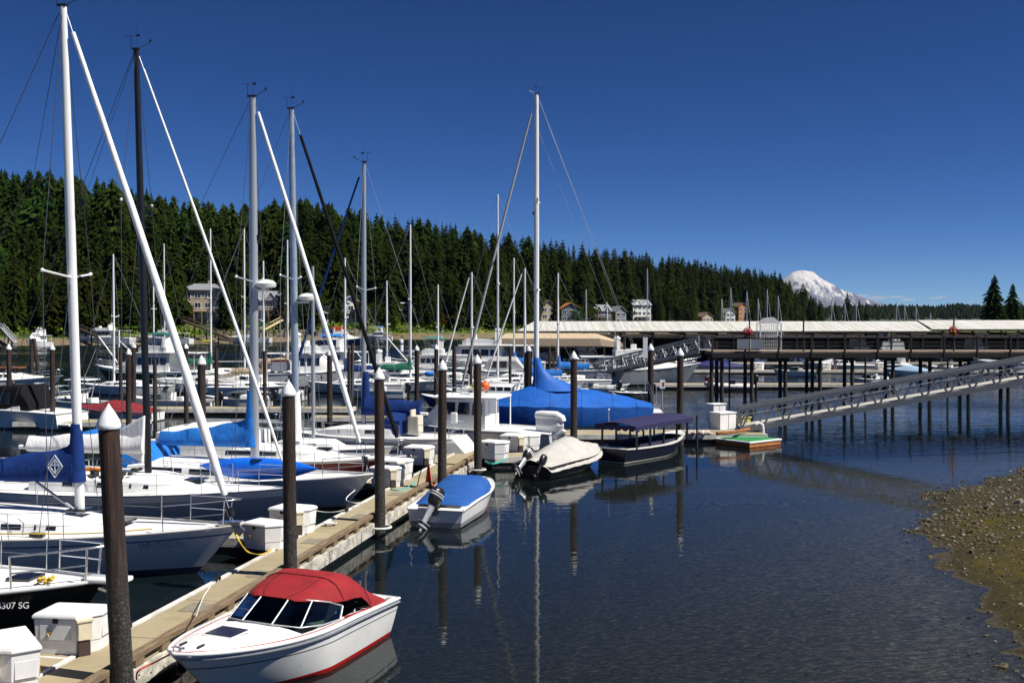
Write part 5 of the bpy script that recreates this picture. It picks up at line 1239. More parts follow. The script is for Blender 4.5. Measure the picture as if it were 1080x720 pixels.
# ---------------------------------------------------------------- second slip pair
H = Hull(11.0, 3.3, (1.15, .98, 1.0), .7, 1.0, .4)
c, rz = berth(311, 514, 1.15, SLIP, 11.0)
S2 = thing('sailboat', 'grey sailboat with black mast and loosely hanging white sail cover', 'sailboat', c, rz)
H.build(S2, [greyhull(), gel(), BOOT['navy']], [(1.0, 1), (.80, 0), (.76, 0), (.5, 0), (.3, 0), (.15, 2), (.06, 2), (-.06, 2), (-.35, 2), (-.7, 2)]); H.deck(S2, geld(), camber=.09); H.rail(S2, BOOT['navy'], .02, .0, name='toe_rail')
pulpit(S2, H); stanchions(S2, H, .22, .78, 6, .6); pushpit(S2, H)
secs = [(3.0, 1.05, .25, .03), (2.2, 1.02, .8, .26), (1.0, 1.0, 1.05, .42), (-1.9, 1.0, 1.15, .5), (-2.4, 1.0, 1.1, .45)]
trunk(S2, secs, geld())
for a_ in (1.1, .1, -1.0): side_window(S2, secs, a_ - .28, a_ + .28, .36, .66)
hatch(S2, (2.4, .0, 1.32), (.55, .5, .05))
MX = 5.5 - 4.66
RK[0] = .30; mast(S2, MX, 1.3, 14.1, .082, black(), (.635,), .85); stays(S2, H, MX, 14.05, .635, .85, 1.3, dark=True, r=.009); MB().tube([(-4.9, .4, 1.1), (MX - .38, 0, 13.9)], .007, 5).build('topping_lift', dwire(), S2, 60)
furled_jib(S2, H, MX, 13.95, sailcloth(), (.03, .055, .03), fz=.5)
boom_cover(S2, MX - .06, 2.15, 3.9, .75, .32, sailcloth(), collar=0, wid=.24, sag=-.02)
MB().loft([[Vector((MX - .1, w, 1.75)), Vector((MX - .1, -w, 1.75)), Vector((MX - .04, -w, 3.2)), Vector((MX - .04, w, 3.2))] if i == 0 else [Vector((MX - .95, w * .6, 2.15)), Vector((MX - .95, -w * .6, 2.15)), Vector((MX - .9, -w * .6, 2.75)), Vector((MX - .9, w * .6, 2.75))] for i, w in enumerate((.16, .16))]).build('furled_sail', sailcloth(), S2, 0, bevel=.05)
rs = random.Random(4)
for k in range(12): MB().ball((rs.uniform(-.6, .7), rs.uniform(-1.0, .2), 1.5 + rs.uniform(0, .1)), (rs.uniform(.06, .16), rs.uniform(.05, .12), rs.uniform(.04, .09)), 8, 5).build('deck_gear', rubber(), S2, 60)
MB().tube([(-1.2, -.8, 1.62), (-.4, -.85, 1.66), (.3, -.8, 1.62)], .06, 7).build('orange_line', M('orange_cover', (.7, .22, .03), .7), S2, 60)

H = Hull(10.6, 3.4, (1.20, 1.0, 1.0), .7, 1.0, .3)
c, rz = berth(393, 500, 1.2, SLIP, 10.6)
S3 = thing('sailboat', 'grey hulled sailboat with bright blue sail cover, blue bimini and silver mast', 'sailboat', c, rz)
H.build(S3, [greyhull(), BOOT['navy'], BOOT['black']], [(1.0, 0), (.86, 0), (.7, 0), (.5, 0), (.3, 0), (.15, 2), (.06, 2), (-.06, 2), (-.35, 2), (-.7, 2)]); H.deck(S3, geld(), camber=.09); H.rail(S3, gel(), .03, .02, name='toe_rail')
pulpit(S3, H); stanchions(S3, H, .22, .78, 6, .62); pushpit(S3, H)
secs = [(2.9, 1.1, .3, .05), (2.1, 1.05, .9, .30), (.8, 1.03, 1.1, .46), (-2.0, 1.0, 1.2, .56), (-2.5, 1.0, 1.15, .5)]
trunk(S3, secs, geld()); side_window(S3, secs, -.35, .75, .38, .72); side_window(S3, secs, -1.8, -.6, .38, .74)
MX = 5.3 - 3.95
RK[0] = .02; mast(S3, MX, 1.4, 13.15, .108, alum(), (.5,), 1.0); stays(S3, H, MX, 13.1, .5, 1.0, 1.4, dark=True, r=.009); MB().lathe((MX + .42, 0, 7.05), [(.05, 0), (.30, .05), (.33, .16), (.22, .26), (.02, .30)], 14).bar((MX, 0, 7.0), (MX + .5, 0, 7.0), .1, .06).build('radar_dome', gel(), S3, 40)
furled_jib(S3, H, MX, 13.0, sailcloth(), (.05, .085, .05), fz=.75, top_gap=.3)
boom_cover(S3, MX - .12, 2.1, 3.15, 1.0, .30, royal(), collar=.8, wid=.19, sag=.0)
bimini(S3, -4.4, -2.9, 1.15, 2.35, royal(), zbase=1.1)
MB().loft([[Vector((x, y * w, z0 + q)) for y, q in ((1, 0), (1, .3), (.8, hh), (-.8, hh), (-1, .3), (-1, 0))] for x, w, z0, hh in ((-2.75, 1.0, 1.3, .75), (-2.1, 1.0, 1.45, .65), (-1.75, .95, 1.5, .1))]).build('dodger', royal(), S3, 40)
MB().tube([(-3.9, .4, 1.0), (-3.9, .4, 1.55)], .05, 8).tube([(-3.95 , .4 + .35 * math.cos(a * .524), 1.6 + .35 * math.sin(a * .524)) for a in range(13)], .015, 6).build('steering_wheel', steel(), S3, 60)
# kayak lying on the blue bimini boat's side deck
kc = at(272, 494, 31.35); KY = thing('kayak', 'glossy blue kayak lashed on edge along the sailboat side deck', 'kayak', (kc.x, kc.y, kc.z), rz)
kr = []
for i in range(17):
    t = i / 16; u = t * 2 - 1; w = max(.01, .36 * (1 - abs(u) ** 2.4)); kr.append([Vector((u * 1.95, w * .55 * math.cos(a * math.pi / 7) * (1 + .1 * math.cos(a * 2)), .95 * w * math.sin(a * math.pi / 7) + .05 * u * u)) for a in range(14)])
MB().loft(kr).build('hull', M('glossy_blue_plastic', (.010, .14, .70), .25, var=.1, coat=.3), KY, 60)
for z in (-.09, .11): MB().tube([(u * .18, -.155 - .02 * math.cos(u * .2) + .0022 * u * u, z * (1 - u * u * .006)) for u in range(-9, 10)], .018, 6).build('chine_line', BOOT['navy'], KY, 60)
MB().lathe((0, 0, 0), [(.2, .26), (.22, .29), (.19, .31)], 14).build('cockpit_rim', black(), KY, 60)

H = Hull(10.0, 3.2, (1.12, .95, .98), .7, 1.0, .3)
c, rz = berth(428, 481, 1.12, SLIP, 10.0)
S4 = thing('sailboat', 'white sailboat with dark red hull stripe and black furled jib', 'sailboat', c, rz)
H.build(S4, [gel(), M('dark_red_stripe', (.18, .012, .016), .35), BOOT['navy']], [(1.0, 0), (.93, 1), (.62, 1), (.56, 0), (.3, 0), (.15, 2), (.06, 2), (-.06, 2), (-.35, 2), (-.7, 2)]); H.deck(S4, geld(), camber=.09); H.rail(S4, gel(), .025, .02, name='toe_rail')
pulpit(S4, H); stanchions(S4, H, .22, .75, 5, .6)
secs = [(2.7, 1.05, .25, .03), (2.0, 1.0, .8, .26), (.8, 1.0, 1.0, .42), (-1.9, .98, 1.1, .5), (-2.3, .98, 1.05, .45)]
trunk(S4, secs, geld()); side_window(S4, secs, -.2, .9, .36, .68); side_window(S4, secs, -1.5, -.5, .36, .7); hatch(S4, (1.9, 0, 1.34), (.5, .45, .05))
MX = 5.0 - 4.20
RK[0] = .14; mast(S4, MX, 1.3, 13.8, .10, M('blue_grey_mast', (.36, .42, .50), .4, metal=.4), (.5,), .95); stays(S4, H, MX, 13.75, .5, .95, 1.3, r=.009); MB().lathe((MX + .45, 0, 6.75), [(.05, 0), (.30, .05), (.33, .16), (.22, .26), (.02, .30)], 14).bar((MX, 0, 6.7), (MX + .5, 0, 6.7), .1, .06).build('radar_dome', gel(), S4, 40)
MB().tube([(MX, 0, 1.6), (MX, 0, 2.2), (MX, 0, 2.9), (MX, 0, 3.4)], [.2, .19, .17, .13], 12).build('mast_boot', sailcloth(), S4, 60)
furled_jib(S4, H, MX, 13.65, blackcanvas(), (.07, .085, .055), fz=.4, top_gap=.8)
MB().tube([(MX, 0, 2.3), (MX - 3.6, 0, 2.3)], .06, 8).build('boom', alum(), S4, 60)
MB().loft([[Vector((x, y * w, q)) for y, q in ((1, 1.1), (.95, 1.9), (.0, zt), (-.95, 1.9), (-1, 1.1))] for x, w, zt in ((-.6, .9, 2.0), (-1.8, 1.1, 2.3), (-3.3, 1.1, 2.2), (-4.3, 1.0, 2.0))]).build('cockpit_tent', M('white_awning', (.74, .74, .72), .8, var=.08, bump=.4, bscale=3), S4, 45)

# stern-to sailboat with navy cover
st_p = on(487, 486, 0.0); hd = Vector((-.955, .295, 0)).normalized(); c = st_p + hd * 4.6; c.z = 0
H = Hull(9.0, 3.0, (1.15, .98, 1.02), .7, .9, -.95, ft=.62)
S5 = thing('sailboat', 'grey sailboat with white scooped transom toward the dock and navy sail cover', 'sailboat', c, math.atan2(hd.y, hd.x))
H.build(S5, [greyhull(), gel(), BOOT['black']], [(1.0, 1), (.86, 0), (.5, 0), (.3, 0), (.15, 2), (.06, 2), (-.06, 2), (-.35, 2), (-.7, 2)]); H.deck(S5, geld(), camber=.09); H.rail(S5, gel(), .025, .02, name='toe_rail')
q = [H.pt(1, z * 1.0, s) + Vector((-.012, 0, 0)) for z, s in ((.06, 1), (1.0, 1), (1.0, -1), (.06, -1))]; windows_dark(S5, q, 'transom', gel(), .02)
lad = MB()
for k in range(3): lad.bar((-4.15 - .22 * k - .1, -.2, .85 - .25 * k), (-4.15 - .22 * k - .1, .2, .85 - .25 * k), .03, .03)
lad.build('stern_ladder', steel(), S5, 0)
pulpit(S5, H); stanchions(S5, H, .22, .75, 5, .6); pushpit(S5, H)
secs = [(2.4, 1.05, .25, .03), (1.7, 1.0, .8, .26), (.6, 1.0, 1.0, .42), (-1.6, .98, 1.05, .5), (-2.0, .98, 1.0, .45)]
trunk(S5, secs, geld()); side_window(S5, secs, -.2, .8, .36, .68); side_window(S5, secs, -1.4, -.5, .36, .7)
MX = .02
RK[0] = .05; mast(S5, MX, 1.3, 13.0, .085, alum(), (.52,), .95); stays(S5, H, MX, 12.95, .52, .95, 1.3, r=.009)
furled_jib(S5, H, MX, 12.8, navy(), (.05, .075, .04), fz=.5, top_gap=.4)
boom_cover(S5, MX - .1, 2.0, 2.6, .9, .55, navy(), collar=1.0, wid=.26)
MB().box((-2.6, .35, 1.55), (.5, .6, .8)).box((-2.5, .35, 2.0), (.1, .62, .4)).build('cream_seat', M('cream_canvas', (.58, .53, .42), .8), S5, 0, bevel=.06)
MB().loft([[Vector((x, y * w, 1.15 + q)) for y, q in ((1, 0), (.92, hh * .7), (.6, hh), (-.6, hh), (-.92, hh * .7), (-1, 0))] for x, w, hh in ((-2.1, 1.0, .85), (-1.5, 1.0, .9), (-1.1, .95, .35))]).build('dodger', navy(), S5, 40)
MB().box((-3.9, -.95, 1.75), (.3, .16, .5)).build('horseshoe_buoy', gel(), S5, 0, bevel=.06)
# small sloop whose slim silver mast stands behind the red striped boat
H = Hull(7.0, 2.4, (.9, .75, .75), .5, .6, .2)
c, rz = berth(368, 459, .9, SLIP, 7.0); c = Vector((-8.3, 42.6, 0)); rz = DANG
SB = thing('sailboat', 'small white sloop with slim bare silver mast behind the red striped boat', 'sailboat', c, rz)
H.build(SB, [gel(), BOOT['navy'], BOOT['black']], ROWS(.5)); H.deck(SB, geld()); secs = [(1.4, .8, .3, .05), (.8, .78, .7, .3), (-1.0, .75, .8, .36), (-1.3, .75, .8, .3)]; trunk(SB, secs, geld()); side_window(SB, secs, -.6, .4)
RK[0] = 0; mast(SB, .02, .9, 8.3, .06, alum(), (.5,), .6, False); stays(SB, H, .02, 8.2, .5, .6, .9); MB().tube([(0, 0, 1.5), (-2.4, 0, 1.5)], .05, 8).build('boom', alum(), SB, 60)

# ---------------------------------------------------------------- red canvas bowrider
L_ = 5.12; H = Hull(L_, 2.2, (1.00, .78, .68), .34, .95, .15, sm=.55, ft=.90, p=.62, fbow=.30, fmid=.86, chine=True)
bw = on(183, 689.5, 1.0); hd = Vector((-.395, -.919, 0)).normalized(); c = bw - hd * (L_ / 2); c.z = 0
RB = thing('motorboat', 'white bowrider motorboat with red canvas top and red boot stripe', 'motorboat', c, math.atan2(hd.y, hd.x))
H.build(RB, [gel(), M('dark_rub_stripe', (.03, .03, .035), .35), redp()], [(1.0, 0), (.93, 0), (.87, 0), (.70, 1), (.675, 0), (.5, 0), (.3, 0), (.10, 2), (.05, 2), (.0, 2), (-.1, 2), (-.34, 2)], n=34)
H.rail(RB, M('grey_rub_rail', (.25, .26, .28), .35, metal=.2), .027, 0, s0=.0, q=.90, out=.012, name='rub_rail'); H.rail(RB, gel(), .024, name='gunwale')
H.rail(RB, redp(), .006, s0=.02, s1=.97, q=1.0, out=-.10, dz=.028, name='pin_stripe', tr=False)
X = lambda s: L_ / 2 - s * L_
Z = lambda s: L_ / 2 - (.402 + (s - .385) * (.598 / .615)) * L_ if s > .37 else X(s)
SW = .402
rows = []
for i in range(17):
    s = SW * i / 16; w = H.half(s) * .985; z = H.sheer(s); x = H.pt(s, z, 1).x
    rows.append([(x, w * k, z - .005 + (.115 * (1 - abs(k) ** 2.2)) * min(1, s / .12)) for k in (-1, -.85, -.6, -.3, 0, .3, .6, .85, 1)])
MB().sheet(rows, .03).build('foredeck', geld(), RB, 50)
for sd_ in (1, -1):
    r2 = [[(H.pt(s, H.sheer(s), 1).x, sd_ * H.half(s) * k, H.sheer(s) + .008 + .02 * (1 - k)) for k in ((.985, .80) if sd_ > 0 else (.80, .985))] for s in [SW + (.995 - SW) * i / 10 for i in range(11)]]
    MB().sheet(r2, .03).build('side_deck', geld(), RB, 50)
r2 = [[(H.pt(s, H.sheer(s), 1).x, H.half(s) * .82 * k, H.sheer(s) + .01) for k in (-1, 0, 1)] for s in (.90, .95, .995)]; MB().sheet(r2, .03).build('stern_deck', geld(), RB, 50)
MB().box(((X(SW) + Z(.9)) / 2, 0, .32), (X(SW) - Z(.9), 1.7, .04)).build('cockpit_floor', M('pale_grey_carpet', (.24, .24, .25), .95), RB, 0)
MB().box((X(SW) - .15, 0, .52), (.06, 1.6, .5)).build('dash', M('dash_grey', (.12, .12, .13), .6), RB, 0)
for sd_ in (1, -1): MB().box((Z(.58), sd_ * .45, .56), (.5, .48, .42)).box((Z(.64), sd_ * .45, .95), (.12, .48, .55)).build('seat', M('seat_vinyl', (.55, .53, .50), .6), RB, 0, bevel=.05)
MB().tube([(Z(.46), -.42 + .17 * math.cos(a * .4488) , 1.0 + .14 * math.sin(a * .4488)) for a in range(15)], .014, 6).build('steering_wheel', black(), RB, 60)
hatch(RB, (X(.24), 0, .995), (.44, .52, .03), m=M('smoked_hatch', (.02, .02, .035), .15)); MB().box((X(.24), 0, .985), (.50, .58, .022)).build('hatch_frame', gel(), RB, 0, bevel=.006)
for y in (.28, -.28): MB().box((X(.08), y * .6, 1.02), (.16, .03, .04)).build('bow_cleat', black(), RB, 0, bevel=.008)
MB().tube([(X(.02), .12, 1.06), (X(.01), .0, 1.10), (X(.02), -.12, 1.06)], .012, 6).build('bow_eye', steel(), RB, 60)
gr = MB()
for k in range(14): gr.box((X(.24 + .011 * k), -.70 - .010 * k, .945 - .0022 * k), (.03, .02, .012))
gr.build('tread_strip', M('grey_tread', (.45, .45, .46), .7), RB, 0)
# windscreen: base line and raked top line
base = [(Z(.60), .93, .80), (Z(.50), .91, .835), (Z(.415), .74, .875), (Z(.375), .30, .935), (Z(.375), -.30, .935), (Z(.415), -.74, .875), (Z(.50), -.91, .835), (Z(.60), -.93, .80)]
topl = [(Z(.635), .87, .98), (Z(.565), .83, 1.13), (Z(.505), .67, 1.215), (Z(.48), .28, 1.24), (Z(.48), -.28, 1.24), (Z(.505), -.67, 1.215), (Z(.565), -.83, 1.13), (Z(.635), -.87, .98)]
ws = MB().tube(topl, .016, 7).tube(base, .014, 7)
for k in range(0, 8):
    if k in (2, 3, 4, 5, 0, 7): ws.tube([base[k], topl[k]], .017, 7)
wo = ws.build('windscreen_frame', alum(), RB, 60)
for k in range(7): windows_dark(wo, [base[k], base[k + 1], topl[k + 1], topl[k]], 'windscreen_pane', VGLASS, .006)
CR = M('red_canvas', (.25, .007, .011), .85, var=.18, scale=3, bump=.35, bscale=6)
cs = [(.472, .42, 1.225, 1.25), (.505, .69, 1.21, 1.29), (.56, .83, 1.14, 1.36), (.60, .88, 1.10, 1.41), (.625, .90, 1.09, 1.43), (.64, .91, 1.08, 1.46), (.69, .94, 1.07, 1.47), (.735, .95, 1.03, 1.42), (.77, .96, .90, 1.33), (.80, .965, .76, 1.22), (.85, .965, .735, 1.02), (.89, .955, .72, .90), (.925, .94, .71, .80), (.94, .93, .69, .73)]
def canv(cs, side_pts=9):
    rows = []
    for s, w, ze, zt in cs:
        row = []
        for k in range(-4, 5):
            u = k / 4; yy = w * math.copysign(abs(u) ** .7, u); row.append((Z(s), yy, ze + (zt - ze) * (1 - abs(u) ** 4.2)))
        rows.append(row)
    return rows
MB().sheet(canv(cs), .012).build('canvas_top', CR, RB, 60)
for u in (-.36, .36):
    pts = []
    for k in range(9):
        s = lerp(.476, .625, k / 8); w, ze, zt = (interp([(q[0], q[i]) for q in cs], s) for i in (1, 2, 3)); pts.append((Z(s), w * math.copysign(abs(u) ** .7, u), ze + (zt - ze) * (1 - abs(u) ** 4.2) + .006))
    MB().tube(pts, .006, 5).build('canvas_seam', M('dark_red_seam', (.06, .004, .005), .8), RB, 60)
for s in (.632, .80):
    w, ze, zt = (interp([(q[0], q[i]) for q in cs], s) for i in (1, 2, 3)); pts = [(Z(s), w * math.copysign(abs(k / 8) ** .7, k), ze + (zt - ze) * (1 - abs(k / 8) ** 4.2) + .006) for k in range(-8, 9)]
    MB().tube(pts, .007, 5).build('canvas_seam', M('dark_red_seam', (.06, .004, .005), .8), RB, 60)
for sd_ in (1, -1):
    windows_dark(RB, [(Z(.635), sd_ * .90, .93), (Z(.79), sd_ * .97, .77), (Z(.735), sd_ * .955, 1.01), (Z(.66), sd_ * .93, 1.07)], 'side_curtain', VGLASS, .006)
    MB().tube([(Z(.70), sd_ * .9, .8), (Z(.72), sd_ * .92, 1.02)], .016, 6).tube([(Z(.66), sd_ * .90, 1.06), (Z(.735), sd_ * .91, .92)], .012, 6).build('canvas_strut', whitemast(), RB, 60)
    MB().tube([(Z(.62), sd_ * .955, .82), (Z(.70), sd_ * .965, .79), (Z(.80), sd_ * .97, .745)], .012, 6).build('canvas_edge', CR, RB, 60)
MB().tube([(Z(.55), -.97 - .02, .88), (Z(.60), -.995, .865)], .02, 6).build('side_vent', steel(), RB, 60)
MB().box((-L_ / 2 + .35, -.9, .73), (.2, .03, .04)).box((-L_ / 2 + .35, .9, .73), (.2, .03, .04)).build('stern_cleat', steel(), RB, 0, bevel=.008); MB().box((X(.035), .0, 1.02), (.10, .06, .05)).build('bow_light', steel(), RB, 0, bevel=.012); MB().tube([(X(.30), 0, 1.0)] * 1 + [(X(.30), .001, 1.0)], .001, 3) if False else None; MB().ball((X(.46), -.96, .60), .03, 8, 6).build('through_hull', steel(), RB, 60); MB().tube([(-L_ / 2 - .02, 0, .25), (-L_ / 2 - .25, 0, .15)], .09, 8).build('stern_drive', black(), RB, 60)

# ---------------------------------------------------------------- blue covered skiff with outboard
H = Hull(4.6, 1.78, (.80, .60, .52), .2, .35, .0, sm=.45, ft=.95, p=.38, fbow=.55, fmid=.90, chine=True)
hd = Vector((.25, .968, 0)); stc = on(459, 556, 0); c = stc + hd * 2.3
SK = thing('skiff', 'small white skiff under a bright blue canvas cover with silver outboard', 'skiff', c, math.atan2(hd.y, hd.x))
H.build(SK, [gel(), gel(), M('grey_skiff_bottom', (.25, .26, .27), .4)], [(1.0, 0), (.8, 0), (.55, 0), (.3, 2), (.06, 2), (-.05, 2), (-.2, 2)]); H.rail(SK, gel(), .045, .0, name='gunwale')
for sd_ in (1, -1):
    r2 = [[(H.pt(s, H.sheer(s), 1).x, sd_ * H.half(s) * k, H.sheer(s) + .02) for k in ((.99, .80) if sd_ > 0 else (.80, .99))] for s in [.02 + .97 * i / 10 for i in range(11)]]; MB().sheet(r2, .04).build('side_deck', geld(), SK, 50)
MB().box((-.6, 0, .18), (2.8, 1.3, .05)).build('floor', geld(), SK, 0); MB().box((-2.0, 0, .42), (.35, 1.5, .16)).build('stern_seat', geld(), SK, 0, bevel=.03)
rows = [[(x, w * k, ze + (zt - ze) * (1 - abs(k) ** 9)) for k in (-1, -.93, -.6, -.2, .2, .6, .93, 1)] for x, w, ze, zt in ((-1.85, .87, .52, .60), (-1.2, .89, .54, .74), (-.4, .90, .58, .90), (.35, .89, .64, 1.05), (.75, .84, .74, 1.10), (.95, .80, .74, .85))]
MB().sheet(rows, .012).build('canvas_cover', M('deep_blue_canvas', (.006, .075, .30), .8, var=.22, scale=2.2, bump=.5, bscale=5, stretch=(2.2, .7, 1)), SK, 40)
outboard(SK, (-2.33, 0, .46), .62, .92, black(), M('silver_band', (.62, .63, .65), .3, metal=.3), yaw=-.5)

# ---------------------------------------------------------------- beige covered boat
L_ = 5.2; H = Hull(L_, 2.1, (.78, .58, .5), .3, .75, .1, sm=.52, ft=.88, p=.6, fbow=.3, fmid=.86, chine=True)
b2 = on(630, 470, .72); hd = Vector((.56, .83, 0)).normalized(); c = Vector((b2.x, b2.y, 0)) - hd * (L_ / 2)
BG = thing('motorboat', 'dark hulled runabout under a wrinkled beige cover with tilted black outboards', 'motorboat', c, math.atan2(hd.y, hd.x))
H.build(BG, [M('dark_grey_hull', (.03, .032, .034), .3), black(), black()], ROWS(.3))
CV = M('beige_cover', (.44, .425, .395), .85, var=.10, scale=2, bump=.6, bscale=3.5)
rows = []; rs = random.Random(8)
for i in range(25):
    s = .0 + 1.0 * i / 24; x = H.pt(s, H.sheer(s), 1).x + (.05 if i == 0 else -.06 if i == 24 else 0); w = H.half(s) * 1.045 + .02; ze = H.sheer(s) - .20; zt = interp([(0, .80), (.12, .92), (.3, 1.08), (.42, 1.33), (.52, 1.36), (.75, 1.05), (.92, .80), (1, .70)], s)
    rows.append([(x, w * u, lerp(ze, zt, (1 - abs(u) ** 1.7)) + (.026 * math.sin(i * 2.2 + u * 9) if abs(u) < .98 else .012 * math.sin(i * 1.9))) for u in (-1, -.96, -.8, -.55, -.25, 0, .25, .55, .8, .96, 1)])
MB().sheet(rows, .012).build('boat_cover', CV, BG, 70)
outboard(BG, (-L_ / 2 + .02, .25, .48), .95, .92, black(), gel()); outboard(BG, (-L_ / 2 + .02, -.50, .40), .7, .7, black())

# ---------------------------------------------------------------- navy electric launch
L_ = 6.2; H = Hull(L_, 2.1, (.85, .58, .62), .4, .45, -.1, sm=.52, ft=.70, p=.7, fbow=.40, fmid=.85)
a, b2 = on(646, 488, 0), on(718, 473, 0); hd = Vector((b2.x - a.x, b2.y - a.y, 0)).normalized(); c = Vector((a.x, a.y, 0)) + hd * (L_ / 2)
LA = thing('launch', 'navy electric launch with scalloped navy canopy on slim posts', 'launch', c, math.atan2(hd.y, hd.x))
NH = M('navy_hull', (.006, .009, .024), .3)
H.build(LA, [NH, NH, M('cream_boot', (.5, .48, .4), .4)], [(1.0, 0), (.8, 0), (.5, 0), (.2, 0), (.12, 2), (.05, 0), (-.05, 0), (-.2, 0), (-.4, 0)]); H.rail(LA, M('cream_rub_rail', (.62, .60, .54), .4), .045, .0)
H.deck(LA, gel(), 0, .14, .01, .04); H.deck(LA, teak(), .90, 1.0, .0, .03, name='stern_deck')
for sd_ in (1, -1):
    r2 = [[(H.pt(s, H.sheer(s), 1).x, sd_ * H.half(s) * k, H.sheer(s) + .02) for k in ((.99, .82) if sd_ > 0 else (.82, .99))] for s in [.13 + .85 * i / 10 for i in range(11)]]; MB().sheet(r2, .03).build('side_deck', gel(), LA, 50)
MB().box((-.5, 0, .14), (3.6, 1.2, .05)).build('floor', teak(), LA, 0)
for sd_ in (1, -1): MB().box((-.5, sd_ * .60, .36), (3.4, .34, .3)).box((-.5, sd_ * .77, .60), (3.4, .1, .30)).build('bench_seat', M('dark_bench_vinyl', (.010, .013, .035), .6), LA, 0, bevel=.04)
MB().box((.5, 0, .45), (1.3, .5, .06)).box((.5, 0, .28), (.12, .3, .34)).build('table', M('table_white', (.6, .6, .58), .4), LA, 0, bevel=.01)
for x in (2.0, 1.0, -.2, -1.4, -2.55):
    for sd_ in (1, -1): MB().box((x, sd_ * .86, 1.1), (.07, .07, 1.02)).build('canopy_post', NH, LA, 0)
rows = [[(x, 1.02 * k * (1 - .12 * max(0, x - 1.6)), 1.60 + .16 * (1 - k * k) - .04 * abs(x / 2.8) ** 3) for k in (-1, -.8, -.4, 0, .4, .8, 1)] for x in (-2.9, -2.5, -1.5, -.3, .9, 1.9, 2.45)]
CAN = M('dark_navy_canopy', (.014, .012, .062), .8, var=.2, bump=.2, bscale=6); MB().sheet(rows, .02).build('canopy', CAN, LA, 60)
for sd_ in (1, -1):
    v = MB(); nv = 15
    for k in range(nv):
        x0, x1 = lerp(-2.9, 2.45, k / nv), lerp(-2.9, 2.45, (k + 1) / nv); wA = 1.025 * (1 - .12 * max(0, (x0 + x1) / 2 - 1.6)); zt = 1.60 - .04 * abs(x0 / 2.8) ** 3
        P_ = [(x0, zt), (x1, zt)] + [(lerp(x1, x0, t), zt - .13 - .09 * math.sin(math.pi * t)) for t in (0, .25, .5, .75, 1)]; v.prism(P_, sd_ * wA, sd_ * (wA + .012))
    v.build('valance', CAN, LA, 0)
v = MB()
for k in range(6):
    y0, y1 = lerp(-1.02, 1.02, k / 6), lerp(-1.02, 1.02, (k + 1) / 6); P_ = [(y0, 1.60), (y1, 1.60)] + [(lerp(y1, y0, t), 1.45 - .09 * math.sin(math.pi * t)) for t in (0, .25, .5, .75, 1)]; v.prism(P_, -2.92, -2.905, 'x')
v.build('stern_valance', CAN, LA, 0)
MB().tube([(-2.6, .5, 1.7), (-2.6, .5, 2.15)], .015, 6).ball((-2.6, .5, 2.2), .05, 8, 6).build('stern_light', boxw(), LA, 60)

# ---------------------------------------------------------------- pilothouse boat with upright dinghy
L_ = 8.4; H = Hull(L_, 2.9, (1.5, 1.05, .95), .5, .8, -.1, ft=.88, p=.7, fbow=.4, fmid=.9, chine=True)
hd = Vector((-.96, .28, 0)).normalized(); sp_ = Vector((2.0, 47.0, 0)); c = sp_ + hd * (L_ / 2)
PH = thing('pilothouse_boat', 'white and grey pilothouse boat with a white dinghy hung upright at its stern', 'motorboat', c, math.atan2(hd.y, hd.x))
H.build(PH, [M('pale_grey_hull', (.52, .55, .58), .28, coat=.2), M('blue_grey_stripe', (.16, .22, .30), .4), BOOT['navy']], [(1.0, 1), (.88, 0), (.5, 0), (.3, 0), (.15, 2), (.05, 2), (-.05, 2), (-.5, 2)]); H.deck(PH, geld(), dz=-.03); H.rail(PH, gel(), .04)
MB().loft([[Vector((x, y * w, z)) for y, z in ((1, 1.0), (1, 1.6), (.94, zt), (-.94, zt), (-1, 1.6), (-1, 1.0))] for x, w, zt in ((1.75, .9, 1.62), (1.05, 1.1, 2.38), (-1.15, 1.12, 2.45))]).build('pilothouse', gel(), PH, 0, bevel=.03)
MB().loft([[Vector((x, y * 1.24, 2.45 + z)) for y, z in ((1, 0), (1, .08), (.8, .13), (-.8, .13), (-1, .08), (-1, 0))] for x in (1.35, -1.75)]).build('roof', geld(), PH, 0, bevel=.02)
for sd_ in (1, -1):
    for xa, xb in ((.95, .3), (.2, -.4), (-.5, -1.0)): windows_dark(PH, [(xa, sd_ * 1.118, 1.72), (xb, sd_ * 1.122, 1.72), (xb, sd_ * 1.09, 2.28), (xa - .08, sd_ * 1.085, 2.28)], 'window', None, .02)
    MB().tube([(-1.7, sd_ * 1.15, .95), (-1.7, sd_ * 1.15, 2.45)], .03, 6).build('roof_post', boxw(), PH, 60)
for y0, y1 in ((-.85, -.32), (-.26, .26), (.32, .85)): windows_dark(PH, [(1.66, y0, 1.76), (1.66, y1, 1.76), (1.18, y1, 2.28), (1.18, y0, 2.28)], 'front_window', None, .03)
trunk(PH, [(3.3, 1.35, .3, .1), (2.6, 1.25, .8, .35), (1.5, 1.1, 1.0, .55)], gel(), 'fore_cabin'); MB().box((-1.16, .25, 1.65), (.04, .6, 1.3)).build('cabin_door', M('pale_door', (.6, .62, .64), .5), PH, 0)
pulpit(PH, H, .25, .6); rr = MB()
for k in range(6): rr.tube([(.9 - .4 * k, -.9, 2.6), (.9 - .4 * k, -.9, 2.95)], .012, 5); rr.tube([(.9 - .4 * k, .9, 2.6), (.9 - .4 * k, .9, 2.95)], .012, 5)
rr.tube([(.9, -.9, 2.95), (-1.1, -.9, 2.95)], .014, 5).tube([(.9, .9, 2.95), (-1.1, .9, 2.95)], .014, 5); rr.build('roof_rail', steel(), PH, 60)
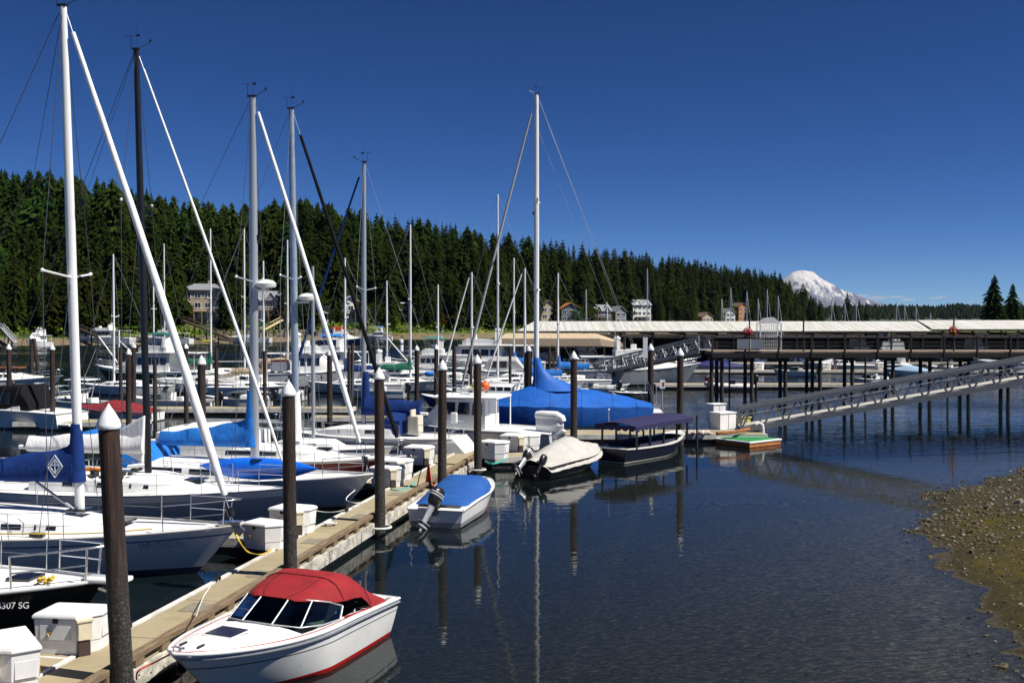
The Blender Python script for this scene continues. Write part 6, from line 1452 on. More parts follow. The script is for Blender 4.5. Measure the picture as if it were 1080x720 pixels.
MB().ball((-.9, .3, 3.0), (.22, .22, .22), 12, 8).build('orange_buoy', M('orange_buoy', (.75, .12, .02), .4), PH, 60); MB().ball((-.4, .2, 2.95), (.2, .2, .2), 12, 8).build('yellow_buoy', M('yellow_buoy', (.75, .5, .03), .4), PH, 60)
MB().tube([(0, 0, 2.6), (0, 0, 3.5)], .02, 6).ball((0, 0, 2.85), (.24, .24, .1), 12, 6).build('radar_mast', boxw(), PH, 60)
dg = on(577, 463, .45); dg = Vector((1.72, 46.6, .62)); DG = thing('dinghy', 'white inflatable dinghy standing on its side at the pilothouse boat stern', 'dinghy', dg, R(-28), tilt=(0, 0))
tube_pts = lambda y: [(-.62, y, .05), (.3, y, .05), (.58, y * 1, .25)]
DGM = M('white_dinghy_rubber', (.72, .72, .71), .45, var=.06)
for z in (.22, 1.10): MB().tube([(-.68, 0, z), (-.4, 0, z), (.35, 0, z), (.6, 0, lerp(z, .66, .25)), (.68, 0, lerp(z, .66, .6))], [.17, .215, .215, .19, .15], 12).build('side_tube', DGM, DG, 60)
MB().loft([[Vector((x, y, z)) for y, z in ((-.14, .28), (-.24, .66), (-.14, 1.04), (.03, 1.04), (.03, .28))] for x in (-.6, .0, .5)] + [[Vector((.72, y * .3 - .02, .66 + (z - .66) * .5)) for y, z in ((-.14, .28), (-.24, .66), (-.14, 1.04), (.03, 1.04), (.03, .28))]]).build('hull_floor', DGM, DG, 0, bevel=.03)
MB().box((-.62, .02, .66), (.05, .3, .7)).build('transom_board', boxw(), DG, 0)
fender(PH, Vector((-4.0, -1.5, .85)), royal(), .12, .45)

# ---------------------------------------------------------------- tarp covered yacht with the tallest bare mast
L_ = 11.4; H = Hull(L_, 3.7, (1.3, 1.1, 1.1), .8, 1.1, .4, ft=.68)
c = Vector((2.5, 56.6, 0)); TY = thing('sailboat', 'large white yacht wrapped in a bright blue tarpaulin around its tall mast', 'sailboat', c, R(176))
H.build(TY, [gel(), BOOT['navy'], BOOT['navy']], ROWS(.8)); H.deck(TY, geld()); H.rail(TY, gel(), .03); pulpit(TY, H)
MX = 1.15
rows = []
for i in range(21):
    x = lerp(3.3, -5.15, i / 20); s = (L_ / 2 - x) / L_; w = H.half(s) + .10; zr = interp([(-5.15, 1.50), (-4.2, 1.80), (-2, 2.22), (.9, 2.62), (1.5, 2.5), (3.3, 1.72)], x); zsh = 1.42
    rows.append([(x, w * .99, .42), (x, w * 1.02, .95), (x, w * 1.0, zsh), (x, w * .62, lerp(zsh, zr, .50)), (x, w * .25, lerp(zsh, zr, .84)), (x, 0, zr), (x, -w * .25, lerp(zsh, zr, .84)), (x, -w * .62, lerp(zsh, zr, .50) ), (x, -w, zsh), (x, -w * 1.02, .95), (x, -w * .99, .42)])
tp = MB().sheet([[Vector(p) + Vector((0, 0, .03 * math.sin(i * 1.7 + k))) for k, p in enumerate(r)] for i, r in enumerate(rows)], .02); to = tp.build('tarpaulin', tarpblue(), TY, 40)
MB().loft([[Vector((MX + dx * math.cos(a * math.pi / 8) + ox, w * math.sin(a * math.pi / 8), z)) for a in range(16)] for dx, w, z, ox in ((1.5, .95, 2.2, -1.15), (1.0, .5, 2.60, -.78), (.55, .27, 2.95, -.38), (.31, .19, 3.35, -.14), (.20, .16, 3.78, -.03), (.15, .14, 4.0, 0))], cap=False).build('mast_collar', tarpblue(), to, 60)
for yk in (1, -1):
    cl = MB()
    for i in range(14): x = lerp(3.0, -4.9, i / 13); w = H.half((L_ / 2 - x) / L_) + .12; cl.tube([(x, yk * w * 1.0, .45), (x + .1, yk * w * .95, .2)], .01, 4)
    cl.build('tie_cord', wire(), to, 60)
for i in (3, 7, 11, 15, 18):
    MB().tube([p + Vector((0, 0, .03 * math.sin(i * 1.7 + k) + .008)) for k, p in enumerate([Vector(q) for q in rows[i]])], .010, 5).build('tarpaulin_seam', M('tarp_seam', (.002, .03, .16), .8), to, 60)
MB().tube([(-1.0, -.85, 2.13), (-.4, -1.30, 1.84), (-.1, -1.72, 1.46)], .022, 5).tube([(-3.0, -.2, 2.06), (-3.5, -.9, 1.82), (-3.7, -1.5, 1.48)], .02, 5).build('tarpaulin_rope', rope(), to, 60)
MB().loft([[Vector((x, y, z)) for y, z in ((1.15, .5), (1.2, 1.35), (0, zt), (-1.2, 1.35), (-1.15, .5))] for x, zt in ((-5.12, 1.52), (-5.22, 1.46))]).build('tarpaulin_end', tarpblue(), to, 0)
mast(TY, MX, 1.3, 18.5, .105, whitemast(), (.37, .655), 1.15, taper=.8); stays(TY, H, MX, 18.4, .655, .6, 1.3, lower=False); mb = MB(); mb.tube([(-5.6, .4, 1.1), (MX - .06, 0, 18.4)], .009, 5).tube([(-4.8, -.5, 1.6), (MX - .1, -.05, 16.5)], .006, 5); mb.build('running_backstay', wire(), TY, 60)
furled_jib(TY, H, MX, 18.2, M('grey_furled_sail', (.36, .36, .35), .8, var=.15, bump=.4), (.06, .085, .05), fz=.6, top_gap=.7)
MB().lathe((-5.45, 0, 1.2), [(.01, 0), (.02, 1.3)], 6).build('stern_pole', steel(), TY, 60)
# ================================================================== boats farther out
HUL = {'white': gel(), 'grey': greyhull(), 'navy': M('navy_hull', (.008, .012, .03), .18), 'green': BOOT['green'], 'black': M('dark_grey_hull', (.03, .032, .034), .3), 'pale': M('pale_grey_hull', (.52, .55, .58), .28), 'blue': M('blue_hull', (.02, .07, .22), .3), 'teak': teak()}
def basic(T, L, B, fb, hm, boot=None, draft=.35, **k):
    H = Hull(L, B, fb, draft, k.get('ov', L * .13), k.get('so', .0), ft=k.get('ft', .88), p=k.get('p', .62), fbow=.35, fmid=.88, chine=True)
    H.build(T, [HUL[hm], HUL[k.get('stripe', hm)], boot or BOOT['black']], [(1.0, 1), (.84, 0), (.5, 0), (.2, 0), (.10, 2), (.03, 2), (-.05, 2), (-draft, 2)], n=14); return H
def motor(kind, label, loc, ang, L, B=None, fb=None, hm='white', boot=None, canvas=None, group=None, cat='motorboat', name='motorboat', tall=1.0, stripe=None, arch=False, ob=True):
    B = B or L * .36; fb = fb or (.2 + L * .13, .15 + L * .09, .12 + L * .085)
    T = thing(name, label, cat, loc, R(ang), group); H = basic(T, L, B, fb, hm, boot, stripe=stripe or hm)
    hl = L / 2; fz = fb[1]
    H.rail(T, gel() if hm != 'white' else M('grey_rub_rail', (.25, .26, .28), .35), .03, n=12)
    if kind == 'cc':
        H.deck(T, geld(), 0, .30, n=6); MB().box((-.05 * L, 0, .25), (L * .75, B * .72, .05)).build('floor', geld(), T, 0)
        for sd_ in (1, -1):
            MB().sheet([[(H.pt(s, H.sheer(s), 1).x, sd_ * H.half(s) * q, H.sheer(s) + .015) for q in ((.99, .8) if sd_ > 0 else (.8, .99))] for s in [.28 + .71 * i / 6 for i in range(7)]], .03).build('side_deck', geld(), T, 50)
        MB().box((0, 0, .75), (.7, .8, 1.0)).build('console', gel(), T, 0, bevel=.05); windows_dark(T, [(.35, -.4, 1.25), (.35, .4, 1.25), (.15, .38, 1.65), (.15, -.38, 1.65)], 'windscreen', VGLASS); MB().box((-.9, 0, .6), (.45, .8, .7)).build('helm_seat', gel(), T, 0, bevel=.05)
        MB().box((-.15, 0, 2.15 * tall), (1.7, 1.5, .07)).build('hard_top', geld(), T, 0, bevel=.02); fr_ = MB()
        for sd_ in (1, -1): fr_.tube([(.3, sd_ * .4, .4), (.45, sd_ * .6, 2.12 * tall)], .03, 6).tube([(-.4, sd_ * .42, .4), (-.75, sd_ * .6, 2.12 * tall)], .03, 6).tube([(.38, sd_ * .5, 1.2), (-.68, sd_ * .58, 1.75)], .02, 5)
        fr_.build('top_frame', alum(), T, 60); MB().tube([(-.6, .5, 2.15), (-1.6, .6, 4.2)], .015, 5).build('antenna', whitemast(), T, 60)
        MB().box((1.3, 0, .55), (.8, .7, .3)).build('cushion', geld(), T, 0, bevel=.06)
    elif kind == 'runabout':
        H.deck(T, geld(), 0, .42, n=8)
        for sd_ in (1, -1): MB().sheet([[(H.pt(s, H.sheer(s), 1).x, sd_ * H.half(s) * q, H.sheer(s) + .012) for q in ((.99, .8) if sd_ > 0 else (.8, .99))] for s in [.40 + .59 * i / 6 for i in range(7)]], .03).build('side_deck', geld(), T, 50)
        MB().box((-.12 * L, 0, .22), (L * .7, B * .74, .05)).build('floor', M('grey_carpet', (.10, .10, .11), .95), T, 0); x = hl - .40 * L
        w = B * .40; ws = [(x - .7, w, fz), (x, w * .8, fz + .05), (x + .12, 0, fz + .06), (x, -w * .8, fz + .05), (x - .7, -w, fz)]; wt = [(p[0] - .35, p[1] * .9, fz + .45) for p in ws]; wo = MB().tube(wt, .02, 5).tube(ws, .02, 5).build('windscreen_frame', alum(), T, 60)
        for i in range(4): windows_dark(wo, [ws[i], ws[i + 1], wt[i + 1], wt[i]], 'windscreen_pane', VGLASS, .008)
        for sd_ in (1, -1): MB().box((x - 1.1, sd_ * B * .2, .55), (.5, .45, .6)).build('seat', geld(), T, 0, bevel=.05)
        MB().box((-hl + .5, 0, .5), (.5, B * .7, .5)).build('stern_seat', geld(), T, 0, bevel=.05)
    elif kind == 'covered':
        rows = []
        for i in range(13):
            s = i / 12; w = H.half(s) * 1.04 + .01; ze = H.sheer(s) - .10; zt = H.sheer(s) + interp([(0, .06), (.3, .3), (.45, .62), (.6, .6), (1, .12)], s); rows.append([(H.pt(s, H.sheer(s), 1).x, w * u, lerp(ze, zt, 1 - abs(u) ** 2)) for u in (-1, -.9, -.6, -.3, 0, .3, .6, .9, 1)])
        MB().sheet(rows, .015).build('boat_cover', canvas, T, 70)
    else:
        H.deck(T, geld(), n=10)
        h1 = .95 * tall if kind != 'cruiser' else .62; xs_ = (hl - .18 * L, hl - .30 * L, hl - .42 * L, -hl + .30 * L)
        secs = [(xs_[0], fb[0] * .93, B * .12, .05), (xs_[1], fz + .12, B * .30, h1 * .45), (xs_[2], fz + .03, B * .37, h1), (xs_[3], fz, B * .39, h1)]
        trunk(T, secs, gel(), 'deckhouse')
        nwin = 4 if L > 8 else 2; xa, xb = xs_[2], xs_[3] + .2
        for i in range(nwin): side_window(T, secs, lerp(xa, xb, (i + .88) / nwin), lerp(xa, xb, (i + .06) / nwin), .38, .80)
        z = fz + h1 * 1.06
        wA, wB = B * .30, B * .27
        for y0, y1 in ((-.95, -.36), (-.3, .3), (.36, .95)): windows_dark(T, [(lerp(xs_[1], xs_[2], .30), y0 * wA, fz + h1 * .62), (lerp(xs_[1], xs_[2], .30), y1 * wA, fz + h1 * .62), (lerp(xs_[1], xs_[2], .92), y1 * wB, fz + h1 * 1.02), (lerp(xs_[1], xs_[2], .92), y0 * wB, fz + h1 * 1.02)], 'front_window', None, .03)
        if kind in ('fly', 'trawler'):
            MB().sheet([[(x, B * .43 * k, z + .05) for k in (-1, 0, 1)] for x in (xs_[2] + .3, 0, xs_[3] - .9)], .09).build('upper_deck', geld(), T, 0)
            f = lambda x, w, zz: [Vector((x, y * w, zz)) for y in (1, .5, -.5, -1)]
            cm_ = MB()
            cm_.loft([[Vector((xs_[2] - .1, B * .33 * y, z + q)) for y, q in ((1, .05), (1, .5), (-1, .5), (-1, .05))], [Vector((xs_[2] - .55, B * .36 * y, z + q)) for y, q in ((1, .05), (1, .72), (-1, .72), (-1, .05))], [Vector((xs_[3] + .2, B * .38 * y, z + q)) for y, q in ((1, .05), (1, .62), (-1, .62), (-1, .05))]]).build('flybridge', gel(), T, 0, bevel=.04)
            MB().box((xs_[2] - 1.3, 0, z + .85), (.5, .6, .6)).build('helm_seat', geld(), T, 0, bevel=.05)
            MB().box((-hl + .16 * L, 0, z - .02), (L * .22, B * .8, .07)).build('cockpit_roof', geld(), T, 0)
            for sd_ in (1, -1): MB().tube([(-hl + .08 * L, sd_ * B * .38, fb[2]), (-hl + .08 * L, sd_ * B * .38, z)], .035, 6).build('roof_post', boxw(), T, 60)
            if canvas: bimini(T, xs_[3] + .1, xs_[2] - .4, B * .36, z + 1.75, canvas, zbase=z + .5)
            am = MB(); ax = xs_[3] + .5
            am.loft([[Vector((ax + q, y, zz)) for q in (-.16, .16) for y in (0,)] + [Vector((ax + .16, y + .08, zz)), Vector((ax - .16, y + .08, zz))] for y, zz in ((B * .38, z + .5), (B * .33, z + 1.5), (-B * .33 - .08, z + 1.5), (-B * .38 - .08, z + .5))]).build('radar_arch', gel(), T, 0)
            MB().lathe((ax, 0, z + 1.55), [(.05, 0), (.32, .06), (.34, .2), (.2, .3), (.02, .32)], 12).tube([(ax, .5, z + 1.5), (ax - .3, .55, z + 3.0)], .015, 5).ball((ax, -.55, z + 1.72), .2, 10, 6).build('radar_gear', boxw(), T, 60)
        if kind == 'cruiser' and canvas:
            MB().loft([[Vector((x, y * w, fz + q)) for y, q in ((1, .05), (1, hh * .75), (.8, hh), (-.8, hh), (-1, hh * .75), (-1, .05))] for x, w, hh in ((xs_[2] + .1, B * .36, h1 * 1.05), (xs_[2] - .5, B * .38, 1.32), (-hl + .30 * L, B * .38, 1.36), (-hl + .23 * L, B * .38, .35))]).build('canvas_enclosure', canvas, T, 35)
            for sd_ in (1, -1):
                for k in range(3): x0 = lerp(xs_[2] - .6, -hl + .40 * L, k / 3); windows_dark(T, [(x0, sd_ * (B * .38 + .012), fz + .35), (x0 - L * .055, sd_ * (B * .38 + .012), fz + .35), (x0 - L * .055, sd_ * (B * .38 + .012), fz + 1.0), (x0, sd_ * (B * .38 + .012), fz + 1.0)], 'clear_panel', M('hazy_vinyl', (.03, .032, .035), .15), .02)
            MB().box((-hl - .35, 0, .32), (.8, B * .8, .10)).build('swim_platform', gel(), T, 0, bevel=.03)
        elif kind == 'cruiser':
            wx = xs_[2]; MB().tube([(wx - .8, B * .4, fz + .2), (wx - .2, B * .33, fz + h1 + .45), (wx - .1, 0, fz + h1 + .5), (wx - .2, -B * .33, fz + h1 + .45), (wx - .8, -B * .4, fz + .2)], .03, 6).build('windscreen_frame', alum(), T, 60)
        if L > 6: pulpit(T, H, .22, .55, .018)
    if arch:
        MB().tube([(-hl + .3 * L, B * .42, fz), (-hl + .22 * L, B * .40, fz + 1.5), (-hl + .22 * L, -B * .40, fz + 1.5), (-hl + .3 * L, -B * .42, fz)], .07, 8).build('radar_arch', gel(), T, 60)
    if ob and kind in ('cc', 'runabout'): outboard(T, (-hl - .05, 0, fb[2] * .95), 0, .95, black() if hm != 'black' else gel())
    if L > 5 and kind in ('fly', 'trawler', 'cruiser'):
        for k in (.1, -.2): fender(T, Vector((k * L, -B / 2 - .08, fz * .95)), black(), .11, .5)
    return T
def sloop(label, px, wy, top, ang, L, z0=None, rm=.065, cover=None, mm=None, hm='white', dirn=None, jib=None, group=None, mfrac=.60, extra=None, Y=None):
    """a small sailboat whose mast stands at picture column px with its head at height top"""
    Y = Y or 6480 / (wy - 339); mx = L * (mfrac - .5); cx = (px - 540) / 1080 * Y; rz = R(ang)
    T = thing('sailboat', label, 'sailboat', (cx - mx * math.cos(rz), Y - mx * math.sin(rz), 0), rz, group)
    H = Hull(L, L * .31, (.25 + L * .09, .2 + L * .07, .2 + L * .07), .5, L * .09, L * .03, ft=.7)
    H.build(T, [HUL[hm], BOOT['navy'], BOOT['black']], [(1.0, 0), (.86, 0), (.5, 0), (.2, 0), (.10, 1), (.03, 2), (-.05, 2), (-.5, 2)], n=14); H.deck(T, geld(), n=10); H.rail(T, gel(), .025, n=12)
    f = .2 + L * .07; secs = [(L * .26, f + .06, L * .03, .04), (L * .17, f + .02, L * .085, .28), (-L * .12, f, L * .105, .42), (-L * .2, f, L * .1, .38)]
    trunk(T, secs, geld())
    for k in range(3): side_window(T, secs, L * (.10 - .09 * k), L * (.155 - .09 * k))
    z1 = at(px, top, Y).z
    mast(T, mx, f, z1, rm, mm or whitemast(), (.52,), .7, masthead=False, light=False); stays(T, H, mx, z1 - .1, .52, .7, f, r=.009)
    if jib: furled_jib(T, H, mx, z1, jib, (.05, .075, .045), fz=.5, top_gap=.4)
    b = H.pt(0, H.sheer(0), 1)
    if not jib: MB().tube([(b.x - .1, 0, b.z), (mx, 0, z1)], .010, 5).build('forestay', wire(), T, 60)
    if cover: boom_cover(T, mx - .08, f + 1.15, L * .34, .62, .36, cover, collar=.5, wid=.17)
    else: MB().tube([(mx, 0, f + 1.1), (mx - L * .36, 0, f + 1.1)], .06, 8).build('boom', alum(), T, 60)
    pulpit(T, H, .16, .5, .02); pushpit(T, H, .85, .5, .02)
    if extra: extra(T, H, f, L)
    return T
P = lambda px, Y: ((px - 540) / 1080 * Y, Y, 0)
# --- western cluster
motor('cruiser', 'white express cruiser with black canvas enclosure at the western edge', P(10, 58.5), 163, 8.6, 3.0, (1.35, 1.05, .9), canvas=blackcanvas(), boot=BOOT['navy'])
motor('cc', 'white centre console boat with hard top moored behind the tall white mast', P(84, 68), 168, 6.0)
motor('covered', 'small white runabout under a dark red fitted cover', P(122, 62), 172, 5.4, canvas=M('maroon_cover', (.20, .012, .018), .8, var=.2, bump=.3, bscale=5))
motor('cc', 'white centre console boat with hard top beyond the black mast', P(178, 69), 174, 6.6)
motor('runabout', 'low white speedboat pointing west between jib and silver mast', P(249, 72), 180, 4.8)
motor('runabout', 'small white runabout beside the western capped pile pair', P(66, 80), 12, 4.4)
def trawl():
    T = motor('trawler', 'green hulled trawler with white deckhouse and green flybridge awning', P(160, 97), 176, 11.0, 3.6, (1.9, 1.3, 1.3), hm='green', stripe='white', canvas=greenc(), tall=1.75)
    MB().tube([(3.2, 0, 1.6), (3.2, 0, 5.2)], .08, 8).tube([(3.2, 0, 1.9), (5.2, 0, 4.6)], .06, 8).tube([(3.2, 0, 4.2), (1.6, 0, 2.8)], .05, 6).build('cargo_boom', whitemast(), T, 60)
    MB().tube([(-.2, 0, 4.0), (-.2, 0, 9.8)], .07, 8).tube([(-.2, -.7, 7.2), (-.2, .7, 7.2)], .03, 6).build('signal_mast', whitemast(), T, 60)
    MB().box((2.4, 0, 1.85), (1.5, 1.2, .5)).build('cargo_hatch', teak(), T, 0, bevel=.03); MB().lathe((-1.0, -1.45, 3.0), [(.16, -.05), (.30, -.05), (.30, .05), (.16, .05)], 14).build('life_ring', boxw(), T, 50)
trawl()
T = motor('cruiser', 'white wooden cruiser with varnished trim at the western edge', P(6, 88), 4, 9.5, 2.8, (1.35, 1.0, .9), boot=redp()); MB().box((.3, 0, 2.05), (2.2, 1.7, .12)).build('varnished_roof', teak(), T, 0, bevel=.02); MB().tube([(-1.8, 0, 1), (-1.8, 0, 4.4)], .05, 7).build('signal_mast', alum(), T, 60)
motor('runabout', 'small white skiff with red flag near the two pile dolphin', P(45, 84), 20, 4.0); 
sloop('white sloop with green sail cover behind the green trawler stern', 222.5, 404, 241, 0, 9.6, cover=greenc(), jib=None, mfrac=.58)
sloop('pale grey sloop with crossed running rigging next to the green covered sloop', 258, 402, 241, 0, 10.0, hm='grey', jib=None)
sloop('white sloop with tan sail cover beside the wheelhouse boat', 303.5, 403, 253, 0, 9.0, cover=tanc(), hm='white')
T = motor('trawler', 'white fishing boat with wheelhouse and red striped deck box', P(330, 94), 4, 9.5, 3.2, (2.0, 1.3, 1.2), tall=1.8, stripe='white'); MB().box((-3.0, .2, 1.9), (1.4, 1.2, .9)).build('fish_box', boxw(), T, 0, bevel=.04); MB().box((-3.0, .2, 2.4), (1.45, 1.25, .14)).build('red_lid', redp(), T, 0, bevel=.02)
sloop('slim white sloop mast and hull behind the tall white jib', 173.5, 392, 257, 0, 8.0)
motor('runabout', 'white runabout lying east of the rust brown pile', P(290, 78), 175, 4.6)
motor('cc', 'small white open boat beside twin brown piles at mid harbour', P(392, 80), 178, 5.2)
# --- middle cluster
def dod(T, H, f, L):
    MB().loft([[Vector((x, y * w, f + q)) for y, q in ((1, .1), (.92, hh * .7), (.6, hh), (-.6, hh), (-.92, hh * .7), (-1, .1))] for x, w, hh in ((-L * .2, .95, 1.1), (-L * .15, .95, 1.1), (-L * .1, .9, .5))]).build('dodger', M('grey_canvas', (.10, .10, .13), .8), T, 40); MB().loft([[Vector((x, .9 * 0 - 1.1 + w * math.cos(a * .785), f + .75 + w * math.sin(a * .785))) for a in range(8)] for x, w in ((L * .34, .08), (L * .33, .2), (L * .26, .22), (L * .25, .1))]).build('outboard_cover', royal(), T, 60)
sloop('white sailboat with green sail cover and small blue engine cover', 433, 411, 237, 0, 8.8, cover=greenc(), extra=dod, mfrac=.60, Y=88)
sloop('white sailboat with slim white mast between twin capped piles', 525, 412, 205, 178, 10.2, jib=None, mm=whitemast(), Y=86)
sloop('small sailboat with a raked white furled jib behind the navy cover', 497.5, 409, 287, 180, 6.6, jib=sailcloth(), Y=80)
sloop('small white sloop with blue sail cover beyond the tarpaulin wrapped yacht', 588.5, 408, 288, 180, 8.0, cover=royal(), Y=92)
sloop('sloop with blue sail cover and steep white jib beside tall tarp mast', 553.5, 415, 283, 180, 8.2, cover=royal(), jib=sailcloth(), Y=79)
motor('fly', 'big white flybridge yacht with dark windows in mid harbour', P(500, 112), 176, 15.5, 4.6, (2.3, 1.7, 1.6), tall=1.7, arch=False, canvas=None)
motor('cruiser', 'white express cruiser with grey canvas in front of the flybridge yacht', P(522, 100), 178, 10.5, 3.3, (1.6, 1.2, 1.1), canvas=M('pale_grey_canvas', (.42, .42, .42), .8), boot=BOOT['navy'])
motor('fly', 'white cabin cruiser with raised steel booms left of the flybridge yacht', P(452, 107), 178, 9.0, 3.1, (1.7, 1.2, 1.2), tall=1.3, canvas=M('teal_canvas', (.03, .18, .15), .8))
T = motor('trawler', 'long low white workboat with slanted rail frames at mid harbour', P(415, 100), 0, 9.5, 2.8, (1.2, .9, .9), tall=.5); MB().tube([(2.2, 0, 1.2), (-.6, 0, 4.4)], .06, 7).tube([(-2.2, 0, 1.2), (-3.6, 0, 3.0)], .05, 6).build('cargo_boom', whitemast(), T, 60)
motor('cruiser', 'white cruiser with raked arch just behind the pilothouse boat', P(520, 70), 170, 8.4, 2.9, (1.5, 1.1, 1.0), boot=BOOT['navy'], arch=True)
motor('runabout', 'dark blue runabout between raked jib and capped pile', P(478, 72), 160, 5.0, hm='blue')
motor('runabout', 'white open boat moored behind the tarpaulin wrapped stern', P(620, 84), 175, 4.6)
for k, (px, Y, a_) in enumerate([(645, 88, 10), (662, 80, 200), (632, 96, 160)]):
    T = thing('rowing_boat', ['small white rowing boat below the far gangway', 'low dark rowing boat floating before the far dock', 'white rowing boat tied at the far gangway foot'][k], 'rowing boat', P(px, Y), R(a_)); H = basic(T, 3.2, 1.4, (.62, .45, .45), ['white', 'black', 'white'][k]); H.rail(T, gel(), .035, n=12); MB().box((-.1, 0, .14), (2.3, 1.0, .04)).build('floor', geld(), T, 0)
    for x in (.7, -.2, -1.0): MB().box((x, 0, .36), (.24, 1.1 if x < .5 else .8, .04)).build('thwart', teak(), T, 0)
T = motor('fly', 'large pale hulled motor yacht with bow toward the gangway piles', P(672, 97), 0, 12, 3.9, (2.1, 1.5, 1.4), hm='pale', tall=1.2); 
motor('cruiser', 'white cabin boat under the moorage edge behind the far gangway', P(640, 118), 170, 8, 2.8)
sloop('white sloop with bare boom lying inside the green trawler berth', 120, 412, 268, 178, 8.0, Y=84)
sloop('small white sloop with tan cover before the wheelhouse boat bow', 278, 415, 275, 0, 7.4, cover=tanc(), Y=83)
sloop('white sloop with navy cover between the wheelhouse boat and green covered sailboat', 364, 413, 272, 178, 8.2, cover=navy(), Y=86)
sloop('white sloop with bare thin mast near the tall mooring buoy', 408, 400, 296, 178, 7.6, Y=104)
sloop('white sloop with thin white mast ahead of the flybridge yacht', 462, 402, 300, 0, 7.6, Y=101)
sloop('white sloop with royal blue cover just inside the tan shelter', 542, 402, 272, 178, 7.8, cover=royal(), Y=103)
motor('cruiser', 'white cabin cruiser with pale windows between two tan covered sloops', P(262, 88), 178, 7.2, 2.6)
motor('fly', 'white trawler yacht with blue flybridge awning at mid harbour', P(344, 112), 176, 10.5, 3.5, (1.9, 1.4, 1.3), tall=1.3, canvas=royal())
motor('cruiser', 'white sport boat lying off the green sail cover bow', P(470, 92), 175, 7.0, 2.5)
motor('cruiser', 'white day boat next to the uncapped pile cluster', P(545, 92), 178, 7.0, 2.5)
motor('runabout', 'white open skiff between black canvas cruiser and hard top boat', P(58, 71), 160, 4.6)
motor('cruiser', 'white cabin boat behind the hard top centre console', P(205, 86), 178, 7.4, 2.6)
# --- boats seen between the pier piles
inf = thing('inflatable_boat', 'grey inflatable boat with a crouching person, tied at the dark dock', 'inflatable boat', P(770, 89), R(175)); MB().tube([(-2.0, .7, .35), (.9, .75, .38), (1.7, .45, .5), (2.0, 0, .58), (1.7, -.45, .5), (.9, -.75, .38), (-2.0, -.7, .35)], [.2, .24, .23, .22, .23, .24, .2], 12).build('tube', M('pale_inflatable', (.62, .60, .57), .5), inf, 60); MB().box((-.3, 0, .22), (3.2, 1.1, .06)).build('floor', rubber(), inf, 0); MB().box((-1.95, 0, .42), (.06, 1.1, .5)).build('transom', black(), inf, 0); outboard(inf, (-2.0, 0, .7), 0, .95); MB().box((-.2, 0, .55), (.5, .5, .7)).build('console', black(), inf, 0, bevel=.04)
for k, (kind, px, Y, a_, L, hm, lab, cv) in enumerate([
    ('covered', 752, 122, 178, 7, 'white', 'long boat under a deep blue cover beyond the pier gangway', M('deep_blue_cover', (.012, .012, .12), .8)),
    ('cruiser', 884, 121, 178, 8.5, 'pale', 'grey hulled cruiser under the pier, second berth from the gangway', None),
    ('runabout', 838, 112, 165, 4.6, 'white', 'white runabout under the pier near the second pile pair', None),
    ('fly', 940, 124, 80, 9.5, 'navy', 'dark hulled cruiser with steel rails under the pier middle', None),
    ('covered', 958, 112, 160, 5.2, 'white', 'small boat with pale blue cover below the pier railing', M('pale_blue_cover', (.25, .38, .50), .8)),
    ('runabout', 996, 121, 120, 5.2, 'white', 'bright white bow facing the pier beside tarred piles', None),
    ('cruiser', 1058, 126, 178, 9, 'white', 'white cruiser below the eastern end of the pier', None),
    ('runabout', 916, 97, 200, 4.4, 'white', 'white tender with orange gear just above the gangway rail', None)]):
    motor(kind, lab, P(px, Y), a_, L, hm=hm, canvas=cv, tall=1.1)
for k, (px, Y) in enumerate([(800.5, 117.8), (872, 117.8), (930, 117.8)]):
    p_ = Vector(P(px, Y)) + Vector((0, 0, DZ)); dock_box(p_, .1, f'small white dock box under the pier, {ORD[k + 1]} from the gangway end', 1.1, False)
# moorage tenants
kinds = ['cruiser', 'fly', 'cruiser', 'covered', 'fly', 'runabout', 'cruiser']
for k in range(15):
    x = 5 + k * 5.6; kd = kinds[k % 7]
    motor(kd, f'boat berthed under the long white roof, {ORD[k + 1]} from its gangway end', (x, 145.5 + (k % 3) * .4, 0), -90 + (k * 7) % 5, [8.4, 9, 7.6, 7, 9.5, 6, 8][k % 7], hm=['white', 'white', 'pale', 'white', 'navy', 'white', 'white'][k % 7], canvas=[None, None, blackcanvas(), royal(), None, None, tanc()][k % 7], group='boats berthed under the long roof', tall=1.0)
# masts standing beyond the roof
for k, (px, top) in enumerate([(682.5, 283), (761, 315), (770.5, 303), (787.5, 307), (799.5, 315), (809, 305), (820.5, 312), (877, 317), (891, 320), (903, 318), (945.5, 319), (954, 323), (966, 323), (981, 330), (640, 318), (618, 305)]):
    Y = 172 + (k * 5) % 9
    sloop(f'bare masted sailboat beyond the long roof, {ORD[k + 1]} of the row' if k < 14 else ['short masted sloop beyond the roof near the dark gabled house', 'short masted sloop beyond the roof near the orange roof'][k - 14], px, 0, top, 90, 9, Y=Y, mm=alum(), rm=.085, group='sailboats moored beyond the long roof')
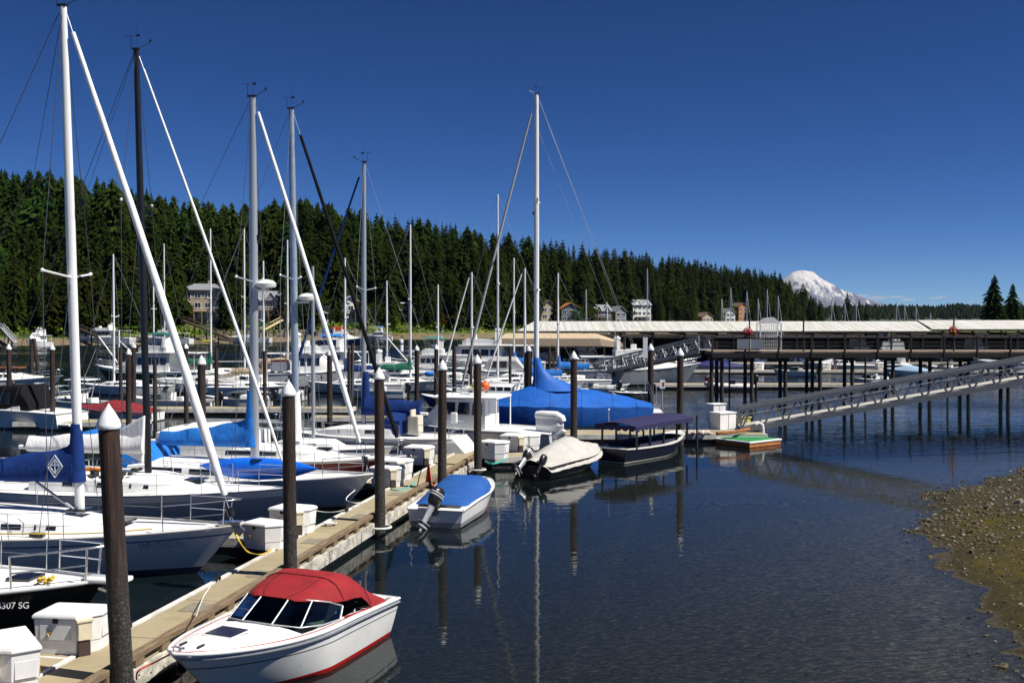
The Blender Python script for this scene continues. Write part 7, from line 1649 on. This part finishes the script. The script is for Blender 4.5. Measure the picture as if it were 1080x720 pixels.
# --- yachts along the far shore
motor('fly', 'white motor yacht with radar mast moored off the western bank', P(106, 262), 176, 17, 4.6, (2.6, 2.0, 1.8), hm='pale', stripe='white', tall=1.7)
motor('fly', 'white sport yacht moored beyond the green awning', P(172, 268), 178, 15, 4.4, (2.3, 1.7, 1.6), tall=1.3)
motor('fly', 'white cruiser seen bow on off the grassy bank', P(39.5, 238), -95, 9, 3.2, (1.9, 1.3, 1.2), tall=1.4)
motor('cruiser', 'white yacht moored below the timber bulkhead', P(257, 284), 180, 15, 4.0, (2.0, 1.6, 1.5))
T = motor('trawler', 'blue and orange workboat off the white house beach', P(362, 268), 0, 13, 4, (2.0, 1.3, 1.2), hm='blue', stripe='white', tall=1.5); MB().box((-1.6, 0, 4.2), (2.6, 2.4, 1.0)).build('orange_cabin_top', M('orange_red_paint', (.6, .09, .02), .5), T, 0, bevel=.05); MB().box((-4.2, 0, 3.0), (2.2, 2.4, 2.6)).build('blue_wheelhouse', M('blue_paint', (.02, .10, .30), .4), T, 0, bevel=.05); MB().box((-3.4, 0, 1.8), (1.4, 2.6, .8)).build('yellow_locker', YC, T, 0)
motor('fly', 'white fishing cruiser with blue stern gear near the beach rocks', P(398, 322), 178, 9.5, 3.4, (1.9, 1.4, 1.3), tall=1.2, canvas=royal())
motor('runabout', 'small white skiff seen bow on off the white house', P(362.5, 206), -85, 4.6)
T = thing('kayak', 'yellow green kayak lying on the far beach', 'kayak', hill_pt(219, 2.5) + Vector((0, 0, .3)), .1); MB().tube([(-2.2, 0, .25), (-1.2, 0, .05), (0, 0, 0), (1.2, 0, .05), (2.2, 0, .25)], [.03, .25, .32, .25, .03], 10).build('hull', M('lime_plastic', (.45, .5, .05), .4), T, 60); MB().lathe((0, 0, .2), [(.25, .06), (.28, .12), (.24, .14)], 12).build('cockpit_rim', black(), T, 60)
MB_bu = thing('mooring_buoy', 'tall white mooring buoy floating off the far beach', 'buoy', P(423, 205), 0); MB().lathe((0, 0, -.3), [(.3, 0), (.45, .1), (.45, 2.6), (.3, 2.7), (.02, 2.75)], 14).build('body', boxw(), MB_bu, 40); MB().lathe((0, 0, 1.4), [(.46, 0), (.46, .3)], 14).build('band', BOOT['navy'], MB_bu, 40)
b_ = thing('mooring_buoy', 'small orange buoy below the tan shelter', 'buoy', P(625, 118), 0); MB().ball((0, 0, .4), .55, 12, 8).build('body', M('orange_buoy', (.75, .12, .02), .4), b_, 60); MB().tube([(0, 0, .9), (0, 0, 1.3)], .05, 6).build('eye', steel(), b_, 60)

# ================================================================== people (tiny in the picture)
SKIN = M('skin', (.45, .26, .18), .6)
def person(loc, rz, pose, label, shirt, legs, hatm):
    T = thing('person', label, 'person', loc, rz)
    if pose == 'stand': J = {'pel': (0, 0, .95), 'ch': (0, 0, 1.3), 'nk': (0, 0, 1.5), 'hd': (.02, 0, 1.66), 'hl': (0, .1, .92), 'kl': (.02, .11, .5), 'fl': (0, .12, .06), 'tl': (.14, .13, .03), 'hr': (0, -.1, .92), 'kr': (.03, -.11, .5), 'fr': (0, -.12, .06), 'tr': (.14, -.13, .03), 'sl': (0, .19, 1.42), 'el': (0, .25, 1.14), 'wl': (.08, .25, .9), 'sr': (0, -.19, 1.42), 'er': (0, -.25, 1.14), 'wr': (.08, -.25, .9)}
    else: J = {'pel': (-.15, 0, .80), 'ch': (.12, 0, 1.0), 'nk': (.30, 0, 1.10), 'hd': (.44, 0, 1.14), 'hl': (-.14, .1, .78), 'kl': (.08, .14, .48), 'fl': (-.10, .14, .06), 'tl': (.05, .15, .03), 'hr': (-.14, -.1, .78), 'kr': (.08, -.14, .48), 'fr': (-.10, -.14, .06), 'tr': (.05, -.15, .03), 'sl': (.22, .19, 1.04), 'el': (.36, .22, .80), 'wl': (.52, .16, .62), 'sr': (.22, -.19, 1.04), 'er': (.36, -.22, .80), 'wr': (.52, -.16, .62)}
    Rr = {'pel': .14, 'ch': .15, 'nk': .06, 'hd': .10, 'hl': .095, 'kl': .065, 'fl': .045, 'tl': .04, 'sl': .07, 'el': .048, 'wl': .035}
    def skin(name, chains, m, par, grow=0.0):
        keys = list(dict.fromkeys(k for c in chains for k in c)); ix = {k: i for i, k in enumerate(keys)}
        me = bpy.data.meshes.new(name); me.from_pydata([J[k] for k in keys], [(ix[a], ix[b]) for c in chains for a, b in zip(c, c[1:])], []); me.materials.append(m)
        o = bpy.data.objects.new(name, me); COL.objects.link(o); o.parent = par; sm = o.modifiers.new('skin', 'SKIN'); sm.use_smooth_shade = True
        for k in keys: r = Rr.get(k) or Rr[k[0] + 'l']; me.skin_vertices[0].data[ix[k]].radius = (r + grow, r + grow)
        me.skin_vertices[0].data[0].use_root = True; s2 = o.modifiers.new('sub', 'SUBSURF'); s2.levels = s2.render_levels = 1; return o
    skin('body', [['pel', 'ch', 'nk', 'hd'], ['pel', 'hl', 'kl', 'fl', 'tl'], ['pel', 'hr', 'kr', 'fr', 'tr'], ['ch', 'sl', 'el', 'wl'], ['ch', 'sr', 'er', 'wr']], SKIN, T)
    skin('shirt', [['pel', 'ch'], ['ch', 'sl', 'el'], ['ch', 'sr', 'er']], shirt, T, .018); skin('trousers', [['pel', 'hl', 'kl'], ['pel', 'hr', 'kr']], legs, T, .018)
    h = Vector(J['hd']); MB().ball(h + Vector((-.01, 0, .05)), (.118, .112, .085), 10, 6).build('hat', hatm, T, 60)
person(Vector(P(747.5, 88.6)) + Vector((0, 0, .25)), R(-20), 'bend', 'person bending over in the inflatable boat, white shirt and red shorts', M('white_shirt', (.7, .7, .7), .8), M('red_shorts', (.4, .03, .03), .8), black())
person(Vector(P(881, 117.6)) + Vector((0, 0, DZ)), R(-90), 'stand', 'person standing on the dock under the pier in a purple top', M('purple_shirt', (.16, .12, .22), .8), M('dark_trousers', (.03, .03, .05), .8), M('brown_hair', (.05, .03, .02), .8))
